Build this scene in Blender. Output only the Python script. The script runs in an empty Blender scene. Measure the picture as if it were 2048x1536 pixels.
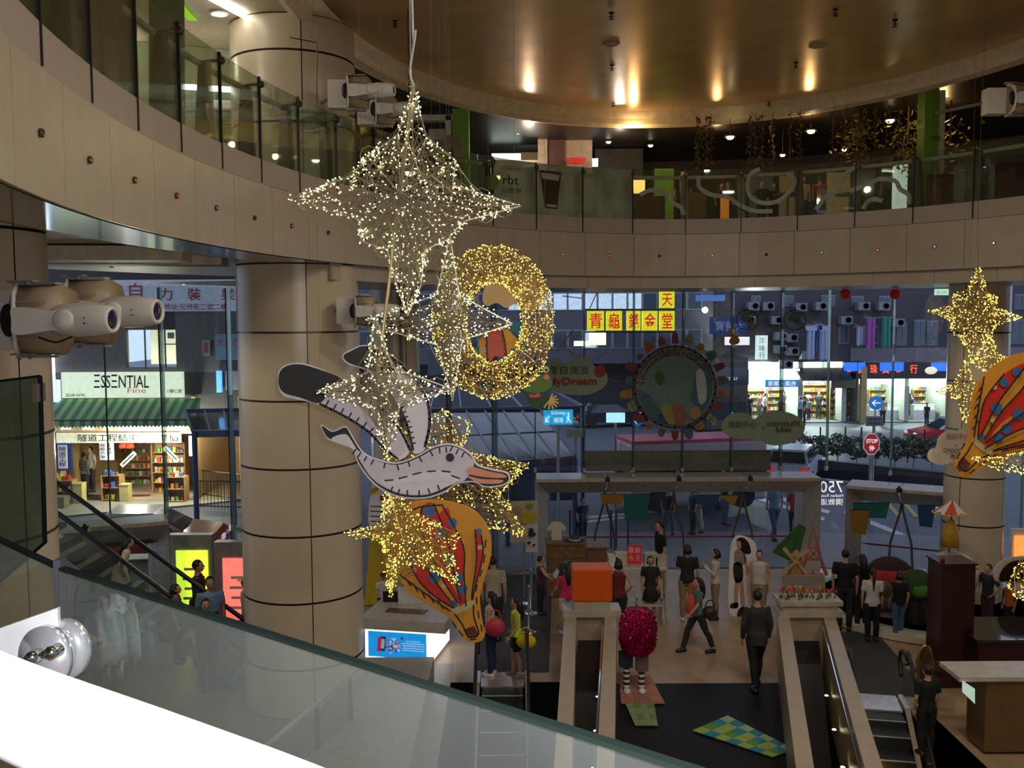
import bpy, bmesh, math, random
from math import pi, sin, cos, sqrt, atan2, radians
from mathutils import Vector, Matrix
random.seed(7)
SC = bpy.context.scene
COL = SC.collection
V = Vector
# ------------------------------------------------------------------ camera, world, lamps, exposure
PITCH, ROLL, FPX, EYE = .07248, -.00512, 1900.0, 7.0
cam_d = bpy.data.cameras.new('camera'); cam = bpy.data.objects.new('camera', cam_d); COL.objects.link(cam)
cam_d.sensor_width = 36; cam_d.lens = 36 * FPX / 2048; cam_d.clip_start = .05; cam_d.clip_end = 400
cam.matrix_world = Matrix.Translation((0, 0, EYE)) @ Matrix.Rotation(pi / 2 - PITCH, 4, 'X') @ Matrix.Rotation(ROLL, 4, 'Z')
SC.camera = cam
w = bpy.data.worlds.new('dusk_sky'); SC.world = w; w.use_nodes = True
nt = w.node_tree; bg = nt.nodes['Background']
tc = nt.nodes.new('ShaderNodeTexCoord'); sp = nt.nodes.new('ShaderNodeSeparateXYZ'); cr_ = nt.nodes.new('ShaderNodeValToRGB')
nt.links.new(tc.outputs['Generated'], sp.inputs[0]); nt.links.new(sp.outputs['Z'], cr_.inputs[0]); nt.links.new(cr_.outputs[0], bg.inputs[0])
cr_.color_ramp.elements[0].color = (.36, .40, .53, 1); cr_.color_ramp.elements[1].color = (.22, .26, .42, 1)
bg.inputs[1].default_value = 2.8
vs = SC.view_settings; vs.view_transform = 'Standard'; vs.look = 'None'; vs.gamma = 1; vs.exposure = 0; vs.use_curve_mapping = False
SC.cycles.transparent_max_bounces = 28; SC.cycles.max_bounces = 6; SC.cycles.glossy_bounces = 3; SC.cycles.diffuse_bounces = 3
SC.cycles.transmission_bounces = 4; SC.cycles.sample_clamp_indirect = 3; SC.cycles.caustics_reflective = False; SC.cycles.caustics_refractive = False

def lamp(name, loc, power, color=(1, .86, .66), kind='POINT', size=.12, target=None, spot=None, blend=.6):
    d = bpy.data.lights.new(name, kind); d.energy = power; d.color = color
    if kind == 'AREA': d.size = size; d.shape = 'DISK'
    else: d.shadow_soft_size = size
    if kind == 'SPOT': d.spot_size = radians(spot or 100); d.spot_blend = blend
    o = bpy.data.objects.new(name, d); COL.objects.link(o); o.location = loc
    if target is not None: o.rotation_euler = (V(target) - V(loc)).to_track_quat('-Z', 'Y').to_euler()
    return o
WARM = (1, .86, .68)
for x, y, p in ((1.5, 1.5, 60), (6.5, 2.5, 150), (.8, 6.5, 60), (4, 8, 140), (7.5, 8, 160), (3.2, 12.2, 150)):
    lamp('atrium_fill', (x, y, 11.9), p, WARM, 'AREA', .5, (x, y, 0))  # area lamps out of view, added as general fill for the atrium
for x, y in ((-6.0, 15.0), (-8.8, 14.5), (-6.6, 19)):
    lamp('soffit_downlight', (x, y, 7.8), 120, WARM, 'SPOT', .1, (x, y, 0), 130)
for x, y in ((2.5, 22.4), (7.2, 22.2), (10.2, 20.2), (-8.6, 16.6)):
    lamp('door_fill', (x, y, 7.5), 75, WARM, 'SPOT', .1, (x, y, 0), 130)  # spots added to brighten the steel portals and the right column
for x, y in ((-7.5, 13), (-7.2, 17.5), (-6.5, 22), (-9, 9)):
    lamp('gallery_downlight', (x, y, 11.8), 110, (1, .88, .68), 'POINT', .1)
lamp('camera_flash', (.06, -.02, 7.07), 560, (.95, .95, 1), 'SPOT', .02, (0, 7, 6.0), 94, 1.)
lamp('handrail_fill', (-.9, -.5, 8.6), 260, (.95, .96, 1), 'SPOT', .08, (-.32, .5, 6.75), 64, .5)  # extra spot added to push the near handrail to white

# ------------------------------------------------------------------ camera maths: pixel -> point of the place
_cp, _sp, _cr, _sr = cos(PITCH), sin(PITCH), cos(ROLL), sin(ROLL)
def ray(px, py):
    a, b = px - 1024, py - 768
    x = _cr * a + _sr * b; y = -_sr * a + _cr * b
    return V((x, FPX * _cp - y * _sp, -FPX * _sp - y * _cp))
def P(px, py, Y):
    v = ray(px, py); return v * (Y / v.y) + V((0, 0, EYE))
def PZ(px, py, z=0.):
    v = ray(px, py); return v * ((z - EYE) / v.z) + V((0, 0, EYE))

# ------------------------------------------------------------------ materials
def lin(c):
    if isinstance(c, str):
        c = [int(c[i:i + 2], 16) / 255 for i in (0, 2, 4)]
        c = [x / 12.92 if x <= .04045 else ((x + .055) / 1.055) ** 2.4 for x in c]
    return tuple(c)[:3]
MATS = {}
def mat(name, color, rough=.6, metal=0., var=.12, scale=6., emit=0., bump=0., spec=.5, led=False):
    if name in MATS: return MATS[name]
    c = lin(color)
    m = bpy.data.materials.new(name); m.use_nodes = True; n = m.node_tree; N = n.nodes; L = n.links
    b = N['Principled BSDF']; b.inputs['Roughness'].default_value = rough; b.inputs['Metallic'].default_value = metal
    b.inputs['Specular IOR Level'].default_value = spec
    t = N.new('ShaderNodeTexCoord'); no = N.new('ShaderNodeTexNoise'); no.inputs['Scale'].default_value = scale; no.inputs['Detail'].default_value = 3
    L.new(t.outputs['Object'], no.inputs['Vector'])
    r = N.new('ShaderNodeValToRGB'); r.color_ramp.elements[0].position = .3; r.color_ramp.elements[1].position = .7
    r.color_ramp.elements[0].color = tuple(x * (1 - var) for x in c) + (1,); r.color_ramp.elements[1].color = tuple(min(1, x * (1 + var)) for x in c) + (1,)
    L.new(no.outputs['Fac'], r.inputs[0]); L.new(r.outputs[0], b.inputs['Base Color'])
    if emit:
        L.new(r.outputs[0], b.inputs['Emission Color']); b.inputs['Emission Strength'].default_value = emit
    if led: m.cycles.emission_sampling = 'NONE'
    if bump:
        bu = N.new('ShaderNodeBump'); bu.inputs['Strength'].default_value = bump; bu.inputs['Distance'].default_value = .02
        L.new(no.outputs['Fac'], bu.inputs['Height']); L.new(bu.outputs[0], b.inputs['Normal'])
    MATS[name] = m; return m
def stripes(name, c1, c2, axis=0, scale=4., rough=.6, metal=0., width=.5, soft=.02, coord='Object'):
    if name in MATS: return MATS[name]
    m = bpy.data.materials.new(name); m.use_nodes = True; n = m.node_tree; N = n.nodes; L = n.links
    b = N['Principled BSDF']; b.inputs['Roughness'].default_value = rough; b.inputs['Metallic'].default_value = metal
    t = N.new('ShaderNodeTexCoord'); s = N.new('ShaderNodeSeparateXYZ'); L.new(t.outputs[coord], s.inputs[0])
    mu = N.new('ShaderNodeMath'); mu.operation = 'MULTIPLY'; mu.inputs[1].default_value = scale; L.new(s.outputs[axis], mu.inputs[0])
    fr = N.new('ShaderNodeMath'); fr.operation = 'FRACT'; L.new(mu.outputs[0], fr.inputs[0])
    r = N.new('ShaderNodeValToRGB'); e = r.color_ramp.elements; e[0].position = width - soft; e[1].position = width + soft
    e[0].color = lin(c1) + (1,); e[1].color = lin(c2) + (1,); L.new(fr.outputs[0], r.inputs[0]); L.new(r.outputs[0], b.inputs['Base Color'])
    MATS[name] = m; return m
def glass(name, tint, refl=.08, haze=0., hazecol=(.5, .55, .5), rough=.02):
    if name in MATS: return MATS[name]
    m = bpy.data.materials.new(name); m.use_nodes = True; n = m.node_tree; N = n.nodes; L = n.links
    N.remove(N['Principled BSDF']); out = N['Material Output']
    tr = N.new('ShaderNodeBsdfTransparent'); tr.inputs[0].default_value = lin(tint) + (1,)
    gl = N.new('ShaderNodeBsdfGlossy'); gl.inputs['Roughness'].default_value = rough; gl.inputs[0].default_value = (.9, 1, .95, 1)
    lw = N.new('ShaderNodeLayerWeight'); lw.inputs[0].default_value = .25
    ma = N.new('ShaderNodeMath'); ma.operation = 'MULTIPLY_ADD'; ma.inputs[1].default_value = .5; ma.inputs[2].default_value = refl
    L.new(lw.outputs['Fresnel'], ma.inputs[0]); mx = N.new('ShaderNodeMixShader')
    L.new(ma.outputs[0], mx.inputs[0]); L.new(tr.outputs[0], mx.inputs[1]); L.new(gl.outputs[0], mx.inputs[2]); last = mx
    if haze:
        no = N.new('ShaderNodeTexNoise'); no.inputs['Scale'].default_value = 1.5
        m2 = N.new('ShaderNodeMath'); m2.operation = 'MULTIPLY'; m2.inputs[1].default_value = haze * 2; L.new(no.outputs['Fac'], m2.inputs[0])
        di = N.new('ShaderNodeBsdfDiffuse'); di.inputs[0].default_value = lin(hazecol) + (1,); m3 = N.new('ShaderNodeMixShader')
        L.new(m2.outputs[0], m3.inputs[0]); L.new(mx.outputs[0], m3.inputs[1]); L.new(di.outputs[0], m3.inputs[2]); last = m3
    L.new(last.outputs[0], out.inputs[0]); MATS[name] = m; return m

BEIGE = mat('beige_aluminium_panel', (.54, .47, .37), .35, .0, .05, 3)
BEIGE2 = mat('beige_upstand_panel', (.48, .41, .36), .5, 0, .05, 3)
COLM = mat('cream_column_panel', (.66, .56, .41), .28, 0, .04, 2)
DARK = mat('dark_joint', (.05, .045, .04), .6)
BLACK = mat('black_paint', (.012, .012, .014), .4)
BRONZE = mat('dark_bronze_metal', (.12, .095, .07), .35, .7)
STEEL = mat('brushed_stainless_steel', (.70, .64, .56), .3, .7, .15, 9)
CHROME = mat('polished_steel', (.8, .82, .85), .12, 1., .05)
WHITE = mat('white_paint', (.8, .8, .78), .4)
GREY = mat('grey_paint', (.35, .35, .35), .5)
CREAM = mat('cream_paint', (.68, .62, .5), .5)
WOOD = mat('brown_wood', (.28, .16, .08), .5, 0, .3, 14)
GREEN = mat('green_pillar_paint', (.16, .36, .03), .45)
GOLDWIRE = mat('gold_wire', (.50, .36, .16), .35, .6)
SILVERWIRE = mat('champagne_wire', (.36, .31, .22), .35, .5)
LEDW = mat('warm_white_bulb', (1, .88, .42), emit=5, led=True)
LEDG = mat('golden_bulb', (1, .74, .14), emit=3.6, led=True)

# ------------------------------------------------------------------ mesh helper
class MB:
    def __init__(s): s.v = []; s.f = []; s.m = []
    def add(s, vs, fs, mi=0):
        o = len(s.v); s.v += [V(v) for v in vs]; s.f += [tuple(i + o for i in f) for f in fs]; s.m += [mi] * len(fs); return s
    def box(s, c, d, rz=0, mi=0, mtx=None):
        c = V(c); h = V(d) / 2; vs = []
        R = mtx if mtx is not None else Matrix.Rotation(rz, 3, 'Z')
        for z in (-1, 1):
            for y in (-1, 1):
                for x in (-1, 1): vs.append(c + R @ V((x * h.x, y * h.y, z * h.z)))
        return s.add(vs, [(0, 2, 3, 1), (4, 5, 7, 6), (0, 1, 5, 4), (2, 6, 7, 3), (0, 4, 6, 2), (1, 3, 7, 5)], mi)
    def tube(s, pts, r, n=6, mi=0, close=False, caps=True, up=None, flat=1.):
        pts = [V(p) for p in pts]; k = len(pts); rs = r if isinstance(r, (list, tuple)) else [r] * k; vs = []
        prev = None
        for i, p in enumerate(pts):
            a = pts[(i - 1) % k] if (i or close) else p; b = pts[(i + 1) % k] if (i < k - 1 or close) else p
            t = (b - a); t = t.normalized() if t.length > 1e-9 else V((0, 0, 1))
            if prev is None:
                q = up if up is not None else (V((0, 0, 1)) if abs(t.z) < .9 else V((1, 0, 0)))
                nrm = (V(q) - t * t.dot(V(q))).normalized()
            else:
                nrm = prev - t * t.dot(prev); nrm = nrm.normalized() if nrm.length > 1e-6 else t.orthogonal().normalized()
            prev = nrm; bn = t.cross(nrm)
            for j in range(n):
                an = 2 * pi * j / n + pi / n; vs.append(p + nrm * (cos(an) * rs[i]) + bn * (sin(an) * rs[i] * flat))
        fs = []
        for i in range(k if close else k - 1):
            for j in range(n):
                a = i * n + j; b = i * n + (j + 1) % n; c = ((i + 1) % k) * n + (j + 1) % n; d = ((i + 1) % k) * n + j; fs.append((a, b, c, d))
        if not close and caps: fs += [tuple(range(n))[::-1], tuple(range((k - 1) * n, k * n))]
        return s.add(vs, fs, mi)
    def lathe(s, prof, c=(0, 0, 0), n=16, mi=0, axis=None, sx=1., sy=1.):
        c = V(c); R = axis.to_track_quat('Z', 'Y').to_matrix() if axis is not None else Matrix.Identity(3); vs = []; fs = []
        for r, z in prof:
            for j in range(n): vs.append(c + R @ V((cos(2 * pi * j / n) * r * sx, sin(2 * pi * j / n) * r * sy, z)))
        for i in range(len(prof) - 1):
            for j in range(n): fs.append((i * n + j, i * n + (j + 1) % n, (i + 1) * n + (j + 1) % n, (i + 1) * n + j))
        fs += [tuple(range(n))[::-1], tuple(range((len(prof) - 1) * n, len(prof) * n))]
        return s.add(vs, fs, mi)
    def ball(s, c, r, n=8, mi=0, rot=None):
        c = V(c); r = V(r) if not isinstance(r, (int, float)) else V((r, r, r)); R = rot or Matrix.Identity(3); vs = []; fs = []; k = max(3, n // 2)
        vs.append(c + R @ V((0, 0, -r.z)))
        for i in range(1, k):
            a = -pi / 2 + pi * i / k
            for j in range(n): vs.append(c + R @ V((cos(a) * cos(2 * pi * j / n) * r.x, cos(a) * sin(2 * pi * j / n) * r.y, sin(a) * r.z)))
        vs.append(c + R @ V((0, 0, r.z)))
        for j in range(n): fs.append((0, 1 + (j + 1) % n, 1 + j))
        for i in range(k - 2):
            for j in range(n): a = 1 + i * n; fs.append((a + j, a + (j + 1) % n, a + n + (j + 1) % n, a + n + j))
        a = 1 + (k - 2) * n
        for j in range(n): fs.append((a + j, a + (j + 1) % n, len(vs) - 1))
        return s.add(vs, fs, mi)
    def prism(s, poly, d, mi=0):      # poly: 3D ring, d: offset vector
        poly = [V(p) for p in poly]; n = len(poly); d = V(d)
        vs = poly + [p + d for p in poly]
        return s.add(vs, [tuple(range(n)), tuple(range(2 * n - 1, n - 1, -1))] + [(i, i + n, (i + 1) % n + n, (i + 1) % n) for i in range(n)], mi)
    def quad(s, a, b, c, d, mi=0): return s.add([a, b, c, d], [(0, 1, 2, 3)], mi)
    def build(s, name, mats, parent=None, smooth=False, loc=None, **kw):
        me = bpy.data.meshes.new(name)
        o0 = V((0, 0, 0))
        if parent is not None: o0 = V(parent['_o']) if '_o' in parent else V((0, 0, 0))
        elif s.v:
            mn = [min(v[i] for v in s.v) for i in range(3)]; mxx = [max(v[i] for v in s.v) for i in range(3)]
            o0 = V(((mn[0] + mxx[0]) / 2, (mn[1] + mxx[1]) / 2, mn[2]))
        me.from_pydata([v - o0 for v in s.v], [], s.f)
        for m in (mats if isinstance(mats, (list, tuple)) else [mats]): me.materials.append(m)
        if any(s.m): me.polygons.foreach_set('material_index', s.m)
        if smooth: me.polygons.foreach_set('use_smooth', [True] * len(s.f))
        bm = bmesh.new(); bm.from_mesh(me); bmesh.ops.recalc_face_normals(bm, faces=bm.faces); bm.to_mesh(me); bm.free()
        o = bpy.data.objects.new(name, me); COL.objects.link(o)
        if parent is not None: o.parent = parent; o['_o'] = o0[:]
        else: o.location = o0; o['_o'] = o0[:]
        setp(o, **kw); return o
def setp(o, label=None, cat=None, group=None, kind=None):
    if label: o['label'] = label
    if cat: o['category'] = cat
    if group: o['group'] = group
    if kind: o['kind'] = kind
    return o
def thing(name, loc, label, cat, group=None):
    o = bpy.data.objects.new(name, None); COL.objects.link(o); o.location = loc; o.empty_display_size = .2; o['_o'] = V(loc)[:]
    return setp(o, label, cat, group)
def struct_root(name, loc=(0, 0, 0)):
    o = bpy.data.objects.new(name, None); COL.objects.link(o); o.location = loc; o['_o'] = V(loc)[:]; o['kind'] = 'structure'; return o
def place_copy(src, loc, rz=0, scale=1., **kw):
    r = src.copy(); COL.objects.link(r); r.location = loc; r.rotation_euler = (0, 0, rz); r.scale = (scale,) * 3; setp(r, **kw)
    for ch in src.children:
        c = ch.copy(); COL.objects.link(c); c.parent = r
        for g in ch.children:
            d = g.copy(); COL.objects.link(d); d.parent = c
    return r
def smoothpts(pts, k=4, close=True):
    n = len(pts); out = []
    for i in range(n if close else n - 1):
        g = lambda j: V(pts[j % n]) if close else V(pts[max(0, min(n - 1, j))])
        a, b, c, d = g(i - 1), g(i), g(i + 1), g(i + 2)
        for t in range(k):
            u = t / k; out.append(.5 * ((2 * b) + (c - a) * u + (2 * a - 5 * b + 4 * c - d) * u * u + (3 * b - a - 3 * c + d) * u ** 3))
    if not close: out.append(V(pts[-1]))
    return out
# ------------------------------------------------------------------ lettering (fitted into a box after one evaluation at the end)
TEXTQ = []
def text(s, a, b, c, material, parent=None, name='lettering', depth=.01, bold=0., **kw):
    """a = top-left, b = top-right, c = bottom-left corner (world); fitted into that box"""
    cu = bpy.data.curves.new(name, 'FONT'); cu.body = s; cu.size = 1; cu.extrude = 0; cu.offset = bold; cu.resolution_u = 2
    o = bpy.data.objects.new(name, cu); COL.objects.link(o); TEXTQ.append((o, V(a), V(b), V(c), material, parent, depth)); setp(o, **kw)
    if parent is not None: o.parent = parent
    return o
def finish_text():
    bpy.context.view_layer.update(); dg = bpy.context.evaluated_depsgraph_get()
    for o, a, b, c, material, parent, depth in TEXTQ:
        me = bpy.data.meshes.new_from_object(o.evaluated_get(dg)); name = o.name
        x = (b - a); y = (a - c); nrm = x.cross(y).normalized(); n = len(me.vertices)
        if not n: continue
        co = [v.co.copy() for v in me.vertices]; x0 = min(v.x for v in co); x1 = max(v.x for v in co); y0 = min(v.y for v in co); y1 = max(v.y for v in co)
        o0 = V(parent['_o']) if parent is not None else c
        base = [c + x * ((v.x - x0) / (x1 - x0 + 1e-9)) + y * ((v.y - y0) / (y1 - y0 + 1e-9)) - o0 for v in co]
        vs = [p + nrm * depth for p in base]
        m2 = bpy.data.meshes.new(name); m2.from_pydata(vs, [], [tuple(p.vertices) for p in me.polygons]); m2.materials.append(material)
        n2 = bpy.data.objects.new('tmp', m2); COL.objects.link(n2)
        for k in o.keys():
            if k in ('label', 'category', 'group', 'kind'): n2[k] = o[k]
        if parent is not None: n2.parent = parent
        else: n2.location = o0
        bpy.data.objects.remove(o); n2.name = name
# ================================================================== STRUCTURE
ECX, ECY, ERX, ERY = 3.957, 10.552, 7.8, 12.137
ZB, ZT, ZG, ZR = 7.9, 8.889, 9.238, 10.38
_N = 8000; _s = [0.]; _th = [-pi / 2 + 2 * pi * i / _N for i in range(_N + 1)]
for i in range(_N):
    a, b = _th[i], _th[i + 1]; _s.append(_s[-1] + math.hypot(ERX * (cos(b) - cos(a)), ERY * (sin(b) - sin(a))))
LEN = _s[-1]
import bisect
def Epar(s):
    s %= LEN; i = max(0, min(_N - 1, bisect.bisect(_s, s) - 1)); return _th[i] + (_th[i + 1] - _th[i]) * (s - _s[i]) / (_s[i + 1] - _s[i])
def E(s, off=0., z=0.):
    t = Epar(s); n = V((cos(t) * ERY, sin(t) * ERX, 0)).normalized()
    return V((ECX + ERX * cos(t), ECY + ERY * sin(t), 0)) + n * off + V((0, 0, z))
def Epanel(mb, s0, s1, o0, o1, z0, z1, k=3, mi=0):
    """curved slab following the atrium edge"""
    vs = []
    for i in range(k + 1):
        s = s0 + (s1 - s0) * i / k
        for o, z in ((o0, z0), (o1, z0), (o1, z1), (o0, z1)): vs.append(E(s, o, z))
    fs = [(0, 1, 2, 3), (4 * k + 3, 4 * k + 2, 4 * k + 1, 4 * k)]
    for i in range(k):
        for j in range(4): fs.append((4 * i + j, 4 * i + (j + 1) % 4, 4 * i + 4 + (j + 1) % 4, 4 * i + 4 + j))
    mb.add(vs, fs, mi)
FUNNY = {'o': (1, .12, .01), 'r': (1, .02, .02), 'b': (.05, .12, 1), 'g': (.02, .35, .2), 'p': (.9, .1, .9), 'w': (1, .75, .4), 'd': (.10, .06, .08)}
fasc = struct_root('trim_1', E(33, 0, ZB))
JS = [50.27 - 1.25 * k for k in range(-5, 27)]
CODE = {-4: 'd', -3: 'd', -2: 'd', -1: 'd', 0: 'g', 1: 'o', 2: 'r', 3: 'b', 4: 'd', 5: 'r', 6: 'd', 7: 'd', 8: 'r', 9: 'b', 10: 'r', 11: 'r', 12: 'o', 13: 'r', 14: 'd', 15: 'o', 16: 'd', 17: 'g', 18: 'o', 19: 'p', 20: 'w'}
for k, s in zip(range(-5, 27), JS):
    m = MB(); Epanel(m, s + .006, s + 1.244, -.02, .03, ZB, ZT - .006); pn = m.build('panel', BEIGE, fasc)
    c = E(s + .625, -.03, (ZB + ZT) / 2 - .02); n = (E(s + .625, 1) - E(s + .625, 0)).normalized()
    m = MB(); m.lathe([(.034, -.005), (.034, .02), (.026, .024), (.024, .01)], c, 14, axis=-n); rim = m.build('light_ring', BRONZE, pn, True)
    code = CODE.get(k - 1, 'd'); m = MB(); m.ball(c - n * .004, (.022, .022, .016), 8, rot=n.to_track_quat('Z', 'Y').to_matrix())
    m.build('light', mat('fascia_lamp_' + code, FUNNY[code], .3, emit=2.6 if code != 'd' else 0, led=True), pn, True)
m = MB(); Epanel(m, 12, 58, .03, .30, ZB + .02, ZT - .02, 90); Epanel(m, 12, 58, .022, .03, ZB + .01, ZG - .01, 90); m.build('backing', DARK, fasc)
ups = struct_root('trim_2', E(33, 0, ZT))
GS = [50.72 - 1.28 * k for k in range(-5, 27)]
for s in GS:
    m = MB(); Epanel(m, s + .006, s + 1.274, -.005, .05, ZT + .004, ZG, 3); m.build('panel', BEIGE2, ups)
# gallery slab and soffits
def ering(mb, o0, o1, z, s0=10, s1=60, k=100, mi=0):
    for i in range(k):
        a = s0 + (s1 - s0) * i / k; b = s0 + (s1 - s0) * (i + 1) / k
        mb.add([E(a, o0, z), E(b, o0, z), E(b, o1, z), E(a, o1, z)], [(0, 1, 2, 3)], mi)
slab = MB(); ering(slab, .05, 9.5, ZG - .02); fl = slab.build('floor_gallery', mat('gallery_floor_tile', (.30, .25, .2), .25), kind='structure')
RIBM = stripes('ribbed_soffit', (.46, .42, .33), (.30, .27, .21), 1, 2.2, .35, 0, .85, .05)
so = MB(); ering(so, 0.02, .9, ZB - .01, mi=0); sob = so.build('ceiling_soffit_edge', mat('glossy_soffit_edge', (.42, .40, .34), .12, .85, .1), kind='structure')
so = MB(); ering(so, .9, 9.5, 8.12); ering(so, .9, .92, ZB - .01)
for i in range(100):
    a = 10 + i * .5; so.add([E(a, .9, 7.89), E(a + .5, .9, 7.89), E(a + .5, .9, 8.12), E(a, .9, 8.12)], [(0, 1, 2, 3)])
so.build('ceiling_soffit', RIBM, kind='structure')
# beams under the left soffit
for k_, (px, py, Y0) in enumerate(((95, 560, 15.2), (110, 533, 13.2))):
    m = MB(); m.box((-8.6, Y0 + 1.5, 8.02 - .04 * k_), (7.0, .7, .22), .12); m.build('ceiling_beam', CREAM, kind='structure')
# second lower ring above the glass wall, panelled
low = struct_root('trim_3', E(33, 1, 7.6))
for k in range(15):
    s = 22 + 1.32 * k
    m = MB(); Epanel(m, s + .006, s + 1.314, .10, .15, 7.62, 7.93, 3); m.build('panel', BEIGE, low)
m = MB(); ering(m, .14, 4.2, 7.635, 22, 41.7, 60); m.build('soffit_sheet', mat('beige_soffit', (.45, .38, .28), .3), low)
# ------------------------------------------------------------------ atrium ceiling
CX2, CY2, RX2, RY2 = 3.53, 15.3, 7.14, 10.2
def C2(t, k, z): return V((CX2 + RX2 * k * cos(t), CY2 + RY2 * k * sin(t), z))
m = MB(); n = 96
prof = [(1.0, 12.0), (1.0, 11.90), (.985, 11.88), (.965, 11.93), (.955, 12.05), (.935, 12.22)]
for i in range(n):
    a, b = 2 * pi * i / n, 2 * pi * (i + 1) / n
    for (k0, z0), (k1, z1) in zip(prof, prof[1:]): m.add([C2(a, k0, z0), C2(b, k0, z0), C2(b, k1, z1), C2(a, k1, z1)], [(0, 1, 2, 3)])
m.build('ceiling_rim', mat('cream_ceiling_rim', (.86, .75, .56), .4), smooth=True, kind='structure')
m = MB()
for i in range(n):
    a, b = 2 * pi * i / n, 2 * pi * (i + 1) / n
    m.add([C2(a, .935, 12.22), C2(b, .935, 12.22), C2(b, 0, 12.28)], [(0, 1, 2)])
m.build('ceiling_dome', mat('gold_lacquered_ceiling', (.86, .62, .34), .26, .36, .1, 1.2), smooth=True, kind='structure')
m = MB()   # flat gallery ceiling outside the rim
for i in range(n):
    a, b = 2 * pi * i / n, 2 * pi * (i + 1) / n
    m.add([C2(a, 1, 12.0), C2(b, 1, 12.0), C2(b, 2.6, 12.04), C2(a, 2.6, 12.04)], [(0, 1, 2, 3)])
m.build('ceiling', mat('cream_gallery_ceiling', (.62, .53, .38), .45), kind='structure')
# sprinklers, roses and detectors on the ceiling
def on_ceiling(px, py, z=12.24): return PZ(px, py, z)
for i, (px, py) in enumerate(((1223, 25), (1224, 130), (1227, 205), (1790, 40), (1592, 125), (790, 40), (586, 60), (1810, 158), (1671, 18), (1538, 202))):
    c = on_ceiling(px, py); m = MB(); m.lathe([(.05, 0), (.05, -.02), (.015, -.03), (.015, -.10), (.05, -.11), (.05, -.12)], c, 8)
    m.box(c + V((0, 0, -.07)), (.12, .012, .012)); m.build('sprinkler', BLACK, label='small black sprinkler head on the gold ceiling, ' + ('top middle', 'middle, below the speaker grille', 'middle, nearest the ceiling rim', 'top right', 'right of centre', 'left of the white cable', 'far left', 'right, nearest the rim', 'top, between middle and right', 'near the rim right of the reflections')[i], cat='sprinkler')
for i, (px, py, lab) in enumerate(((1222, 88, 'round pale speaker grille on the ceiling, middle one'), (848, 103, 'round pale speaker grille on the ceiling beside the cable'), (1635, 92, 'round pale speaker grille on the ceiling, right one'))):
    c = on_ceiling(px, py); m = MB(); m.lathe([(.17, .01), (.17, -.015), (.13, -.02), (.12, -.01), (.04, -.012), (.03, -.03), (.0, -.03)], c, 20); m.build('ceiling_speaker', mat('pale_grille', (.5, .42, .3), .5), label=lab, cat='speaker')
# downlights in the flat gallery ceiling and long tube
LAMPM = mat('lit_lamp_lens', (1, .96, .86), emit=9, led=True)
LAMPY = mat('lit_lamp_lens_warm', (1, .80, .42), emit=9, led=True)
def downlight(c, r, label, group=None, material=None):
    t = thing('downlight', c, label, 'ceiling lamp', group)
    m = MB(); m.lathe([(r * 1.2, .0), (r * 1.2, -.02), (r, -.02), (r, 0)], c, 18); m.build('trim_ring', WHITE, t, True)
    m = MB(); m.lathe([(r, -.006), (r * .6, -.022), (.0, -.03)], c, 18); m.build('lens', material or LAMPM, t)
    return t
downlight(PZ(438, 27, 11.98), .13, 'round lit downlight nearest the long light strip, top left')
downlight(PZ(403, 110, 11.98), .12, 'round lit downlight above the upper glass railing, second from the top')
downlight(PZ(404, 169, 11.98), .12, 'round lit downlight seen through the upper glass railing')
a, b = PZ(405, -14, 11.97), PZ(531, 54, 11.97); m = MB(); d = (b - a).normalized(); nn = V((-d.y, d.x, 0)) * .05
m.prism([a - nn, b - nn, b + nn, a + nn], (0, 0, -.03)); m.build('light_strip', LAMPM, label='long straight white light strip in the upper left ceiling', cat='light strip')
a, b = P(362, 173, 17.2), P(474, 180, 17.2); m = MB(); m.tube([a, b], .05, 6); m.build('light_tube', LAMPM, label='white fluorescent tube behind the upper glass railing', cat='light strip')
for px, py, lab in ((155, 527, 'oval lit downlight in the lower left soffit'), (368, 566, 'small lit downlight in the soffit by the red lettered sign')):
    c = P(px, py, 0) if False else PZ(px, py, 8.1) if py < 540 else PZ(px, py, 8.1)
    if c.y > 22: c = P(px, py, 19.0)
    downlight(c, .13, lab)
for i, (px, py) in enumerate(((222, 516), (236, 505), (325, 511))):
    c = PZ(px, py, 8.1) ; 
    m = MB(); m.lathe([(.06, .0), (.06, -.02), (.015, -.03), (.015, -.16), (.05, -.17), (.05, -.18)], c, 8); m.box(c + V((0, 0, -.12)), (.16, .014, .014)); m.build('sprinkler', BLACK, label='black sprinkler hanging from the lower left soffit, %s of three' % ('leftmost', 'middle one', 'rightmost')[i], cat='sprinkler')
# green painted patch on the upper ceiling
a = [PZ(300, 0, 11.97), PZ(352, -4, 11.97), PZ(395, 40, 11.97), PZ(375, 38, 11.97), PZ(372, 33, 11.97), PZ(345, 33, 11.97)]
m = MB(); m.prism(a, (0, 0, -.02)); m.build('ceiling_sign', mat('lime_green_lit_sign', (.25, .62, .0), emit=.6), label='lime green angular sign on the upper left ceiling', cat='sign')

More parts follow.
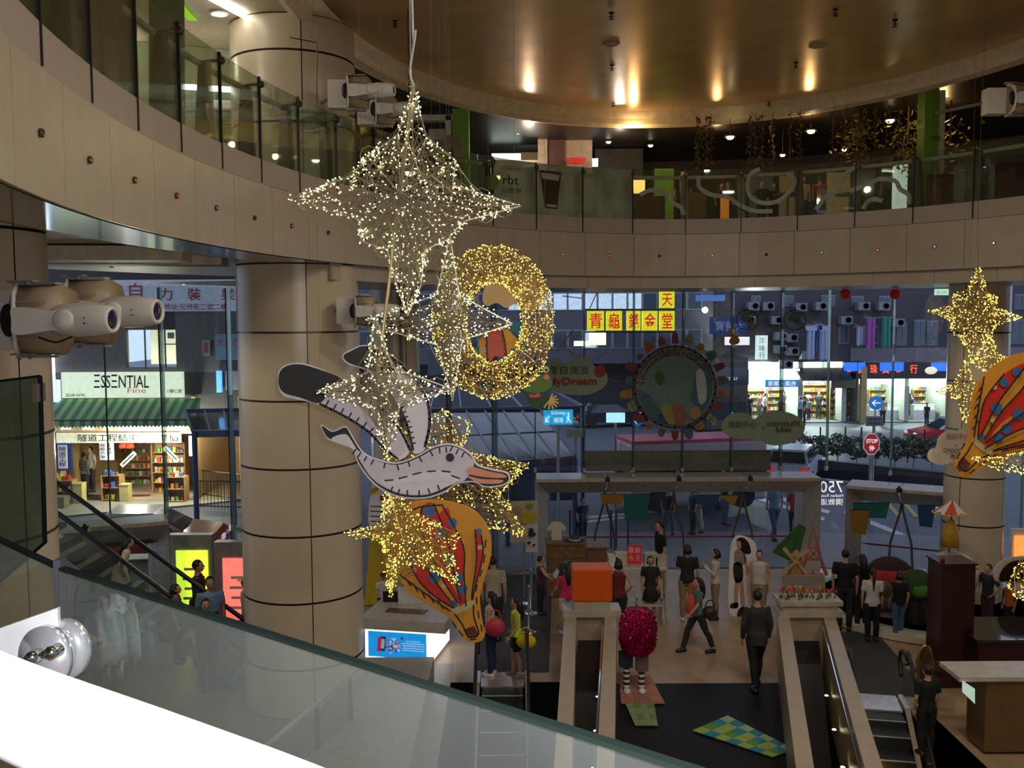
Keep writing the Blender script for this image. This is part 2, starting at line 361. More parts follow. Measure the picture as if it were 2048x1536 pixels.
# ------------------------------------------------------------------ columns (sheet panels with dark joints)
def column(c, r, z0, z1, bands, seams, label, name='column'):
    t = struct_root(name, (c[0], c[1], z0)); t['label'] = label
    m = MB(); m.lathe([(r - .012, z0), (r - .012, z1)], (c[0], c[1], 0), 48); m.build('core', BRONZE, t, True)
    zs = [z0] + [b for b in bands if z0 < b < z1] + [z1]; n = len(seams)
    for za, zb in zip(zs, zs[1:]):
        for i in range(n):
            a0 = seams[i]; a1 = seams[(i + 1) % n]; a1 += 2 * pi if a1 <= a0 else 0; g = .009 / r; k = max(4, int((a1 - a0) / .16)); vs = []
            for j in range(k + 1):
                a = a0 + g + (a1 - a0 - 2 * g) * j / k
                vs += [V((c[0] + r * cos(a), c[1] + r * sin(a), za + .018)), V((c[0] + r * cos(a), c[1] + r * sin(a), zb - .018))]
            p = MB(); p.add(vs, [(2 * j, 2 * j + 2, 2 * j + 3, 2 * j + 1) for j in range(k)]); p.build('panel', COLM, t, True)
    return t
bz = [7 - (663 - 630) * 16 / 1900 + 1.17 * k for k in range(-6, 5)]
column((-3.83, 17.1), 1.07, 0, 12.0, bz, [-1.22, -1.22 + pi / 2, -1.22 + pi, -1.22 + 1.5 * pi], 'thick cream column with dark joints, centre left')
column((-6.55, 11.0), 1.10, 0, 8.1, [b + .1 for b in bz], [-.35, 1.2, 2.8, 4.4], 'thick cream column at the left edge')
column((11.1, 22.6), .68, 0, 7.7, [7 - (664 - 624) * 22.2 / 1900 + 1.14 * k for k in range(-6, 2)], [-.9, .6, 2.2, 3.8], 'slim cream column at the right')
cc = P(790, 700, 24.2); column((cc.x, cc.y), .63, 0, 7.7, bz, [-1.0, .6, 2.2, 3.8], 'slim cream column behind the hanging star')

# ------------------------------------------------------------------ upper glass railing
RG = glass('green_tinted_glass', (.90, .94, .88), .035, .035, (.45, .48, .36))
FR = glass('frosted_shop_glass', (.62, .70, .58), .05, .62, (.46, .50, .38))
rail = thing('glass_railing', E(33, 0, ZG), 'curved green glass railing on dark metal posts around the upper gallery', 'railing')
for i, s in enumerate(GS):
    m = MB(); Epanel(m, s + .008, s + 1.272, .0, .014, ZG - .12, ZR, 3); m.build('glass_pane', FR if 12 <= i - 5 <= 14 else RG, rail)
    m = MB(); Epanel(m, s - .012, s + .012, -.02, .02, ZT + .02, ZR + .01, 1); m.build('joint_strip', BLACK, rail)
    # tapered blade post standing inside the glass
    p = E(s, .13, 0); n = (E(s, 1) - E(s, 0)).normalized(); tg = V((-n.y, n.x, 0))
    m = MB(); bl = [p - n * .02 + V((0, 0, ZG)), p + n * .20 + V((0, 0, ZG)), p + n * .10 + V((0, 0, ZR - .12)), p + n * .0 + V((0, 0, ZR - .12))]
    m.prism([q - tg * .09 for q in bl[:2]] + [q - tg * .055 for q in bl[2:]], tg * .17); m.build('post', BRONZE, rail)
    m = MB(); q = E(s, -.02, ZR - .10); m.lathe([(.05, -.03), (.05, .03), (.03, .05)], q, 10, axis=-n); m.tube([q, q + n * .2], .02, 6); m.build('clamp', BRONZE, rail)
m = MB(); m.tube([E(12 + .5 * i, .24, ZR - .14) for i in range(92)], .045, 8); m.build('handrail', mat('satin_handrail', (.62, .60, .52), .35, 0), rail, True)
# etched cloud curls on the railing glass (white film)
FILM = mat('white_translucent_film', (.40, .46, .38), .6)
def arc_on_glass(pts, wdt=.085):   # pts in pixels, laid on the atrium side of the glass
    out = []
    for px, py in pts:
        lo = None
        for i in range(560):
            s = 24 + i * .025; e = E(s, -.006, 0); r = ray(px, py); # project on ring by bearing
            d = r.x / r.y - e.x / e.y
            if lo is None or abs(d) < lo[0]: lo = (abs(d), s)
        e = E(lo[1], -.008, 0); r = ray(px, py); out.append(V((e.x, e.y, EYE + r.z / r.y * e.y)))
    return smoothpts(out, 5, False)
for lab, pts in (('left', [(1398, 352), (1400, 375), (1425, 390), (1455, 394), (1480, 410), (1510, 422), (1545, 422)]),
                 ('round', [(1575, 345), (1590, 365), (1560, 400), (1520, 405), (1497, 385), (1500, 350), (1520, 338)]),
                 ('long', [(1632, 420), (1650, 395), (1678, 375), (1690, 350), (1715, 332)]),
                 ('right', [(1700, 382), (1735, 370), (1760, 358), (1790, 362), (1800, 378), (1818, 390), (1818, 408)]),
                 ('small', [(1726, 418), (1735, 404), (1750, 398), (1765, 402)]),
                 ('farleft', [(1280, 390), (1305, 380), (1335, 390), (1345, 405), (1362, 415), (1366, 430)])):
    cl = arc_on_glass(pts); m = MB(); w_ = .05
    for a, b in zip(cl, cl[1:]):
        d = (b - a).normalized(); u = d.cross(V((0, 1, 0))).normalized() * w_; m.prism([a - u, b - u, b + u, a + u], (0, .003, 0))
    m.build('cloud_film', FILM, rail)
# cup picture and lettering on the two frosted panes
def gpt(px, py):
    best = min((abs(ray(px, py).x / ray(px, py).y - E(30 + i * .02, -.01).x / E(30 + i * .02, -.01).y), 30 + i * .02) for i in range(350)); e = E(best[1], -.012); r = ray(px, py); return V((e.x, e.y, EYE + r.z / r.y * e.y))
m = MB(); m.prism([gpt(1080, 340), gpt(1122, 345), gpt(1114, 418), gpt(1090, 416)], (0, .004, 0)); cup = m.build('cup_picture', mat('dark_brown_film', (.06, .03, .02), .6), rail)
m = MB(); m.prism([gpt(1083, 345) + V((0, -.006, 0)), gpt(1119, 350) + V((0, -.006, 0)), gpt(1117, 362) + V((0, -.006, 0)), gpt(1084, 357) + V((0, -.006, 0))], (0, .003, 0)); m.prism([q + V((0, -.006, 0)) for q in (gpt(1092, 408), gpt(1112, 410), gpt(1112, 415), gpt(1092, 413))], (0, .003, 0)); m.build('cup_foam', FILM, cup)
text('rbt', gpt(1006, 350), gpt(1036, 352), gpt(1006, 368), BLACK, rail); text('仙踪林', gpt(1004, 374), gpt(1042, 376), gpt(1004, 386), mat('dim_grey_ink', (.08, .09, .07)), rail)
m = MB(); c = gpt(983, 364); m.lathe([(.16, 0), (.16, .006)], c, 20, axis=V((0, -1, 0))); m.build('round_emblem', mat('olive_film', (.14, .17, .03)), rail)

# ------------------------------------------------------------------ ground floor
FT = mat('beige_stone_floor', (.40, .28, .17), .3, 0, .12, 2.5); CARP = mat('charcoal_floor_mat', (.05, .046, .05), .75, 0, .25, 20)
WALLP = [(-16, 15.5), (-13, 17.8), (-9.6, 19.6), (-7.6, 20.5), (-4, 23.0), (.62, 25.7), (8.6, 25.7), (11.4, 24.0), (16, 20.5)]
XA = lambda Y: (1.03 + .077 * (Y - 18.7), 2.08 + .115 * (Y - 18.7)); XB = lambda Y: (5.30 + .24 * (Y - 18.7), 6.45 + .24 * (Y - 18.7))
XE1 = (-.75, .45); XE2 = (5.9, 6.8)
m = MB(); m.add([V((x, y, 0)) for x, y in [(-16, 18.7)] + [p for p in WALLP if p[1] > 18.7 and p[0] > -12] + [(18, 18.7)]], [tuple(range(1 + len([p for p in WALLP if p[1] > 18.7 and p[0] > -12]) + 1))]); m.build('floor', FT, kind='structure')
def fq(name, x0a, x1a, ya, x0b, x1b, yb, material, z=0.): m = MB(); m.quad((x0a, ya, z), (x1a, ya, z), (x1b, yb, z), (x0b, yb, z)); return m.build(name, material, kind='structure')
fq('floor_left', -16, -1.2, 18.7, -16, -1.2, 6, mat('grey_brown_stone_floor', (.22, .19, .16), .35))
fq('floor_strip', -1.2, 1.03, 18.7, -1.2, 1.03 - .12, 17.7, FT)
fq('floor_middle', 2.08, 5.30, 18.7, XA(17.6)[1], XB(17.6)[0], 17.6, FT)
fq('floor_dark', XA(17.6)[1], XB(17.6)[0], 17.6, XA(9)[1], XB(9)[0], 9, mat('black_stone_floor', (.010, .010, .012), .5, spec=.2))
fq('floor_right', 6.45, 18, 18.7, XB(16.4)[1], 18, 16.4, FT); fq('floor_right_near', XE2[1] + .5, 18, 16.4, XE2[1] + .5, 18, 6, FT)
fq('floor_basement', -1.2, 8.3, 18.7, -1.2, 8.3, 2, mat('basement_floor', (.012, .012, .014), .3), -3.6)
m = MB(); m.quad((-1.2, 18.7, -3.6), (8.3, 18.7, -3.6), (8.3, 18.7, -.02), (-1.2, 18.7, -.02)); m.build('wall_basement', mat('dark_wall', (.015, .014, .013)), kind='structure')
def flatpatch(name, pts, material, h, **kw): m = MB(); m.prism([V((p[0], p[1], 0)) if not isinstance(p[0], V) else p for p in pts], (0, 0, h)); return m.build(name, material, **kw)
flatpatch('entrance_mat', [PZ(950, 1345), PZ(1098, 1345), PZ(1105, 1150), PZ(960, 1150)], CARP, .012, label='dark entrance mat beside the kiosk', cat='mat')
flatpatch('entrance_mat', [PZ(1720, 1395), PZ(1868, 1395), PZ(1752, 1265), PZ(1662, 1265)], CARP, .012, label='long dark mat behind the right parapet', cat='mat')
# ------------------------------------------------------------------ curtain wall
cw = struct_root('window_1', (0, 25, 0)); PG = glass('curtain_glass', (.90, .94, .95), .02, .015, (.5, .55, .6)); FIN = glass('green_fin_glass', (.66, .78, .75), .06, .2, (.35, .42, .40))
PORT = {(-13, 17.8), (-9.6, 19.6), (.62, 25.7), (8.6, 25.7)}
for a, b in zip(WALLP, WALLP[1:]):
    a, b = V((a[0], a[1], 0)), V((b[0], b[1], 0)); L = (b - a).length; n = max(1, round(L / 1.33)); d = (b - a) / n; nr = V((d.y, -d.x, 0)).normalized()
    zlow = 2.75 if (round(a.x, 2), round(a.y, 2)) in PORT else 0
    if a.x > 8: zlow = 2.75 if a.x < 9 else 0
    for i in range(n):
        p, q = a + d * i, a + d * (i + 1); g = d.normalized() * .006
        m = MB(); m.prism([p + g + V((0, 0, zlow)), q - g + V((0, 0, zlow)), q - g + V((0, 0, 7.66)), p + g + V((0, 0, 7.66))], -nr * .012); m.build('pane', PG, cw)
        m = MB(); m.prism([p + V((0, 0, zlow)), p + nr * .28 + V((0, 0, zlow)), p + nr * .28 + V((0, 0, 7.63)), p + V((0, 0, 7.63))], d.normalized() * .018); f = m.build('fin', FIN, cw)
        m = MB(); m.box(p + V((0, 0, (zlow + 7.63) / 2)), (.022, .02, 7.63 - zlow)); m.build('silicone_joint', BLACK, cw)
        m = MB(); m.box(p + nr * .14 + V((0, 0, zlow + .05)), (.06, .2, .1), atan2(nr.y, nr.x) - pi / 2); m.build('foot_bracket', STEEL, cw)
# beige strip behind the fins above the big portal
m = MB(); a, b = P(1163, 941, 25.9), P(1541, 941, 25.9); m.box((a + b) / 2 + V((0, 0, .28)), ((b - a).length, .05, .56)); m.build('fascia_strip', mat('taupe_board', (.20, .17, .14)), cw)
# ------------------------------------------------------------------ steel door portals
def portal(x0, y0, x1, y1, ztop, name, deep=1.0, h=.46):
    t = struct_root(name, ((x0 + x1) / 2, (y0 + y1) / 2, 0)); a, b = V((x0, y0, 0)), V((x1, y1, 0)); d = (b - a).normalized(); n = V((d.y, -d.x, 0)); L = (b - a).length
    Z = lambda p, z: p + V((0, 0, z))
    k = max(2, round(L / 1.9)); zin = ztop - h; sl = .55
    for i in range(k):   # sloping front plates of the lintel
        p, q = a + d * (L * i / k + .008), a + d * (L * (i + 1) / k - .008); pi_ = p + n * 0; e0 = sl * .6 if i == 0 else 0; e1 = sl * .6 if i == k - 1 else 0
        m = MB(); m.add([Z(p + n * deep, ztop - .08), Z(q + n * deep, ztop - .08), Z(q - d * e1 + n * (deep - sl), zin), Z(p + d * e0 + n * (deep - sl), zin), Z(p + n * deep, ztop), Z(q + n * deep, ztop), Z(q, ztop), Z(p, ztop)], [(0, 1, 2, 3), (0, 4, 5, 1), (4, 7, 6, 5)])
        m.build('lintel_plate', STEEL, t)
    m = MB(); m.box((a + b) / 2 + n * (deep / 2 - .3) + V((0, 0, zin + .03)), (L - .6, .5, .06), atan2(d.y, d.x)); m.build('lintel_underside', BRONZE, t)
    for p, s in ((a, 1), (b, -1)):
        m = MB(); m.add([Z(p + n * deep, 0), Z(p + n * deep, ztop - .08), Z(p + d * s * .33 + n * (deep - sl), zin), Z(p + d * s * .33 + n * (deep - sl), 0), Z(p, 0), Z(p, ztop - .08), Z(p + d * s * .4, zin), Z(p + d * s * .4, 0)], [(0, 1, 2, 3), (0, 4, 5, 1), (3, 2, 6, 7), (4, 7, 6, 5)])
        m.build('jamb', STEEL, t)
    for i in range(k - 1):
        m = MB(); c = a + d * (L * (i + 1) / k) + n * (deep - .02); m.box(Z(c, ztop - .02), (.12, .12, .10)); m.lathe([(.03, 0), (.03, .06)], Z(c, ztop + .02), 8); m.build('fixing', BLACK, t)
        m = MB(); c0 = a + d * (L * (i + 1) / k) + n * .25; m.tube([Z(c0 - d * .32, 0), Z(c0 - d * .25, 1.1), Z(c0 - d * .04, 1.9), Z(c0, zin)], .03, 6); m.tube([Z(c0 + d * .32, 0), Z(c0 + d * .25, 1.1), Z(c0 + d * .04, 1.9), Z(c0, zin)], .03, 6); m.build('door_bracing', mat('door_frame_grey', (.13, .12, .12), .4, .4), t)
    for i in range(2 * k):
        p = a + d * (.4 + (L - .8) * i / (2 * k)); q = a + d * (.4 + (L - .8) * (i + 1) / (2 * k))
        m = MB(); m.prism([Z(p + d * .01, .05), Z(q - d * .01, .05), Z(q - d * .01, zin), Z(p + d * .01, zin)], n * .012); m.build('door_pane', PG, t)
    m = MB(); m.tube([Z(a + d * .4 + n * .06, .95), Z(b - d * .4 + n * .06, .95)], .025, 6); m.build('red_rail', mat('red_rail', (.25, .01, .03), .5), t)
    return t
q0, q1 = P(1072, 956, 24.8), P(1642, 958, 24.8)
portal(q0.x, 25.6, q1.x - .05, 25.6, q0.z, 'door_1')
q0, q1 = P(1686, 971, 24.0), P(1905, 971, 22.9)
portal(q0.x + .55, 24.9, q1.x + .5, 23.7, q0.z, 'door_2')
q0, q1 = P(60, 1046, 19.0), P(322, 1033, 20.3)
portal(q0.x - .8, q0.y + .3, q1.x, q1.y + .3, q1.z, 'door_3', .8, .55)
# ================================================================== FOREGROUND BALUSTRADE
t = thing('white_handrail', (-.4, .55, 5.4), 'thick glossy white handrail right in front, lower left corner', 'handrail')
hp = [P(-420, 1190, .92), P(-180, 1310, .75), P(0, 1405, .635), P(280, 1520, .545), P(560, 1640, .47), P(860, 1790, .39)]
m = MB(); m.tube(smoothpts(hp, 6, False), .0305, 32); m.build('rail_tube', mat('glossy_white_enamel', (.86, .87, .88), .25, 0, .01), t, True)
PL = mat('satin_steel_plate', (.62, .62, .63), .35, .75, .08, 20)
ct = P(125, 1300, 1.0)
m = MB(); m.prism([P(-60, 1278, .99), P(115, 1216, .99), P(119, 1345, .99), P(60, 1420, .99), P(-60, 1400, .99)], (0, .006, 0)); m.build('bracket_plate', PL, t)
ax = V((-.25, -1, .05)).normalized()
m = MB(); m.lathe([(.0, -.012), (.031, -.012), (.033, -.009), (.033, .006), (.029, .007), (.029, .018), (.033, .02), (.033, .03), (.0, .03)], ct, 36, axis=ax, sx=.9); m.build('clamp_disc', mat('polished_clamp', (.72, .74, .78), .16, .9), t, True)
for px, py in ((66, 1314), (105, 1304)):
    c = P(px, py, .955); m = MB(); m.lathe([(.007, -.01), (.007, .004), (.005, .007), (0, .008)], c, 12, axis=ax); m.build('bolt', CHROME, t, True)
m = MB(); m.tube([P(160, 1290, 1.01), P(192, 1282, 1.16)], .009, 10); m.build('clamp_pin', CHROME, t, True)
NG = glass('balustrade_glass', (.90, .94, .92), .03, .024, (.5, .53, .5)); EDGE = mat('dark_green_glass_edge', (.004, .006, .005), .8, spec=0)  # diffuse haze mixed into the balustrade glass stands in for pale reflections
t = thing('glass_balustrade', (-.3, 1.2, 5.4), 'clear glass balustrade panels with dark top edge in front of the camera', 'balustrade')
def gpanel(pa, pb, th=.008, bot=5.45, frame=None, mt=NG, par=None, ed=.011):
    d = (pb - pa); d.z = 0; d.normalize(); n = V((-d.y, d.x, 0)) * th; lo = lambda p: V((p.x, p.y, bot))
    m = MB(); m.prism([pa, pb, lo(pb), lo(pa)], n); g = m.build('glass_pane', mt, par)
    m = MB(); m.prism([pa + V((0, 0, ed)), pb + V((0, 0, ed)), pb, pa], n * 1.05); m.build('top_edge', EDGE, g)
    return g
A0, A1, A2 = P(-330, 930, 1.75), P(112, 1140, 1.04), P(1265, 1513, .60)
g = gpanel(A0, A1 - (A1 - A0).normalized() * .006, par=t, ed=.0035); g = gpanel(A1 + (A2 - A1).normalized() * .006, A2 + (A2 - A1).normalized() * .12, par=t, ed=.0035)
m = MB(); m.box(A1 + V((0, .01, -.035)), (.008, .016, .09)); m.tube([A1 + V((0, .02, .0)), A1 + V((.004, .02, -.7))], .0045, 8); m.build('seam_seal', BLACK, t)
# escalator side screen at the far left
t = thing('glass_screen', (-1.9, 2.6, 5.4), 'dark tinted glass screen at the left edge before the cream column', 'glass screen')
TG = glass('smoked_glass', (.42, .50, .45), .10, .05, (.2, .25, .2))
m = MB(); m.prism([P(-420, 800, 2.7), P(0, 762, 2.65), P(80, 752, 2.6), P(90, 1085, 2.6), P(0, 1162, 2.62), P(-420, 1500, 2.7)], (0, .014, 0)); g = m.build('glass_pane', TG, t)
m = MB(); m.tube([P(80, 752, 2.6), P(90, 1085, 2.6), P(0, 1162, 2.62), P(-420, 1500, 2.7)], .006, 6); m.tube([P(80, 752, 2.6), P(0, 762, 2.65), P(-420, 800, 2.7)], .004, 6); m.build('edge', EDGE, t)
m = MB(); m.box(P(78, 785, 2.6), (.012, .05, .05)); m.build('clip', BRONZE, t)
# ================================================================== MOVING HEAD PROJECTORS
HW = mat('off_white_lamp_housing', (.80, .78, .74), .3, 0, .03); HT = mat('tan_ribbed_housing', (.40, .31, .21), .4, 0, .1); LENS = mat('dark_blue_lens', (.02, .02, .07), .08)
HG = mat('grey_vent', (.2, .19, .17), .5)
def projector(c, s, label, wallbox=True):
    """c = centre of the half-round body, axis runs +X; s = scale (1 = about 1.7 m over all)"""
    t = thing('scanner_light', c, label, 'spotlight', None); c = V(c)
    q = lambda x, y, z: c + V((x, y, z)) * s
    if wallbox:
        m = MB(); m.box(q(-.62, .25, 0), (.52 * s, .4 * s, .72 * s)); m.build('wall_box', HW, t)
    m = MB(); m.tube([q(-.6, .1, 0), q(-.9, .5, 0), q(-.9, .5, 0) + V((-.45, .75, 0))], .05 * s, 6); m.build('mounting_arm', HG, t)
    m = MB(); n = 20; ring = []   # barrel drum (stadium) with its ribs
    for sx in (-.36, .1):
        ring.append([q(sx + (.08 if abs(a) > 1.2 else .16) * (sx > 0), .30 * cos(pi / 2 + a * .0) * 0 + .28 * cos(a) - .0, .42 * sin(a)) for a in [2 * pi * i / n for i in range(n)]])
    m.add(ring[0] + ring[1], [(i, (i + 1) % n, n + (i + 1) % n, n + i) for i in range(n)] + [tuple(range(n))[::-1], tuple(range(n, 2 * n))]); dr = m.build('drum', HT, t, True)
    for z in (-.22, 0, .22): m = MB(); m.box(q(-.12, -.27, z), (.44 * s, .03 * s, .012 * s)); m.build('rib', HT, dr)
    m = MB(); m.tube([q(-.36, -.02, .43), q(-.30, -.26, .30), q(-.28, -.31, 0), q(-.30, -.26, -.30), q(-.36, -.02, -.43)], .055 * s, 8, flat=.5); m.build('front_collar', HW, t, True)
    m = MB(); m.ball(q(-.36, -.28, 0), (.10 * s, .03 * s, .2 * s), 12); m.build('vent', BLACK, t, True)
    for z in (.44, -.44):
        m = MB(); m.box(q(-.12, 0, z), (.5 * s, .22 * s, .025 * s)); m.box(q(-.3, -.02, z + .03), (.3 * s, .16 * s, .02 * s)); m.build('mounting_rail', PL, t); m = MB(); m.ball(q(-.2, -.12, z), .03 * s, 8); m.build('knob', HG, t, True)
    m = MB(); vs = []       # yoke arm
    m.prism(smoothpts([q(-.22, -.34, .15), q(.22, -.34, .11), q(.40, -.34, .13), q(.44, -.34, 0), q(.40, -.34, -.13), q(.22, -.34, -.12), q(-.22, -.34, -.17), q(-.25, -.34, 0)], 4), (0, -.07 * s, 0)); ya = m.build('yoke_arm', HW, t)
    m = MB(); m.lathe([(.125, 0), (.125, .03), (.10, .045), (.0, .05)], q(.37, -.41, 0), 24, axis=V((0, -1, 0)), sx=s, sy=s); m.v = [v for v in m.v]; m.build('yoke_cap', HW, ya, True)
    m = MB(); m.lathe([(z_, x_ * s) for z_, x_ in ((.0, .02), (.15 * s, .03), (.19 * s, .12), (.205 * s, .35), (.19 * s, .6), (.16 * s, .78), (.145 * s, .80), (.12 * s, .80), (.12 * s, .76), (.0, .76))], q(.12, -.18, 0), 28, axis=V((1, -.18, 0))); hd = m.build('lamp_head', HW, t, True)
    m = MB(); a = V((1, -.18, 0)).normalized(); m.lathe([(.118 * s, 0), (.09 * s, .012 * s), (0, .016 * s)], q(.12, -.18, 0) + a * .775 * s, 24, axis=a); m.build('lens', LENS, hd, True)
    for i in range(5):
        for z in (.02, -.04): m = MB(); m.box(q(.62 + i * .035, -.45 + i * .0, z), (.018 * s, .03 * s, .02 * s)); m.build('slot', BLACK, hd)
    m = MB(); m.tube(smoothpts([q(.0, -.3, -.2), q(.2, -.32, -.26), q(.34, -.3, -.22), q(.42, -.25, -.17)], 4, False), .012 * s, 5); m.build('cable', BLACK, t)
    return t
projector(P(100, 640, 9.0), .78, 'big off-white scanner spotlight nearest on the left, lens pointing right')
projector(P(196, 624, 9.9), .80, 'second off-white scanner spotlight just behind the nearest one on the left')
projector(P(722, 186, 15.6), .62, 'off-white scanner spotlight high on the upper cream column')
projector(P(775, 222, 16.6), .60, 'lower off-white scanner spotlight behind the star tip near the upper column')
projector(P(735, 622, 16.0), .60, 'tan scanner spotlight with white box on the right side of the thick column')
projector(P(2040, 200, 17), .62, 'pale scanner spotlight at the top right edge')
m = MB(); m.tube([P(634, 85, 15.9), P(634, 222, 15.9), P(690, 235, 15.7)], .012, 6); m.tube([P(634, 85, 15.9), P(580, 75, 15.9)], .01, 6); m.build('cable', BRONZE, label='thin grey conduit running down the upper cream column', cat='conduit')
# ================================================================== HANGING LIGHT STARS
def rnd(a, b): return random.uniform(a, b)
def star(name, poly, c, bulge, Y, label, nled, nwire, led, wire, group=None, ledr=.0055, curls=True, pole=None, rod=.006):
    """poly = outline pixels (tip, valley, tip ...) laid on the plane Y; star is a double faceted body of wire frame"""
    t = thing(name, P(c[0], c[1], Y), label, 'hanging light', group)
    O = [P(x, y, Y) for x, y in poly]; C = P(c[0], c[1], Y); F = C - V((0, bulge, 0)); B = C + V((0, bulge, 0)); n = len(O)
    m = MB()
    for i in range(n):
        m.tube([O[i], O[(i + 1) % n]], rod, 4)
        if (O[i] - C).length > .45 * max((p - C).length for p in O): m.tube([O[i], F], rod * .8, 4); m.tube([O[i], B], rod * .8, 4)
    m.build('wire_frame', wire, t)
    tris = [(O[i], O[(i + 1) % n], A) for i in range(n) for A in (F, B)]
    ar = [(b - a).cross(c_ - a).length for a, b, c_ in tris]; cum = []; s = 0
    for x in ar: s += x ** .85; cum.append(s)
    def pick(edge=.35):
        a, b, c_ = tris[bisect.bisect(cum, random.random() * s) % len(tris)]
        u, v = random.random(), random.random()
        if u + v > 1: u, v = 1 - u, 1 - v
        if random.random() < edge: u = u * .12
        return a + (b - a) * v + (c_ - a) * u if random.random() < .5 else a * (1 - u - v) + b * v + c_ * u
    m = MB()
    for i in range(nwire):
        a, b, c_ = tris[bisect.bisect(cum, random.random() * s) % len(tris)]
        def q(): u, v = random.random(), random.random(); u, v = (1 - u, 1 - v) if u + v > 1 else (u, v); return a + (b - a) * u + (c_ - a) * v
        p0 = q(); p1 = pick(0)
        for _k in range(5):
            if (p1 - p0).length > .3 * (O[0] - C).length * 2: p1 = pick(0)
        if (p1 - p0).length > 1.1: p1 = p0 + (p1 - p0) * .5
        mid = (p0 + p1) / 2 + V((rnd(-.04, .04), rnd(-.03, .03), rnd(-.04, .04))); m.tube([p0, mid, p1], .0022 if Y < 9 else .0032, 3, caps=False)
        if curls and i % 9 == 0:
            rr = rnd(.03, .07); m.tube([p0 + V((cos(k) * rr, rnd(-.01, .01), sin(k) * rr)) for k in [j * .8 for j in range(9)]], .0026, 3, caps=False)
    m.build('wire_tangle', wire, t, kind='stuff')
    m = MB(); st = MB()
    for i in range(nled):
        p = pick(); d = (V((rnd(-1, 1), rnd(-1, .6), rnd(-1, 1))) + (p - C).normalized() * .8).normalized(); L = rnd(.015, .035); e = p + d * L
        x = d.orthogonal().normalized(); y = d.cross(x); r = ledr
        m.add([e - d * r * 1.2, e + x * r, e + y * r, e - x * r, e - y * r, e + d * r * 1.6], [(0, 2, 1), (0, 3, 2), (0, 4, 3), (0, 1, 4), (5, 1, 2), (5, 2, 3), (5, 3, 4), (5, 4, 1)])
        st.add([p, p + x * r * .5, e], [(0, 1, 2)]); st.add([p + y * r * .3, p + x * r * .5, e], [(0, 1, 2)])
    m.build('bulb_cluster', led, t, kind='stuff'); st.build('bulb_stems', wire, t, kind='stuff')
    if pole: m = MB(); m.tube([P(*pole[0], Y - .02), P(*pole[1], Y - .02)], .012, 8); m.build('pole', mat('champagne_tube', (.62, .50, .26), .3, .5), t)
    return t
S1 = [(827, 172), (853, 275), (912, 322), (905, 370), (1042, 412), (930, 442), (893, 480), (850, 500), (842, 570), (815, 632), (790, 560), (775, 500), (722, 482), (722, 440), (583, 398), (705, 350), (735, 312), (795, 270)]
star('light_star', S1, (812, 400), .34, 6.6, 'largest silvery light star on the white cable, pole down its middle', 880, 420, LEDW, SILVERWIRE, pole=((827, 172), (752, 775)))
S2 = [(900, 470), (918, 590), (1025, 648), (925, 680), (905, 800), (875, 690), (780, 662), (735, 640), (872, 590), (885, 540)]
star('light_star', S2, (900, 640), .22, 6.95, 'silvery light star overlapping the round wreath', 360, 210, LEDW, SILVERWIRE)
S3 = [(750, 630), (785, 735), (905, 778), (800, 812), (775, 905), (765, 870), (740, 810), (633, 782), (735, 745)]
star('light_star', S3, (765, 778), .22, 6.4, 'silvery light star in front of the bird wings', 330, 200, LEDW, SILVERWIRE)
# golden cluster behind the bird
S4 = [(885, 818), (915, 835), (942, 842), (920, 905), (1058, 928), (1000, 985), (1056, 1072), (955, 1050), (905, 1090), (870, 1010), (770, 1020), (790, 960), (740, 830), (830, 870)]
star('light_star', S4, (905, 950), .3, 10.2, 'upper golden light star behind the bird cutout', 900, 420, LEDG, GOLDWIRE, ledr=.0075)
S5 = [(775, 975), (830, 1030), (915, 1068), (905, 1110), (915, 1166), (850, 1130), (785, 1120), (782, 1195), (768, 1110), (770, 1080), (692, 1068), (765, 1045)]
star('light_star', S5, (815, 1075), .25, 8.3, 'lower golden light star in front of the hanging balloon cutout', 620, 340, LEDG, GOLDWIRE, ledr=.0065)
# right hand group
G1 = [(1957, 533), (1975, 590), (1995, 592), (1990, 618), (2045, 634), (1990, 650), (1978, 672), (1960, 700), (1945, 728), (1932, 690), (1903, 660), (1905, 640), (1856, 622), (1905, 610), (1908, 590), (1935, 580)]
star('light_star', G1, (1948, 635), .45, 16.2, 'largest golden light star in front of the right column', 620, 220, LEDG, GOLDWIRE, ledr=.0095, curls=False)
star('light_star', [(1982, 672), (1993, 710), (2036, 724), (1998, 740), (1990, 778), (1972, 742), (1945, 725), (1968, 712)], (1984, 724), .25, 16.3, 'small golden light star above the right balloon cutout', 210, 90, LEDG, GOLDWIRE, ledr=.0095, curls=False)
star('light_star', [(1932, 720), (1943, 765), (1985, 785), (1945, 800), (1930, 845), (1918, 800), (1872, 783), (1912, 765)], (1928, 783), .25, 16.0, 'small golden light star left of the right balloon cutout', 240, 100, LEDG, GOLDWIRE, ledr=.0095, curls=False)
S7 = [(1940, 915), (1990, 918), (2048, 905), (2110, 930), (2048, 945), (1985, 935)]
star('light_star', S7, (2020, 925), .2, 13.0, 'golden light star tip below the right balloon cutout', 150, 60, LEDG, GOLDWIRE, ledr=.009, curls=False)
star('light_star', [(2015, 1175), (2040, 1120), (2100, 1150), (2048, 1165), (2060, 1210), (2030, 1190)], (2042, 1150), .2, 15, 'golden light star tip by the right edge above the dark counter', 90, 40, LEDG, GOLDWIRE, ledr=.011, curls=False)
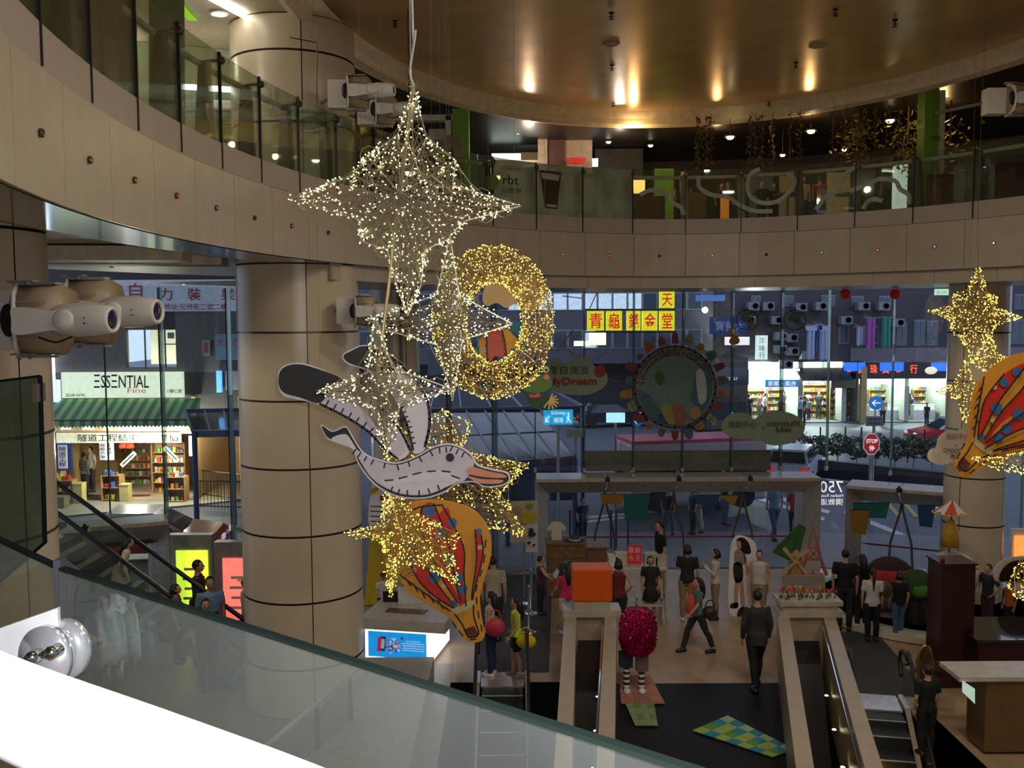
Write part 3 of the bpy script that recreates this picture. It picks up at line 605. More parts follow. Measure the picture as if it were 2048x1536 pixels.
# wreath
def wreath():
    C = P(990, 645, 10.6); t = thing('light_wreath', C, 'big round golden light wreath hanging before the glass wall', 'hanging light')
    ca = cos(.62); sa = sin(.62); R, r = .60, .175
    def T(u, v, rr=r): x = (R + rr * cos(v)) * cos(u) * 1.0; z = (R + rr * cos(v)) * sin(u) * 1.08; y = rr * sin(v); return C + V((x * ca - y * sa, x * sa + y * ca, z))
    m = MB()
    for k in range(8): m.tube([T(2 * pi * i / 36, 2 * pi * k / 8) for i in range(36)], .006, 4, close=True)
    for i in range(24): m.tube([T(2 * pi * i / 24, 2 * pi * k / 8) for k in range(8)], .005, 4, close=True)
    m.build('wire_frame', GOLDWIRE, t)
    m = MB()
    for i in range(700):
        u, v = rnd(0, 6.28), rnd(0, 6.28); m.tube([T(u, v), T(u + rnd(.05, .2), v + rnd(-.8, .8), r * .9), T(u + rnd(.2, .35), v + rnd(-1.2, 1.2))], .0034, 3, caps=False)
    for i in range(40):
        u, v = rnd(0, 6.28), rnd(2, 4.2); p = T(u, v, r); rr = rnd(.04, .07); m.tube([p + V((cos(k) * rr, 0, sin(k) * rr)) for k in [j * .8 for j in range(9)]], .005, 3, caps=False)
    m.build('wire_tangle', GOLDWIRE, t, kind='stuff')
    m = MB()
    for i in range(1800):
        u, v = rnd(0, 6.28), rnd(0, 6.28); p = T(u, v, r + rnd(0, .03)); d = V((rnd(-1, 1), rnd(-1, 1), rnd(-1, 1))).normalized(); x = d.orthogonal().normalized(); y = d.cross(x); q = .0068
        m.add([p - d * q * 1.2, p + x * q, p + y * q, p - x * q, p - y * q, p + d * q * 1.6], [(0, 2, 1), (0, 3, 2), (0, 4, 3), (0, 1, 4), (5, 1, 2), (5, 2, 3), (5, 3, 4), (5, 4, 1)])
    m.build('bulb_cluster', LEDG, t, kind='stuff')
wreath()
# cables
def cable(pts, r, label, material=None): m = MB(); m.tube(smoothpts(pts, 5, False), r, 6); return m.build('hanging_cable', material or mat('white_cable', (.6, .6, .58), .5), label=label, cat='cable')
a = P(828, 172, 6.6)
cable([a, P(820, 140, 6.6), P(831, 60, 6.6), P(824, 0, 6.6), V((P(824, 0, 6.6).x, 6.6, 12.2))], .009, 'white power cable leading up from the largest silvery star')
cable([P(826, 160, 6.62), P(820, 60, 6.62), V((P(824, 0, 6.6).x - .01, 6.62, 12.2))], .005, 'thin twisted steel wire beside the white power cable', STEEL)
t = thing('hook_ring', P(819, 167, 6.6), 'brass ring hooked at the tip of the largest silvery star', 'ring'); c = P(819, 167, 6.6)
m = MB(); m.tube([c + V((cos(k * pi / 6) * .022, 0, sin(k * pi / 6) * .022)) for k in range(12)], .003, 5, close=True); m.build('ring', mat('brass', (.5, .36, .14), .3, .8), t)
for (x, y, Y, x2, lab) in ((863, 160, 9, 863, 'hair-thin wire left of the wreath'), (976, 500, 10.6, 977, 'hair-thin wire holding the golden wreath'), (1957, 533, 16.2, 1955, 'hair-thin wire holding the right golden stars')):
    a = P(x, y, Y); cable([a, V((P(x2, y - 80, Y).x, Y, a.z + 1.0)), V((a.x, Y, 12.15))], .0015 if Y < 12 else .003, lab, mat('grey_monofilament', (.10, .09, .08), .6))
# ================================================================== HANGING CUTOUTS
INK = mat('dark_ink', (.03, .026, .03), .6); LIL = mat('pale_lilac_board', (.76, .70, .77), .5, 0, .03); WHB = mat('white_board', (.88, .85, .90), .5, 0, .03)
def board(name, Y, layers, label, cat, group=None, th=.02, hang=None):
    """layers: (part name, pixels, material, smooth) each one thin sheet a little prouder than the last"""
    xs = [p for p in layers[0][1]]; cx = sum(p[0] for p in xs) / len(xs); cy = sum(p[1] for p in xs) / len(xs)
    t = thing(name, P(cx, cy, Y), label, cat, group)
    for i, (pn, pts, mt, sm) in enumerate(layers):
        y = Y - .0035 * i if i else Y
        if isinstance(pts, tuple) and pts[0] == 'circle':
            _, x0, y0, r0 = pts; ring = [P(x0 + r0 * cos(2 * pi * k / 20), y0 + r0 * sin(2 * pi * k / 20), y) for k in range(20)]
        elif isinstance(pts, tuple) and pts[0] == 'line':
            _, pl, wd = pts; m = MB(); pl = [P(a, b, y) for a, b in pl]; pl = smoothpts(pl, 4, False) if sm else pl
            wd = wd * y / 1900
            for a, b in zip(pl, pl[1:]):
                d = (b - a).normalized(); u = V((-d.z, 0, d.x)) * wd / 2; m.prism([a - u - d * wd * .3, b - u + d * wd * .3, b + u + d * wd * .3, a + u - d * wd * .3], (0, .003, 0))
            m.build(pn, mt, t); continue
        else:
            ring = [P(a, b, y) for a, b in pts]
            if sm: ring = smoothpts(ring, 4)
        m = MB(); m.prism(ring, (0, th if i == 0 else .003, 0)); m.build(pn, mt, t)
    return t
def ticks(line, n, L, side=1, wd=3.):
    out = []
    for i in range(n):
        k = (i + .5) / n * (len(line) - 1); j = int(k); f = k - j; a, b = line[j], line[j + 1]; x = a[0] + (b[0] - a[0]) * f; y = a[1] + (b[1] - a[1]) * f
        d = math.hypot(b[0] - a[0], b[1] - a[1]); nx, ny = -(b[1] - a[1]) / d * side, (b[0] - a[0]) / d * side; out.append(('stitch', ('line', [(x, y), (x + nx * L, y + ny * L)], wd), INK, False))
    return out
# the bird: three boards (two wings, one body)
YB = 7.6
w1 = [(700, 700), (728, 690), (765, 700), (800, 724), (835, 765), (858, 800), (862, 850), (852, 895), (826, 905), (812, 850), (790, 800), (765, 770), (730, 740), (695, 728), (684, 712)]
board('bird_wing', YB + .06, [('board', w1, WHB, True), ('black_tip', [(702, 702), (728, 692), (765, 702), (797, 724), (772, 750), (735, 738), (698, 726), (687, 712)], INK, True),
    ('outline', ('line', [(797, 724), (832, 765), (855, 803), (859, 850), (850, 893)], 6), INK, True), ('outline', ('line', [(826, 900), (814, 850), (798, 812)], 5), INK, True)] + ticks([(798, 812), (814, 850), (824, 893)], 8, 8, -1), 'far wing of the white bird cutout, black tipped, behind', 'cutout')
w2 = [(556, 765), (560, 738), (585, 726), (620, 730), (668, 750), (720, 775), (765, 810), (800, 855), (820, 900), (795, 920), (765, 895), (735, 865), (690, 835), (640, 810), (590, 798), (565, 790)]
board('bird_wing', YB + .03, [('board', w2, WHB, True), ('lilac_face', [(655, 760), (720, 785), (765, 822), (795, 862), (810, 900), (792, 912), (760, 880), (715, 845), (655, 808)], LIL, True), ('black_tip', [(557, 765), (562, 740), (585, 729), (620, 733), (684, 758), (662, 775), (640, 806), (600, 795), (567, 785)], INK, True),
    ('outline', ('line', [(640, 808), (690, 833), (735, 862), (765, 893), (795, 918)], 5), INK, True), ('outline', ('line', [(765, 818), (800, 860), (820, 900)], 5), INK, True)] + ticks([(645, 806), (690, 830), (735, 858), (768, 888)], 9, -10), 'near wing of the white bird cutout, raised to the left with a black tip', 'cutout')
bd = [(643, 850), (665, 862), (690, 852), (702, 868), (722, 900), (745, 915), (790, 925), (830, 913), (870, 892), (905, 888), (940, 905), (955, 928), (985, 938), (1015, 945), (1020, 960), (1005, 972), (970, 975), (948, 965), (915, 968), (890, 985), (850, 997), (800, 995), (760, 978), (735, 955), (715, 925), (705, 898), (685, 890), (655, 878), (645, 862)]
body = [(706, 896), (724, 906), (748, 920), (792, 930), (832, 918), (872, 897), (905, 893), (934, 908), (948, 930), (930, 960), (905, 965), (885, 978), (850, 990), (803, 988), (764, 972), (740, 952), (722, 925)]
belly = [(760, 963), (800, 957), (845, 946), (885, 942), (920, 958), (890, 975), (850, 988), (803, 986), (775, 975)]
back = [(706, 896), (724, 908), (748, 921), (792, 931), (832, 918), (872, 897)]
board('bird_cutout', YB, [('board', bd, WHB, True), ('outline', [(645, 852), (665, 864), (690, 855), (700, 868), (722, 903), (745, 918), (790, 928), (830, 916), (870, 895), (905, 891), (938, 908), (953, 931), (985, 941), (1012, 947), (1017, 960), (1003, 969), (970, 972), (948, 962), (915, 965), (888, 982), (850, 994), (800, 992), (762, 975), (738, 953), (718, 925), (707, 896), (686, 888), (657, 876), (647, 862)], INK, True),
    ('lilac_body', body, LIL, True), ('tail_face', [(662, 878), (690, 868), (705, 885), (712, 900), (690, 890)], WHB, True), ('white_belly', belly, WHB, True), ('eye', ('circle', 900, 915, 8.5), INK, False),
    ('beak_upper', [(941, 933), (975, 942), (1005, 948), (1012, 955), (975, 955), (935, 947)], mat('salmon_board', (.85, .34, .20), .5), True), ('beak_lower', [(935, 952), (965, 958), (1005, 960), (998, 967), (965, 967), (945, 960)], mat('salmon_board', 0), True)]
    + ticks(back, 9, 10, 1) + ticks(body[5:8], 5, 10, 1) + ticks([(775, 980), (803, 990), (850, 990), (888, 976)], 6, -9, 1) + [('stitch', ('line', [(x, y), (x + 16, y - dy)], 3), INK, False) for x, y, dy in ((770, 961, 1), (798, 957, 4), (826, 949, 4), (855, 943, 1), (884, 942, -2), (903, 951, -6))],
    'white bird cutout with black stitches, eye and salmon beak, flying right', 'cutout')
# hot-air balloon
ORG = mat('orange_board', (.78, .34, .035), .5, 0, .03); REDB = mat('red_board', (.72, .035, .02), .5, 0, .03); BLUB = mat('blue_dot_board', (.06, .17, .42), .5); CRM = mat('cream_band_board', (.62, .56, .30), .5); BRN = mat('brown_board', (.16, .04, .025), .5)
def balloon(Y, T, label, part2=True):
    L = lambda pts: [T(x, y) for x, y in pts]
    lay = [('board', L([(860, 1000), (900, 1003), (950, 1022), (978, 1060), (982, 1110), (968, 1160), (960, 1200), (966, 1250), (970, 1268), (962, 1282), (940, 1285), (922, 1270), (905, 1240), (860, 1212), (812, 1178), (790, 1130), (785, 1080), (800, 1030), (825, 1005)]), ORG, True),
        ('red_gore', L([(845, 1013), (868, 1008), (885, 1060), (893, 1110), (900, 1160), (926, 1212), (915, 1205), (880, 1150), (860, 1100), (838, 1050)]), REDB, True),
        ('red_gore', L([(895, 1015), (905, 1045), (925, 1090), (928, 1140), (926, 1180), (932, 1215), (922, 1200), (905, 1150), (885, 1080), (872, 1040)]), REDB, True),
        ('red_gore', L([(812, 1055), (835, 1100), (862, 1150), (900, 1200), (912, 1213), (880, 1200), (840, 1165), (812, 1110)]), REDB, True),
        ('red_gore', L([(950, 1060), (962, 1070), (966, 1110), (958, 1150), (948, 1180), (953, 1120)]), REDB, True),
        ('neck_band', L([(903, 1219), (920, 1213), (945, 1198), (950, 1210), (930, 1222), (912, 1229)]), CRM, False),
        ('basket', L([(930, 1258), (948, 1252), (957, 1268), (945, 1276), (937, 1274)]), BRN, False)]
    for x, y, r in ((858, 1022, 12), (883, 1068, 11), (899, 1120, 12), (869, 1155, 12), (915, 1155, 11), (925, 1178, 10), (820, 1085, 10), (828, 1118, 9), (905, 1045, 9), (958, 1063, 6), (908, 1208, 7)): lay.append(('blue_dot', ('circle',) + tuple(T(x, y)) + (r * T.k,), BLUB, False))
    for x, y, r in ((868, 1045, 6), (828, 1140, 5), (888, 1172, 5), (960, 1095, 5)): lay.append(('white_dot', ('circle',) + tuple(T(x, y)) + (r * T.k,), CRM, False))
    for ln in ([(845, 1013), (838, 1050), (860, 1100), (880, 1150), (915, 1205)], [(868, 1008), (895, 1080), (908, 1150), (922, 1205)], [(885, 1012), (926, 1090), (928, 1150), (932, 1212)], [(812, 1110), (840, 1165), (880, 1200), (908, 1216)], [(950, 1060), (953, 1120), (945, 1180), (944, 1200)], [(962, 1070), (966, 1110), (950, 1175), (945, 1198)], [(812, 1055), (835, 1100), (862, 1150), (905, 1208)], [(910, 1229), (925, 1250), (937, 1274), (957, 1268), (948, 1235), (947, 1210)], [(800, 1150), (850, 1187), (900, 1222)], [(825, 1020), (845, 1013), (885, 1010)]):
        lay.append(('ink_line', ('line', L(ln), 3.2 * T.k), INK, True))
    for ln in ([(812, 1158), (822, 1172)], [(826, 1168), (836, 1184)], [(842, 1180), (850, 1196)], [(858, 1190), (868, 1206)], [(876, 1200), (886, 1218)], [(972, 1080), (970, 1095)], [(970, 1110), (967, 1125)], [(964, 1140), (960, 1152)], [(954, 1170), (952, 1182)], [(953, 1195), (954, 1208)], [(956, 1222), (958, 1236)], [(962, 1250), (964, 1262)], [(905, 1245), (912, 1255)], [(918, 1262), (926, 1272)], [(940, 1280), (952, 1278)]):
        lay.append(('stitch', ('line', L(ln), 3 * T.k), INK, False))
    return board('balloon_cutout', Y, lay, label, 'cutout')
class TF:
    def __init__(s, k, a, dx, dy, flip=1): s.k, s.a, s.dx, s.dy, s.f = k, a, dx, dy, flip
    def __call__(s, x, y):
        x -= 900; y -= 1140; x *= s.f; return (s.dx + s.k * (x * cos(s.a) - y * sin(s.a)), s.dy + s.k * (x * sin(s.a) + y * cos(s.a)))
balloon(9.2, TF(1.0, 0, 900, 1140), 'orange and red hot-air balloon cutout hanging upright in the middle')
balloon(14.0, TF(.98, 1.12, 2020, 838), 'orange and red hot-air balloon cutout tilted at the right edge')
# umbrella, cloud and frog seen through the wreath
TEAL = mat('teal_board', (.0, .14, .22), .5); CORAL = mat('coral_board', (.62, .10, .07), .5); SAND = mat('sand_board', (.62, .42, .19), .5, 0, .03); YEL = mat('amber_board', (.70, .34, .02), .5)
board('umbrella_cutout', 11.8, [('board', [(950, 740), (955, 690), (985, 655), (1030, 642), (1058, 652), (1058, 690), (1045, 705), (1030, 692), (1015, 715), (990, 710), (975, 728)], TEAL, True), ('amber_gore', [(957, 680), (970, 668), (973, 690), (958, 695)], YEL, False), ('sand_gore', [(958, 695), (972, 690), (975, 725), (960, 722)], SAND, False), ('coral_gore', [(976, 668), (1002, 656), (1012, 712), (990, 712), (977, 726)], CORAL, True), ('amber_gore', [(1004, 655), (1025, 668), (1043, 690), (1022, 698), (1014, 710)], YEL, True),
    ('seam', ('line', [(974, 668), (974, 700), (976, 726)], 2.5), INK, False), ('seam', ('line', [(1003, 656), (1010, 685), (1013, 712)], 2.5), INK, True), ('seam', ('line', [(1025, 664), (1038, 678), (1045, 694)], 2.5), INK, True)] + ticks([(974, 668), (974, 700), (976, 726)], 4, 4, 1, 2) + ticks([(1003, 656), (1010, 685), (1013, 712)], 6, 4, 1, 2), 'patchwork umbrella cutout seen through the golden wreath', 'cutout')
board('cloud_cutout', 12.0, [('board', [(965, 600), (972, 570), (1000, 555), (1040, 548), (1075, 552), (1095, 575), (1085, 600), (1068, 620), (1042, 618), (1030, 608), (1012, 616), (994, 606), (975, 612)], SAND, True)], 'sand coloured cloud cutout behind the golden wreath', 'cutout')
FG = mat('frog_green_board', (.08, .19, .02), .5); DG = mat('dark_green_board', (.012, .05, .02), .5)
board('frog_cutout', 11.5, [('board', [(1042, 775), (1060, 757), (1080, 745), (1082, 732), (1098, 730), (1104, 748), (1106, 770), (1095, 785), (1080, 792), (1092, 790), (1112, 788), (1120, 800), (1112, 818), (1085, 820), (1060, 812), (1055, 795), (1045, 788)], DG, True), ('green_face', [(1044, 775), (1062, 758), (1083, 750), (1100, 755), (1103, 770), (1090, 783), (1062, 786)], FG, True), ('eyeball', ('circle', 1091, 739, 7), CRM, False), ('pupil', ('circle', 1093, 740, 2.6), INK, False), ('cheek', ('circle', 1093, 754, 6), mat('pink_board', (.7, .18, .18), .5), False), ('tongue', [(1056, 757), (1066, 756), (1078, 752), (1068, 765), (1060, 764)], mat('rose_board', (.66, .06, .07), .5), False), ('lip', ('line', [(1056, 756), (1068, 751), (1080, 750)], 2.5), CRM, True), ('bow', [(1058, 788), (1068, 790), (1078, 786), (1082, 793), (1068, 796), (1060, 794)], mat('rose_board', 0), False)]
    + [('wheel_spoke', ('line', [(1100, 800), (1100 + 17 * cos(a), 803 + 15 * sin(a))], 3.5), SAND, False) for a in (-1.3, -.8, -.3, .2, .7, 1.2, 1.7, 2.3)], 'green frog cutout with a bow tie below the wreath', 'cutout')
board('cloud_sign', 15.0, [('board', [(1855, 915), (1860, 900), (1872, 895), (1878, 875), (1895, 862), (1912, 862), (1925, 858), (1945, 862), (1960, 880), (1960, 920), (1935, 930), (1905, 925), (1885, 930), (1865, 925)], CREAM, True)], 'cream cloud shaped sign hanging left of the right balloon', 'sign')
cs = bpy.data.objects[[o.name for o in COL.objects if o.name.startswith('cloud_sign')][-1]]
text('始創中心', P(1892, 866, 14.97), P(1938, 866, 14.97), P(1892, 879, 14.97), BRN, cs); text('X', P(1908, 888, 14.97), P(1914, 888, 14.97), P(1908, 895, 14.97), BRN, cs); text('CHOCOLATE', P(1886, 896, 14.97), P(1946, 898, 14.97), P(1886, 905, 14.97), BRN, cs, bold=.02); text('RAIN', P(1902, 908, 14.97), P(1932, 909, 14.97), P(1902, 916, 14.97), BRN, cs, bold=.02); text('WONDERSHOW CENTRE', P(1887, 881, 14.97), P(1942, 882, 14.97), P(1887, 884, 14.97), REDB, cs) if False else None

def hang(px, py, Y, label): a = P(px, py, Y); cable([a, V((a.x, Y, (a.z + 12.15) / 2)), V((a.x, Y, 12.15))], .0009 if Y < 9 else .0014, label, mat('grey_monofilament', (.06, .06, .055), .6))
hang(900, 474, 6.95, 'hair-thin wire down to the star overlapping the wreath'); hang(886, 822, 10.2, 'hair-thin wire down to the upper golden star'); hang(775, 978, 8.3, 'hair-thin wire down to the lower golden star'); hang(640, 733, 7.63, 'hair-thin wire down to the near wing of the bird'); hang(870, 895, 7.6, 'hair-thin wire down to the bird back'); hang(728, 693, 7.66, 'hair-thin wire down to the far wing of the bird')
hang(900, 1003, 9.2, 'hair-thin wire down to the upright balloon'); hang(2040, 745, 14.0, 'hair-thin wire down to the tilted balloon'); hang(1030, 550, 12.0, 'hair-thin wire down to the sand coloured cloud'); hang(1030, 645, 11.8, 'hair-thin wire down to the umbrella cutout'); hang(1090, 732, 11.5, 'hair-thin wire down to the frog cutout'); hang(1930, 862, 15.0, 'hair-thin wire down to the cream cloud sign')
# ================================================================== PEOPLE
RQ = []
SKIN = mat('skin', (.52, .32, .22), .6, 0, .04); HAIR = mat('black_hair', (.012, .009, .008), .5, 0, .2, 40)
def cloth(name, c): return mat(name, c, .85, 0, .12, 25)
def person(label, foot, ang, H, shirt, pants, hair='short', sleeves='short', bottoms='trousers', stride=0., arms=('down', 'down'), lean=0., female=False, fine=True, cap=None, shoes=None, group=None, pattern=None, sit=0):
    foot = V(foot); k = H / 1.7; fw = V((cos(ang), sin(ang), 0)); rt = V((sin(ang), -cos(ang), 0))
    def W(p): return foot + (rt * p[0] + fw * (p[1] + lean * max(0, p[2] - .9)) + V((0, 0, p[2]))) * k
    t = thing('person', foot, label, 'person', group)
    Rm = Matrix((rt, fw, V((0, 0, 1)))).transposed()
    sw = .162 if female else .174; hw = .10
    up = lambda mb, pts, r, n=10, flat=1.: mb.tube([W(p) for p in pts], [x * k for x in r] if isinstance(r, list) else r * k, n, up=fw, flat=flat)
    s = stride / 2
    legs = []
    for sd in (-1, 1):
        y = s * sd; hip = (sd * hw, 0, .90)
        if sit: kn = (sd * hw, .42, .52); an = (sd * hw, .40, .09)
        else: kn = (sd * .095, y * .55 + .03 * (1 if y > 0 else .3), .49); an = (sd * .09, y, .085 + (.04 if y < 0 else 0))
        legs.append((hip, kn, an))
    pose = {'down': ((.06, -.02, -.28), (.05, .06, -.54)), 'fwd': ((.04, .08, -.26), (.0, .33, -.30)), 'phone': ((.05, .05, -.27), (-.10, .27, -.10)), 'hip': ((.14, -.06, -.26), (.02, .06, -.44)),
            'out': ((.24, .05, -.12), (.46, .16, -.17)), 'bag': ((.08, -.04, -.27), (.10, .12, -.46)), 'swing': ((.06, .10, -.26), (.05, .26, -.44)), 'back': ((.06, -.12, -.25), (.06, -.16, -.50)), 'cross': ((.06, .02, -.27), (-.14, .2, -.36))}
    arm = []
    for sd, a in ((-1, arms[0]), (1, arms[1])):
        S = (sd * sw, 0, 1.39); e, w_ = pose[a]; arm.append((S, (S[0] + sd * e[0], e[1], S[2] + e[2]), (S[0] + sd * w_[0], w_[1], S[2] + w_[2])))
    b = MB()
    torso = lambda mb, g: up(mb, [(0, 0, .84), (0, 0, .93), (0, .01, 1.06), (0, .015, 1.22), (0, .0, 1.36), (0, -.01, 1.43)], [(.150 if female else .145) + g, (.160 if female else .150) + g, (.125 if female else .138) + g, (.142 if female else .158) + g, (.150 if female else .160) + g, .075 + g], 14, 1.)
    def squash(mb, i0, f=.66):    # flatten the torso front to back
        for i in range(i0, len(mb.v)):
            d = mb.v[i] - foot; y = d.dot(fw); mid = lean * max(0, d.z - .9 * k); mb.v[i] -= fw * ((y - mid) * (1 - f))
    torso(b, 0); squash(b, 0)
    for h_, kn, an in legs:
        up(b, [h_, tuple((p + q) / 2 for p, q in zip(h_, kn)), kn, (kn[0], kn[1] * .6 + an[1] * .4 - .02, kn[2] * .65 + an[2] * .35), an], [.088, .075, .052, .056, .036])
        up(b, [(an[0], an[1] - .05, .035), (an[0], an[1] + .06, .035), (an[0], an[1] + .15, .025)], [.036, .04, .03], 8)
    for S, e, w_ in arm:
        up(b, [(S[0] * .75, S[1], S[2] - .01), S, e, tuple((p * .5 + q * .5) for p, q in zip(e, w_)), w_], [.05, .05, .036, .035, .025], 8)
    up(b, [(0, -.01, 1.40), (0, .0, 1.52)], [.055, .05], 10)
    hc = W((0, .02, 1.585)); b.ball(hc, V((.072, .090, .112)) * k, 16, rot=Rm)
    b.ball(W((0, .055, 1.535)), V((.050, .055, .055)) * k, 10, rot=Rm); up(b, [(0, .10, 1.60), (0, .125, 1.572), (0, .10, 1.562)], [.011, .016, .01], 6)
    for sd in (-1, 1): b.ball(W((sd * .074, .01, 1.58)), V((.010, .020, .030)) * k, 6, rot=Rm)
    body = b.build('body', SKIN, t); RQ.append((body, (.013 if fine else .024) * k, [])); extras = RQ[-1][2]
    if fine:
        for sd in (-1, 1): extras.append(('eye', lambda m, sd=sd: m.ball(W((sd * .030, .098, 1.595)), .011 * k, 6), 1))
        extras.append(('mouth', lambda m: m.box(W((0, .112, 1.538)), (.04 * k, .012 * k, .008 * k), mtx=Rm), 2))
        for (S, e, w_), sd in zip(arm, (-1, 1)):
            d = (V(w_) - V(e)).normalized(); wv = V(w_)
            def hand(m, d=d, wv=wv, sd=sd):
                sx = V((0, 1, 0)) if abs(d.z) > .6 else V((0, 0, 1)); nn = d.cross(sx).normalized(); sx = nn.cross(d).normalized()
                m.ball(W(wv + d * .045), V((.022, .042, .05)) * k, 8, rot=(Rm @ Matrix((nn, sx, d)).transposed()))
                for j, ln in enumerate((.062, .070, .066, .052)):
                    o = wv + d * .075 + sx * (.030 - .020 * j); c = -nn * sd * (1)
                    m.tube([W(o), W(o + d * ln * .55), W(o + d * ln * .9 + c * .018)], [.009 * k, .0085 * k, .006 * k], 5)
                o = wv + d * .03 + sx * .035; m.tube([W(o), W(o + sx * .022 + d * .025), W(o + sx * .025 + d * .055)], [.011 * k, .010 * k, .007 * k], 5)
            extras.append(('hand', hand, 0))
    # clothes
    g = .014; m = MB()
    torso(m, g); squash(m, 0, .7)
    if sleeves != 'none':
        for S, e, w_ in arm:
            end = e if sleeves == 'short' else w_; f = .75 if sleeves == 'short' else .97; q = tuple(a_ + (b_ - a_) * f for a_, b_ in zip(S if sleeves == 'short' else e, end))
            pts = [(S[0] * .6, 0, S[2] - .03), S] + ([q] if sleeves == 'short' else [e, q]); up(m, pts, [.055 + g, .058 + g, .056] if sleeves == 'short' else [.05 + g, .05 + g, .04 + g, .04], 8)
    if bottoms == 'dress': up(m, [(0, 0, 1.0), (0, 0, .85), (0, 0, .55)], [.13, .19, .25], 14)
    if sleeves == 'long' and not female: up(m, [(0, 0, .98), (0, 0, .78)], [.16, .175], 14)
    top = m.build('dress' if bottoms == 'dress' else 'shirt', shirt, t); RQ.append((top, (.016 if fine else .026) * k, []))
    if bottoms in ('trousers', 'shorts'):
        m = MB(); up(m, [(0, 0, .98), (0, 0, .90), (0, 0, .82)], [.135, .158, .14], 14); squash(m, 0, .75)
        for h_, kn, an in legs:
            if bottoms == 'trousers': up(m, [h_, tuple((p + q) / 2 for p, q in zip(h_, kn)), kn, (kn[0], kn[1] * .6 + an[1] * .4 - .02, kn[2] * .65 + an[2] * .35), (an[0], an[1], an[2] + .02)], [.100, .09, .068, .070, .058])
            else: up(m, [h_, tuple((p + q * 1.) / 2 for p, q in zip(h_, kn)), tuple(p * .25 + q * .75 for p, q in zip(h_, kn))], [.102, .095, .09])
        o = m.build(bottoms, pants, t); RQ.append((o, (.016 if fine else .026) * k, []))
    elif bottoms == 'skirt':
        m = MB(); m.lathe([(.12 * k, .98 * k), (.16 * k, .88 * k), (.21 * k, .56 * k), (.20 * k, .56 * k), (.1 * k, .9 * k)], foot, 14); m.build('skirt', pants, t, True)
    # hair
    m = MB(); m.ball(W((0, -.002, 1.612)), V((.082, .098, .098)) * k, 14, rot=Rm)
    if not cap: m.v = [v if (v - W((0, 0, 1.6))).dot(fw) < .055 * k or v.z > foot.z + 1.655 * k else v - fw * .05 * k for v in m.v]
    if hair == 'long': up(m, [(0, -.04, 1.64), (0, -.075, 1.52), (0, -.085, 1.38), (0, -.10, 1.22)], [.07, .085, .09, .045], 10)
    if hair == 'pony': up(m, [(0, -.09, 1.64), (0, -.14, 1.58), (0, -.125, 1.42), (0, -.12, 1.22)], [.02, .035, .032, .012], 8)
    if hair == 'bob': up(m, [(0, -.03, 1.64), (0, -.035, 1.50)], [.085, .10], 10)
    h = m.build('hair', HAIR, t, True)
    if cap:
        m = MB(); m.lathe([(.098, 1.60), (.10, 1.65), (.085, 1.695), (.04, 1.72), (0, 1.725)], (0, 0, 0), 14); m.v = [W(v) for v in m.v]; i0 = len(m.v); q = [(-.07, .07, 1.635), (.07, .07, 1.635), (.06, .17, 1.62), (0, .19, 1.615), (-.06, .17, 1.62)]; m.prism([W(p) for p in q], V((0, 0, .012))); m.build('cap', cap, t, True)
    for h_, kn, an in legs:
        m = MB(); up(m, [(an[0], an[1] - .075, .045), (an[0], an[1] + .02, .048), (an[0], an[1] + .12, .034), (an[0], an[1] + .165, .028)], [.042, .050, .046, .03], 8); m.build('shoe', shoes or BLACK, t, True)
    t['_W'] = 0; del t['_W']
    return t, W
def finish_people():
    for o, vx, ex in RQ:
        md = o.modifiers.new('r', 'REMESH'); md.mode = 'VOXEL'; md.voxel_size = vx; md.use_smooth_shade = True
    bpy.context.view_layer.update(); dg = bpy.context.evaluated_depsgraph_get(); EY = mat('dark_eye', (.01, .008, .008), .2); MO = mat('lip', (.30, .09, .08), .5)
    for o, vx, ex in RQ:
        me = bpy.data.meshes.new_from_object(o.evaluated_get(dg)); o.modifiers.clear(); old = o.data
        if not len(me.polygons): me = old
        if ex:
            o0 = o.parent.location; m = MB()
            for _, fn, mi in ex:
                i = len(m.f); fn(m)
                for j in range(i, len(m.f)): m.m[j] = mi
            bm = bmesh.new(); bm.from_mesh(me); vs = [bm.verts.new(v - o0) for v in m.v]
            for f, mi in zip(m.f, m.m):
                try: fc = bm.faces.new([vs[i] for i in f]); fc.material_index = mi; fc.smooth = True
                except ValueError: pass
            bm.to_mesh(me); bm.free(); me.materials.append(EY); me.materials.append(MO)
        o.data = me; me.name = o.name
def HT(foot, Y, top):    # body height from a head-top pixel row
    r = ray(foot, top); return EYE + r.z / r.y * Y
def stand(px, fy=None, top=0, Y=None, z=0.):
    f = PZ(px, fy, z) if Y is None else V((P(px, 900, Y).x, Y, z)); r = ray(px, top); return f, min(2.0, EYE + r.z / r.y * f.y - z)
def ppl(label, px, fy, top, ang, *a, Y=None, z=0., **k):
    f, H = stand(px, fy, top, Y, z); return person(label, f, radians(ang), H, *a, **k)
c_ = cloth; DK = c_('charcoal_cloth', (.020, .020, .022)); NAVY = c_('navy_cloth', (.02, .03, .07)); JEAN = c_('blue_denim', (.07, .13, .22)); KHA = c_('khaki_cloth', (.30, .22, .12)); WCL = c_('white_cloth', (.62, .58, .58)); SUIT = c_('dark_grey_suit', (.030, .030, .030)); TROU = c_('black_trousers', (.008, .008, .009))
PINK = c_('hot_pink_cloth', (.62, .03, .13)); NEON = c_('neon_yellow_cloth', (.62, .85, .02)); RED = c_('red_cloth', (.45, .03, .03)); BLU = c_('light_blue_cloth', (.22, .33, .5)); STEELB = c_('steel_blue_cloth', (.10, .16, .19)); BEI = c_('beige_cloth', (.42, .36, .28)); ORC = c_('orange_cloth', (.75, .16, .04)); CRMC = c_('cream_cloth', (.66, .62, .5))
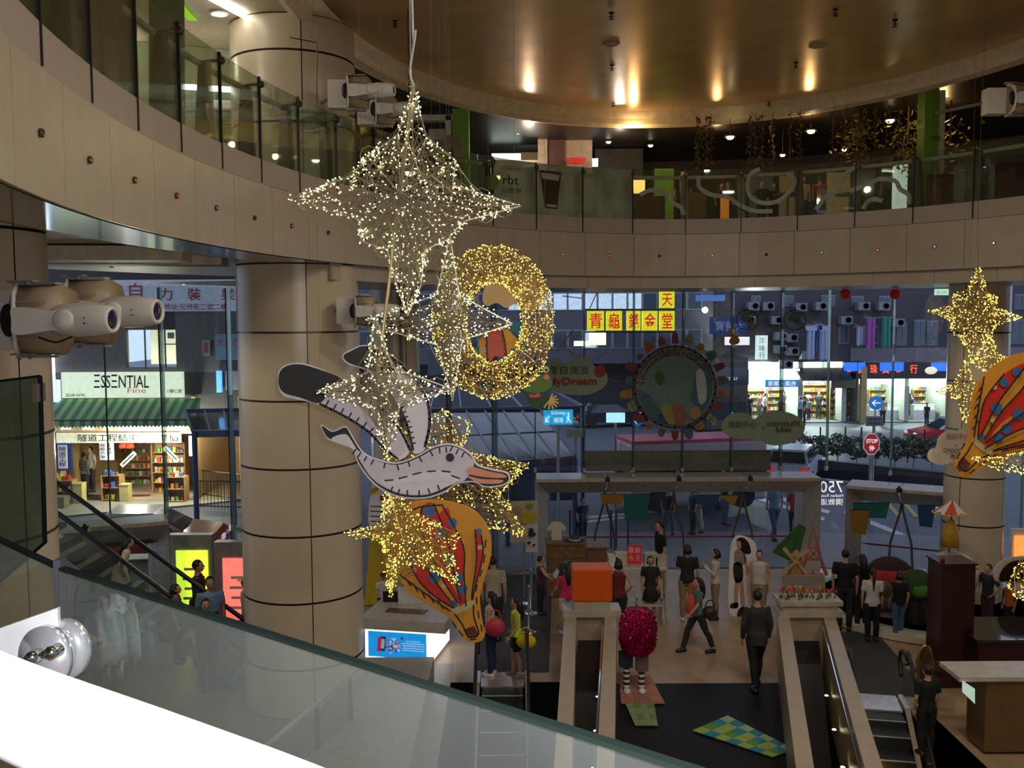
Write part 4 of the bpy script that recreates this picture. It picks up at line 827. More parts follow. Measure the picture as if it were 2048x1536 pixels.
WSH = mat('white_shoe', (.7, .7, .7), .5); STR = stripes('striped_jersey', (.7, .7, .66), (.02, .02, .03), 2, 16, .8)
ppl('man in a dark grey suit seen from behind, standing in the middle of the hall', 1512, 1376, 1180, 95, SUIT, TROU, sleeves='long', stride=.42)
_, Wk = ppl('woman in a grey-blue top and dark trousers striding left across the hall', 1395, 1305, 1155, 190, STEELB, DK, 'long', stride=.62, arms=('swing', 'back'), female=True)
_, Wp = ppl('long-haired woman in a white tank top with a pink bag by the escalator', 983, 1352, 1183, 165, WCL, NAVY, 'long', 'none', arms=('bag', 'bag'), female=True, shoes=WSH)
_, Wn = ppl('long-haired woman in a neon yellow top with a yellow bag', 1033, 1354, 1194, 175, NEON, TROU, 'long', 'none', 'shorts', arms=('bag', 'bag'), female=True, stride=.15, shoes=mat('tan_shoe', (.3, .2, .12)))
_, Wc = ppl('person in a dark top and khaki trousers browsing left of the white shirted person', 1374, 1242, 1088, 80, DK, KHA, 'bob', shoes=WSH, female=True, arms=('phone', 'down'))
ppl('person in a loose white shirt and khaki trousers looking at a phone', 1430, 1238, 1098, 175, WCL, KHA, 'bob', 'long', arms=('phone', 'phone'), female=True)
ppl('tall man in a black shirt standing behind the white table near the doors', 1322, None, 1043, 190, TROU, KHA, Y=23.2)
ppl('young man in a white tank top with green print facing the camera', 1522, None, 1100, 250, WCL, KHA, sleeves='none', Y=21.2)
ppl('woman in a dark pinafore standing between the white chair arms', 1302, None, 1112, 268, DK, DK, 'bob', bottoms='skirt', female=True, arms=('down', 'down'), Y=21.3)
ppl('person in a sleeveless red and dark top behind the orange box', 1238, None, 1118, 80, c_('dark_red_cloth', (.16, .02, .02)), DK, 'bob', 'none', Y=20.4, female=True, arms=('hip', 'hip'))
ppl('girl in a pink top and white shorts beside the left parapet', 1133, 1268, 1128, 120, PINK, WCL, 'long', bottoms='shorts', female=True, arms=('swing', 'fwd'), shoes=WSH)
ppl('person with an outstretched bare arm near the parasol, left of the pink girl', 1080, None, 1112, 10, c_('maroon_cloth', (.10, .03, .03)), DK, 'short', 'none', Y=21.8, arms=('fwd', 'out'))
ppl('man in a beige shirt walking away behind the hanging balloon', 985, None, 1112, 80, BEI, DK, Y=20.0)
ppl('kiosk attendant in a white shirt and dark red cap behind the counter', 762, None, 1146, 285, WCL, DK, sleeves='short', cap=c_('dark_red_cap', (.18, .015, .02)), Y=20.85, arms=('fwd', 'fwd'), z=.1)
ppl('kiosk attendant in a pink top behind the laptop', 815, None, 1158, 260, PINK, DK, 'long', female=True, Y=20.9, arms=('fwd', 'fwd'))
ppl('child in a white T-shirt with a long ponytail seen from behind', 1743, 1283, 1137, 80, WCL, TROU, 'pony', female=True, shoes=BLACK)
ppl('broad person in dark clothes left of the ponytail child', 1688, 1262, 1098, 70, TROU, DK)
ppl('long-haired person in black behind the ponytail child', 1722, 1258, 1108, 95, TROU, DK, 'long', female=True)
_, Wb = ppl('person in a black top and jeans carrying a brown backpack', 1796, 1275, 1142, 85, TROU, JEAN, 'bob', female=True, stride=.2, shoes=WSH)
ppl('man in a dark polo shirt standing by the dark counter at the right', 1985, None, 1128, 200, c_('dark_polo', (.03, .03, .04)), c_('dark_maroon_trousers', (.06, .02, .03)), Y=20.6, arms=('hip', 'hip'))
ppl('person in an orange top at the right edge', 2030, None, 1160, 200, ORC, DK, 'bob', Y=20.4, female=True)
ppl('dark silhouetted person riding the right escalator', 1868, None, 1330, 100, TROU, TROU, Y=14.7, z=-.05)
# people on and below the left escalator
ppl('person in a cream dress with dark hair leaning on the left escalator rail', 232, None, 1078, 20, CRMC, CRMC, 'long', Y=18.1, z=1.45, bottoms='dress', female=True, lean=.35, sleeves='short')
ppl('dark haired person low on the left escalator', 342, None, 1168, 10, c_('brown_cloth', (.16, .10, .07)), DK, 'bob', Y=17.6, z=.45, female=True)
ppl('man in a dark jacket standing before the yellow lightbox', 388, None, 1120, 10, DK, DK, sleeves='long', Y=19.4, z=.0)
ppl('man in a light blue shirt with a rucksack strap, right of the yellow lightbox', 412, None, 1153, 300, BLU, JEAN, Y=18.4, z=.0)
ppl('person whose dark head shows just above the glass edge', 402, None, 1197, 300, DK, DK, Y=17.4, z=.0)
ppl('man in a white cap and white T-shirt beside the thick column', 486, None, 1153, 185, WCL, BEI, Y=19.2, cap=WSH)
# bags
def bag(name, label, c, d, material, strap=None):
    t = thing(name, V(c) - V((0, 0, d[2])), label, 'bag'); m = MB(); m.ball(c, V(d), 12); m.build('pouch', material, t, True); o = MB()
    o.tube(smoothpts([V(c) + V((-d[0] * .6, 0, d[2] * .8)), V(c) + V((-d[0] * .3, 0, d[2] * 1.7)), V(c) + V((d[0] * .3, 0, d[2] * 1.7)), V(c) + V((d[0] * .6, 0, d[2] * .8))], 4, False), .012, 5); o.build('handle', material, t)
bag('handbag', 'large pink handbag on the arm of the woman in the white tank top', P(990, 1255, PZ(983, 1352).y - .22), (.20, .10, .19), mat('pink_leather', (.62, .05, .10), .5))
bag('handbag', 'big yellow bag on the arm of the woman in neon yellow', P(1052, 1283, PZ(1033, 1354).y - .2), (.20, .12, .15), mat('yellow_leather', (.72, .56, .02), .5))
bag('handbag', 'orange-red bag carried in front by the striding woman', P(1382, 1212, PZ(1395, 1305).y - .05), (.12, .16, .26), mat('orange_red_leather', (.55, .09, .05), .6))
bag('handbag', 'dark shoulder bag behind the striding woman', P(1420, 1225, PZ(1395, 1305).y - .1), (.17, .12, .14), mat('dark_leather', (.03, .02, .02), .5))
bag('backpack', 'brown leather backpack on the person in black and jeans', P(1770, 1180, PZ(1796, 1275).y - .25), (.16, .10, .19), mat('brown_leather', (.09, .05, .03), .5))
# ================================================================== GROUND FLOOR FURNISHING
# kiosk
k0 = PZ(727, 1330); KX0, KX1, KY = k0.x, PZ(862, 1330).x, k0.y
t = thing('kiosk', ((KX0 + KX1) / 2, KY, 0), 'white promotional kiosk counter with a glowing blue poster, beside the thick column', 'kiosk'); t.rotation_euler.z = -.2
KW = mat('white_laminate', (.56, .52, .47), .35)
LBW = mat('lit_white_side_panel', (.95, .97, 1), emit=1.6)
m = MB(); m.box(((KX0 + KX1) / 2, KY + .75, .36), (KX1 - KX0 - .02, 1.4, .72)); m.build('body', KW, t)
m = MB(); m.box(((KX0 + KX1) / 2 + .16, KY + .72, .86), (KX1 - KX0 + .42, 1.75, .22)); m.build('counter_top', KW, t)
m = MB(); m.box(((KX0 + KX1) / 2, KY + .03, .40), (KX1 - KX0, .03, .62)); m.build('light_panel', LBW, t)
m = MB(); m.box((KX1 + .02, KY + .72, .40), (.03, 1.3, .62)); m.build('side_light_panel', LBW, t)
m = MB(); m.box(((KX0 + KX1) / 2, KY + .011, .40), (KX1 - KX0 - .14, .012, .52)); po = m.build('blue_poster', mat('lit_blue_poster', (.01, .30, .75), emit=.75), t)
ky = KY + .001; kx = lambda f: KX0 + .07 + (KX1 - KX0 - .14) * f; kz = lambda f: .14 + .52 * (1 - f)
for f0, f1, g0, g1, c in ((.16, .24, .22, .78, (.75, .03, .15)), (.21, .30, .18, .76, (.04, .04, .05)), (.225, .285, .28, .66, (.5, .6, .65))):
    m = MB(); m.box((kx((f0 + f1) / 2), ky - (.006 if c[0] == .5 else .003), kz((g0 + g1) / 2)), (kx(f1) - kx(f0), .004, .52 * (g1 - g0)), mtx=Matrix.Rotation(.1, 3, 'Y')); m.build('phone_picture', mat('poster_ink_%d' % int(c[0] * 100), c, emit=.3), po)
m = MB(); random.seed(3)
for i in range(46): m.lathe([(rnd(.012, .035), 0), (.001, .003)], (kx(.45 + .13 * random.gauss(0, .55)), ky, kz(.5 + .17 * random.gauss(0, .7))), 8, axis=V((0, -1, 0)), mi=i % 3)
m.build('splash_picture', [mat('poster_white', (.8, .85, .9), emit=.4), mat('poster_pink', (.7, .15, .25), emit=.4), mat('poster_navy', (.05, .1, .4), emit=.4)], po, kind='stuff')
for i in range(5): m = MB(); m.box((kx(.78), ky - .001, kz(.32 + .09 * i)), ((.46 if i else .3), .003, .012)); m.build('text_line', mat('poster_white', 0), po)
text('togo', (KX1 + .05, KY + .72, .975), (KX1 + .25, KY + 1.1, .975), (KX1 + .15, KY + .66, .975), BLACK, t)
m = MB(); m.box((KX0 + .75, KY + .42, .975), (.85, .28, .012)); m.build('counter_tray', mat('printed_tray', (.16, .10, .05), .4, 0, .5, 12), t)
def laptop(c, s, label, lid, rz=0):
    t = thing('laptop', c, label, 'laptop'); c = V(c); R = Matrix.Rotation(rz, 3, 'Z')
    m = MB(); m.box(c + V((0, .0, .01)), (.34 * s, .24 * s, .02)); m.build('base', lid, t); m = MB(); m.prism([c + V((-.17 * s, -.12 * s, .02)), c + V((.17 * s, -.12 * s, .02)), c + V((.17 * s, -.16 * s, .24 * s)), c + V((-.17 * s, -.16 * s, .24 * s))], (0, .012, 0)); m.build('lid', lid, t)
laptop((P(783, 1205, KY + 1.1).x, KY + 1.15, .97), 1.0, 'black open laptop on the kiosk counter', BLACK)
laptop((P(822, 1205, KY + 1.1).x, KY + 1.15, .97), 1.5, 'white screen board beside the black laptop', WHITE)
# yellow and striped banner stand behind the kiosk
m = MB(); a = [P(733, 1150, 22.5), P(775, 1150, 22.5), P(790, 1060, 22.5), P(738, 1060, 22.5)]; t = thing('display_stand', P(755, 1180, 22.5), 'yellow curved stand with a white striped cutout above, right of the thick column', 'display stand')
m.prism([P(728, 1210, 22.5), P(790, 1210, 22.5), P(778, 1050, 22.5), P(742, 1050, 22.5)], (0, .3, 0)); m.build('yellow_body', mat('glossy_yellow', (.55, .42, .03), .4), t)
m = MB(); m.prism(smoothpts([P(740, 1055, 22.3), P(775, 1055, 22.3), P(778, 1000, 22.3), P(768, 980, 22.3), P(745, 985, 22.3), P(738, 1010, 22.3)], 3), (0, .02, 0)); pb = m.build('striped_cutout', WHB, t)
for y in (1012, 1022, 1032, 1042): m = MB(); m.tube([P(741, y, 22.29), P(776, y + 2, 22.29)], .012, 4); m.build('stripe', INK, pb)
m = MB(); m.ball(P(768, 995, 22.25), (.10, .04, .09), 8); m.build('red_patch', RED, pb); m = MB(); m.prism(smoothpts([P(738, 990, 22.25), P(745, 976, 22.25), P(760, 974, 22.25), P(752, 984, 22.25)], 3), (0, .02, 0)); m.build('yellow_tail', YEL, pb)
# posters on stands
def poster_stand(px0, py0, px1, py1, Y, label, base, blobs, foot=True):
    t = thing('poster_stand', (P((px0 + px1) / 2, py1, Y).x, Y, 0), label, 'poster stand'); m = MB(); a, b, c, d = P(px0, py0, Y), P(px1, py0 - 2, Y - .1), P(px1, py1, Y - .1), P(px0, py1, Y); m.prism([a, b, c, d], (0, .02, 0)); s = m.build('sheet', base, t)
    for i, (x, y, r, mt) in enumerate(blobs): m = MB(); m.prism(smoothpts([P(x + r * cos(q) * (1 + .25 * cos(3 * q + i)), y + r * .8 * sin(q), Y - .13) for q in [k * pi / 5 for k in range(10)]], 2), (0, .006, 0)); m.build('printed_picture', mt, s)
    if foot: 
        x = (a.x + b.x) / 2; m = MB(); m.tube([(x, Y + .05, .02), (x, Y + .05, c.z + .2)], .018, 8); m.lathe([(.17, 0), (.17, .02), (.03, .04)], (x, Y + .05, 0), 18); m.build('pole', CHROME, t)
poster_stand(1020, 1003, 1076, 1085, 22.6, 'cream poster with a yellow picture on a chrome stand', mat('cream_poster', (.5, .46, .34)), ((1055, 1035, 16, mat('poster_yellow', (.5, .38, .02))), (1034, 1020, 9, mat('poster_peach', (.5, .25, .12))), (1060, 1012, 7, mat('poster_olive', (.25, .28, .05)))))
poster_stand(1052, 1050, 1076, 1104, 21.8, 'small white poster with a black figure on a chrome stand', mat('white_poster', (.6, .58, .56)), ((1063, 1068, 8, INK), (1062, 1060, 5, INK), (1058, 1086, 4, INK), (1068, 1090, 3, INK)))
# wooden display cabinets with goods
CABW = mat('oak_drawer_wood', (.20, .11, .045), .5, 0, .25, 9)
def drawer_cabinet(px, top, w_, Y, label, rows=3, d=.6):
    c = P(px, top, Y); H = c.z; t = thing('drawer_cabinet', (c.x, Y, 0), label, 'cabinet'); m = MB(); m.box((c.x, Y, H / 2), (w_, d, H - .04)); m.build('body', CABW, t); m = MB(); m.box((c.x, Y, H), (w_ + .08, d + .08, .04)); m.build('top', CABW, t)
    for i in range(rows):
        h = (H - .12) / rows; z = .06 + h * (i + .5); m = MB(); m.box((c.x, Y - d / 2 - .012, z), (w_ - .06, .024, h - .04)); dd = m.build('drawer', CABW, t); m = MB(); m.ball((c.x, Y - d / 2 - .04, z), .022, 6); m.build('knob', CHROME, dd, True)
    return (c.x, Y, H + .02)
c1 = drawer_cabinet(1131, 1082, .95, 23.4, 'tall wooden drawer cabinet with a shirt and hat on top, by the left door jamb', 4)
drawer_cabinet(1192, 1090, .5, 23.9, 'low wooden cabinet right of the drawer cabinet', 2)
drawer_cabinet(958, 1090, .6, 23.8, 'wooden cabinet half hidden behind the hanging balloon', 3)
t = thing('shirt_display', (c1[0] - .22, c1[1], c1[2]), 'pale T-shirt displayed standing on the drawer cabinet', 'shirt'); x, y, z = t.location
m = MB(); m.prism([V((x + a * .9, y, z + b * 1.1)) for a, b in ((-.14, 0), (.14, 0), (.14, .26), (.22, .20), (.26, .28), (.14, .40), (.05, .42), (-.05, .42), (-.14, .40), (-.26, .28), (-.22, .20), (-.14, .26))], (0, .08, 0)); m.build('fabric', CRMC, t)
t = thing('hat', (c1[0] + .22, c1[1] - .05, c1[2]), 'dark brimmed hat with a white band lying on the drawer cabinet', 'hat'); m = MB(); m.lathe([(.26, 0), (.26, .015), (.14, .02), (.13, .10), (.09, .13), (0, .13)], t.location, 16); m.build('crown', c_('dark_felt', (.05, .05, .06)), t, True); m = MB(); m.lathe([(.15, .02), (.15, .05), (.135, .05)], t.location, 16); m.build('band', WSH, t, True)
# white tables
def table(px, py, w_, Y, label, mt=WHITE, d=.6):
    c = P(px, py, Y); t = thing('table', (c.x, Y, 0), label, 'table'); m = MB(); m.box((c.x, Y, c.z - .02), (w_, d, .04)); m.build('top', mt, t)
    for sx in (-1, 1):
        for sy in (-1, 1): m = MB(); m.box((c.x + sx * (w_ / 2 - .05), Y + sy * (d / 2 - .05), c.z / 2 - .02), (.04, .04, c.z - .04)); m.build('leg', mt, t)
    return V((c.x, Y, c.z))
tb = table(1272, 1132, 1.45, 22.4, 'long cream table carrying the red sign, in front of the doors', KW)
t = thing('price_sign', tb + V((-.05, -.05, 0)), 'bright red sign with four white characters on the cream table', 'sign'); rs = mat('red_sign', (.62, .02, .03), .5, emit=.12); m = MB(); q0, q1 = P(1255, 1090, 22.3), P(1283, 1128, 22.3); m.box(((q0.x + q1.x) / 2, 22.3, (q0.z + q1.z) / 2), (q1.x - q0.x, .02, q0.z - q1.z)); bs = m.build('board', rs, t)
for s, x0, y0 in (('最', 1257, 1094), ('新', 1270, 1094), ('今', 1257, 1110), ('天', 1270, 1110)): text(s, P(x0, y0, 22.285), P(x0 + 11, y0, 22.285), P(x0, y0 + 12, 22.285), WHITE, bs)
for i, (dx, w_, h, mt) in enumerate(((-.55, .22, .24, WHITE), (-.32, .34, .3, CRMC), (.36, .3, .28, KW), (.6, .26, .22, KW))):
    t = thing('carton', tb + V((dx, .1, 0)), ('white carton at the left end of the cream table', 'cream carton left of the red sign', 'pale carton right of the red sign', 'pale carton at the right end of the cream table')[i], 'carton'); m = MB(); m.box(tb + V((dx, .1, h / 2)), (w_, .24, h - .01)); m.build('box_body', mt, t); m = MB(); m.box(tb + V((dx, .1, h)), (w_ + .02, .26, .03)); m.build('lid', mt, t)
# slatted white chairs
def slat_chair(x, y, label, rz=0):
    t = thing('slat_chair', (x, y, 0), label, 'chair', 'white slatted armchairs'); 
    for sx in (-1, 1):
        m = MB(); m.tube([(x + sx * .30, y - .28, 0), (x + sx * .27, y + .05, .95)], .025, 6); m.build('side_frame', KW, t)
        m = MB(); m.tube([(x + sx * .30, y + .3, 0), (x + sx * .28, y - .2, .62)], .025, 6); m.build('leg', KW, t)
        for z in (.25, .38, .5): m = MB(); m.box((x + sx * .29, y - .0, z), (.03, .4, .035)); m.build('slat', KW, t)
    m = MB(); m.box((x, y, .42), (.54, .45, .04)); m.build('seat', KW, t)
for px, lab in ((1232, 'white slatted armchair behind the orange box'), (1302, 'white slatted armchair around the woman in the pinafore')): c = P(px, 1200, 21.0); slat_chair(c.x, 21.3, lab)
# open parasol / dark umbrella near the girl
c = P(1142, 1125, 20.9); t = thing('parasol', (c.x, 20.9, 0), 'dark open umbrella above the pink girl', 'umbrella')
m = MB(); m.lathe([(.0, c.z + .05), (.18, c.z + .0), (.33, c.z - .13), (.42, c.z - .32), (.40, c.z - .32), (.3, c.z - .15), (.0, c.z)], (c.x, 20.9, 0), 10); m.build('canopy', mat('black_nylon', (.015, .015, .02), .4), t); m = MB(); m.tube([(c.x, 20.9, .02), (c.x, 20.9, c.z)], .012, 6); m.build('shaft', CHROME, t)
for px, Y in ((1058, 20.6), (1062, 22.0)):
    c = P(px, 1260, Y); t = thing('queue_post', (c.x, Y, 0), 'chrome queue post with round foot, %s of the two' % ('nearer' if Y < 21 else 'farther'), 'queue post'); m = MB(); m.lathe([(.18, 0), (.18, .02), (.04, .05), (.025, .08), (.025, 1.0), (.035, 1.02), (.0, 1.06)], (c.x, Y, 0), 18); m.build('post', CHROME, t, True)
# ------------------------------------------------------------------ escalator wells with parapets
PAR = mat('beige_stone_parapet', (.42, .34, .24), .4, 0, .08, 4); PAT = mat('parapet_top_stone', (.52, .45, .36), .35); LMP = mat('lit_uplight_lens', (1, .85, .45), emit=14, led=True)
def well(XF, Y0, label, wide=.24, top=1.0):
    xa, xb = XF(Y0); t = thing('parapet', ((xa + xb) / 2, Y0, 0), label, 'parapet'); Z = lambda p, z: V((p[0], p[1], z))
    def wall(x0, x1, y0, y1, s0, s1, name, mt=PAR):
        m = MB(); a0, b0 = XF(y0)[s0] + x0, XF(y0)[s1] + x1; a1, b1 = XF(y1)[s0] + x0, XF(y1)[s1] + x1
        vs = [Z((a0, y0), -.4), Z((b0, y0), -.4), Z((b1, y1), -.4), Z((a1, y1), -.4), Z((a0, y0), top), Z((b0, y0), top), Z((b1, y1), top), Z((a1, y1), top)]
        m.add(vs, [(0, 1, 2, 3), (4, 5, 6, 7), (0, 1, 5, 4), (1, 2, 6, 5), (2, 3, 7, 6), (3, 0, 4, 7)]); return m.build(name, mt, t)
    wall(0, wide, Y0 - .3, 10.5, 0, 0, 'side_wall'); wall(-wide, 0, Y0 - .3, 10.5, 1, 1, 'side_wall')
    wall(0, 0, Y0, Y0 - .3, 0, 1, 'end_wall')
    m = MB(); m.box(((xa + xb) / 2, Y0 - .12, top + .06), (xb - xa + .1, .55, .13)); m.build('cap_slab', PAT, t)
    def slope(i, z0, wd, name, mt, off):   # inner escalator parts descend towards the viewer
        m = MB(); y0, y1 = Y0 - .45, 10.6; c0 = sum(XF(y0)) / 2 + off; c1 = sum(XF(y1)) / 2 + off; z1 = z0 - 3.2
        m.add([V((c0 - wd / 2, y0, z0)), V((c0 + wd / 2, y0, z0)), V((c1 + wd / 2, y1, z1)), V((c1 - wd / 2, y1, z1)), V((c0 - wd / 2, y0, z0 - .1)), V((c0 + wd / 2, y0, z0 - .1)), V((c1 + wd / 2, y1, z1 - .1)), V((c1 - wd / 2, y1, z1 - .1))], [(0, 1, 2, 3), (0, 1, 5, 4), (1, 2, 6, 5), (3, 0, 4, 7)]); m.build(name, mt, t)
    slope(0, .55, .5, 'dark_trough', BLACK, 0)
    m = MB(); y0, y1 = Y0 - .6, 11.; m.tube([V((XF(y0)[1] - wide - .03, y0, .9)), V((XF(y1)[1] - wide - .03, y1, .86))], .02, 6); m.build('edge_rail', CHROME, t)
    for y in (15.2, 13.9, 16.6):
        q = V((XF(y)[1] - wide - .09, y, .1)); o = MB(); o.lathe([(.05, 0), (.05, .05), (.035, .06)], q, 10); u = o.build('uplight', BRONZE, t); o = MB(); o.lathe([(.035, .06), (.02, .07), (.0, .075)], q, 10); o.build('lens', LMP, u)
    return V(((xa + xb) / 2, Y0, top + .12))
wa = well(XA, 18.9, 'U-shaped beige parapet around the left escalator well, orange box on its head')
wb = well(XB, 18.8, 'U-shaped beige parapet around the right escalator well, flower trough on its head')
# orange cube on white plinth
t = thing('orange_stool', (wa.x, wa.y - .12, wa.z), 'orange cushioned cube on a cream plinth at the head of the left parapet', 'stool'); q0, q1 = P(1140, 1136, 18.6), P(1220, 1202, 18.6); wd = q1.x - q0.x; hh = q0.z - q1.z
m = MB(); m.box((wa.x, wa.y - .12, wa.z + .09), (wd * .9, .5, .18)); m.build('plinth', PAT, t)
m = MB(); m.box((wa.x, wa.y - .12, wa.z + .18 + hh / 2), (wd, .55, hh)); o = m.build('cushion', mat('orange_vinyl', (.80, .115, .005), .45, 0, .03), t); bv = o.modifiers.new('b', 'BEVEL'); bv.width = .04; bv.segments = 3
# flower trough
t = thing('flower_trough', (wb.x, wb.y - .12, wb.z), 'beige flower trough on the head of the right parapet', 'planter'); m = MB(); q0, q1 = P(1548, 1205, 18.6), P(1672, 1205, 18.6); tw = q1.x - q0.x; trz = P(1600, 1200, 18.6).z
m.box((wb.x, wb.y - .12, (wb.z + trz) / 2 - .03), (tw * .88, .5, trz - wb.z - .06)); m.build('box_body', PAT, t); m = MB(); m.box((wb.x, wb.y - .12, trz - .02), (tw, .6, .09)); m.build('rim', PAT, t)
random.seed(11); TC = [mat('tulip_orange', (.8, .25, .02), .5), mat('tulip_red', (.5, .03, .03), .5), mat('tulip_yellow', (.85, .55, .08), .5), mat('tulip_pink', (.5, .12, .15), .5)]; LF = mat('tulip_leaf', (.05, .13, .03), .6)
CN = ('orange', 'dark red', 'yellow', 'pink')
for i in range(26):
    x = wb.x - tw / 2 + .05 + (tw - .1) * (i + .5) / 26; y = wb.y - .12 + rnd(-.2, .15); h = rnd(.10, .22); ci = random.randrange(4)
    t = thing('tulip', (x, y, trz + .02), '%s tulip in the flower trough' % CN[ci], 'flower', 'tulips in the trough (%s)' % CN[ci]); m = MB(); m.tube([(x, y, trz), (x + .01, y, trz + h)], .006, 4); m.build('stem', LF, t)
    m = MB(); m.ball((x + .01, y, trz + h + .03), (.032, .032, .048), 6); m.build('bloom', TC[ci], t, True); m = MB(); m.prism([V((x - .03, y, trz)), V((x + .02, y, trz)), V((x - .05, y - .02, trz + h * .9))], (0, .004, 0)); m.build('leaf', LF, t)
# scenery behind the trough
t = thing('scenery_board', P(1604, 1180, 20.2), 'pale rectangular board standing behind the tulips', 'board'); m = MB(); m.prism([P(1566, 1198, 20.2), P(1652, 1198, 20.2), P(1650, 1152, 20.2), P(1566, 1152, 20.2)], (0, .05, 0)); m.build('sheet', mat('pale_taupe_board', (.30, .26, .24)), t); m = MB(); m.box((P(1608, 1198, 20.2).x, 20.22, P(1608, 1198, 20.2).z / 2), (.06, .05, P(1608, 1198, 20.2).z)); m.build('support', BRONZE, t)
pk = mat('salmon_tower', (.42, .14, .11), .6); t = thing('tower_model', P(1627, 1150, 21.5), 'salmon pink lattice tower model behind the tulips', 'model'); q = lambda x, y: P(x, y, 21.5)
for s in (-1, 1): m = MB(); m.tube([q(1627 + s * 26, 1150), q(1627 + s * 14, 1115), q(1627 + s * 6, 1080), q(1627, 1055)], [.05, .04, .03, .015], 4); m.build('leg', pk, t)
for y, w_ in ((1118, 15), (1095, 9)): m = MB(); m.tube([q(1627 - w_, y), q(1627 + w_, y)], .04, 4); m.build('platform', pk, t)
m = MB(); m.tube([q(1627, 1150), q(1627, 1140)], .02, 4); m.tube([q(1617, 1118), q(1635, 1100)], .02, 4); m.tube([q(1637, 1118), q(1620, 1100)], .02, 4); m.box((q(1627, 1150).x, 21.6, q(1627, 1150).z / 2), (.5, .2, q(1627, 1150).z)); m.build('lattice', pk, t)
t = thing('windmill_model', P(1590, 1150, 21.2), 'small tan windmill model beside the pink tower', 'model'); q = lambda x, y: P(x, y, 21.2); m = MB(); c = q(1592, 1150); m.lathe([(.2, 0), (.13, .4), (.15, .45), (0, .6)], c, 10); m.box((c.x, 21.2, c.z / 2), (.4, .3, c.z)); m.build('body', mat('tan_model', (.36, .2, .08)), t)
for a in range(4): m = MB(); h = q(1586, 1118) + V((0, -.2, 0)); d = V((cos(a * pi / 2 + .6), 0, sin(a * pi / 2 + .6))); m.prism([h, h + d * .4, h + d * .4 + V((-d.z, 0, d.x)) * .1, h + V((-d.z, 0, d.x)) * .04], (0, .02, 0)); m.build('sail', mat('straw_sail', (.5, .36, .14)), t)
random.seed(5)
def bush(px, py, Y, rx, rz_, label, n=420, mt=None, name='shrub', leaf=.09, cat='plant'):
    c = P(px, py, Y); t = thing(name, (c.x, Y, 0), label, cat); m = MB(); m.tube([(c.x, Y, 0), (c.x, Y, max(.05, c.z))], .03, 5); m.build('stem', WOOD, t); m = MB()
    for i in range(n):
        d = V((random.gauss(0, 1), random.gauss(0, 1), random.gauss(0, 1))).normalized() * rnd(.6, 1); p = c + V((d.x * rx, d.y * rx * .6, d.z * rz_)); a = V((rnd(-1, 1), rnd(-1, 1), rnd(-1, 1))).normalized() * leaf; b = a.orthogonal().normalized() * leaf * .5
        m.add([p - a, p + b, p + a, p - b], [(0, 1, 2, 3)])
    m.build('foliage', mt or mat('dark_leaf', (.02, .05, .02), .6, 0, .4, 8), t, kind='stuff')
t = thing('checked_cloth', P(1585, 1080, 21.9), 'green checked cloth draped on a slanting board by the pink tower', 'cloth'); m = MB(); pq = [P(1545, 1105, 21.9), P(1600, 1048, 21.9), P(1612, 1055, 21.9), P(1600, 1105, 21.9), P(1575, 1120, 21.9)]; m.prism(pq, (0, .08, 0)); m.build('fabric', mat('green_check', (.03, .12, .03), .8, 0, .4, 5), t); m = MB(); m.tube([P(1580, 1110, 21.95), V((P(1580, 1110, 21.95).x, 21.95, 0))], .03, 5); m.build('support', WOOD, t)
# pink glitter figure with striped legs
PG_ = mat('pink_glitter', (.55, .01, .10), .18, .75, .5, 60, bump=1.); c = P(1276, 1263, 17.2)
t = thing('glitter_figure', (c.x, 17.2, 0), 'big magenta glitter egg shaped figure on striped legs beside the left parapet', 'sculpture')
m = MB(); m.lathe([(.0, -.44), (.2, -.42), (.30, -.34), (.335, -.2), (.345, 0), (.34, .18), (.29, .33), (.2, .42), (.1, .45), (0, .46)], c, 36, sy=.9)
me_ = m.build('glitter_head', PG_, t)
sp_ = MB(); random.seed(9)
for i in range(1800):
    z = rnd(-.42, .45); a = rnd(0, 6.283); R = .35 * sqrt(max(0, 1 - abs(z / .47) ** 3.2)) + .002; p = c + V((cos(a) * R, sin(a) * R * .9, z)); n_ = (p - c + V((rnd(-.25, .25), rnd(-.25, .25), rnd(-.25, .25)))).normalized(); x = n_.orthogonal().normalized() * .013; y = n_.cross(x); sp_.add([p - x - y, p + x - y, p + x + y, p - x + y], [(0, 1, 2, 3)])
sp_.build('sequins', mat('magenta_sequin', (.75, .03, .16), .08, 1.), t, kind='stuff')
SOCK = stripes('striped_sock', (.75, .72, .68), (.015, .015, .02), 2, 10., .7)
for px in (1253, 1283):
    q = P(px, 1350, 17.2); m = MB(); m.tube([(q.x, 17.2, .0), (q.x, 17.2, c.z - .3)], .06, 12); m.build('leg', SOCK, t); m = MB(); m.ball((q.x, 17.12, .05), (.075, .12, .05), 8); m.build('foot', WSH, t, True)
m = MB(); q = P(1252, 1320, 17.2); m.box((q.x, 17.22, .62), (.24, .2, .26)); m.build('shorts', NAVY, t); m = MB(); q = P(1284, 1320, 17.2); m.box((q.x, 17.22, .58), (.22, .18, .34)); m.build('thigh_panel', mat('mauve_fabric', (.2, .14, .14)), t)
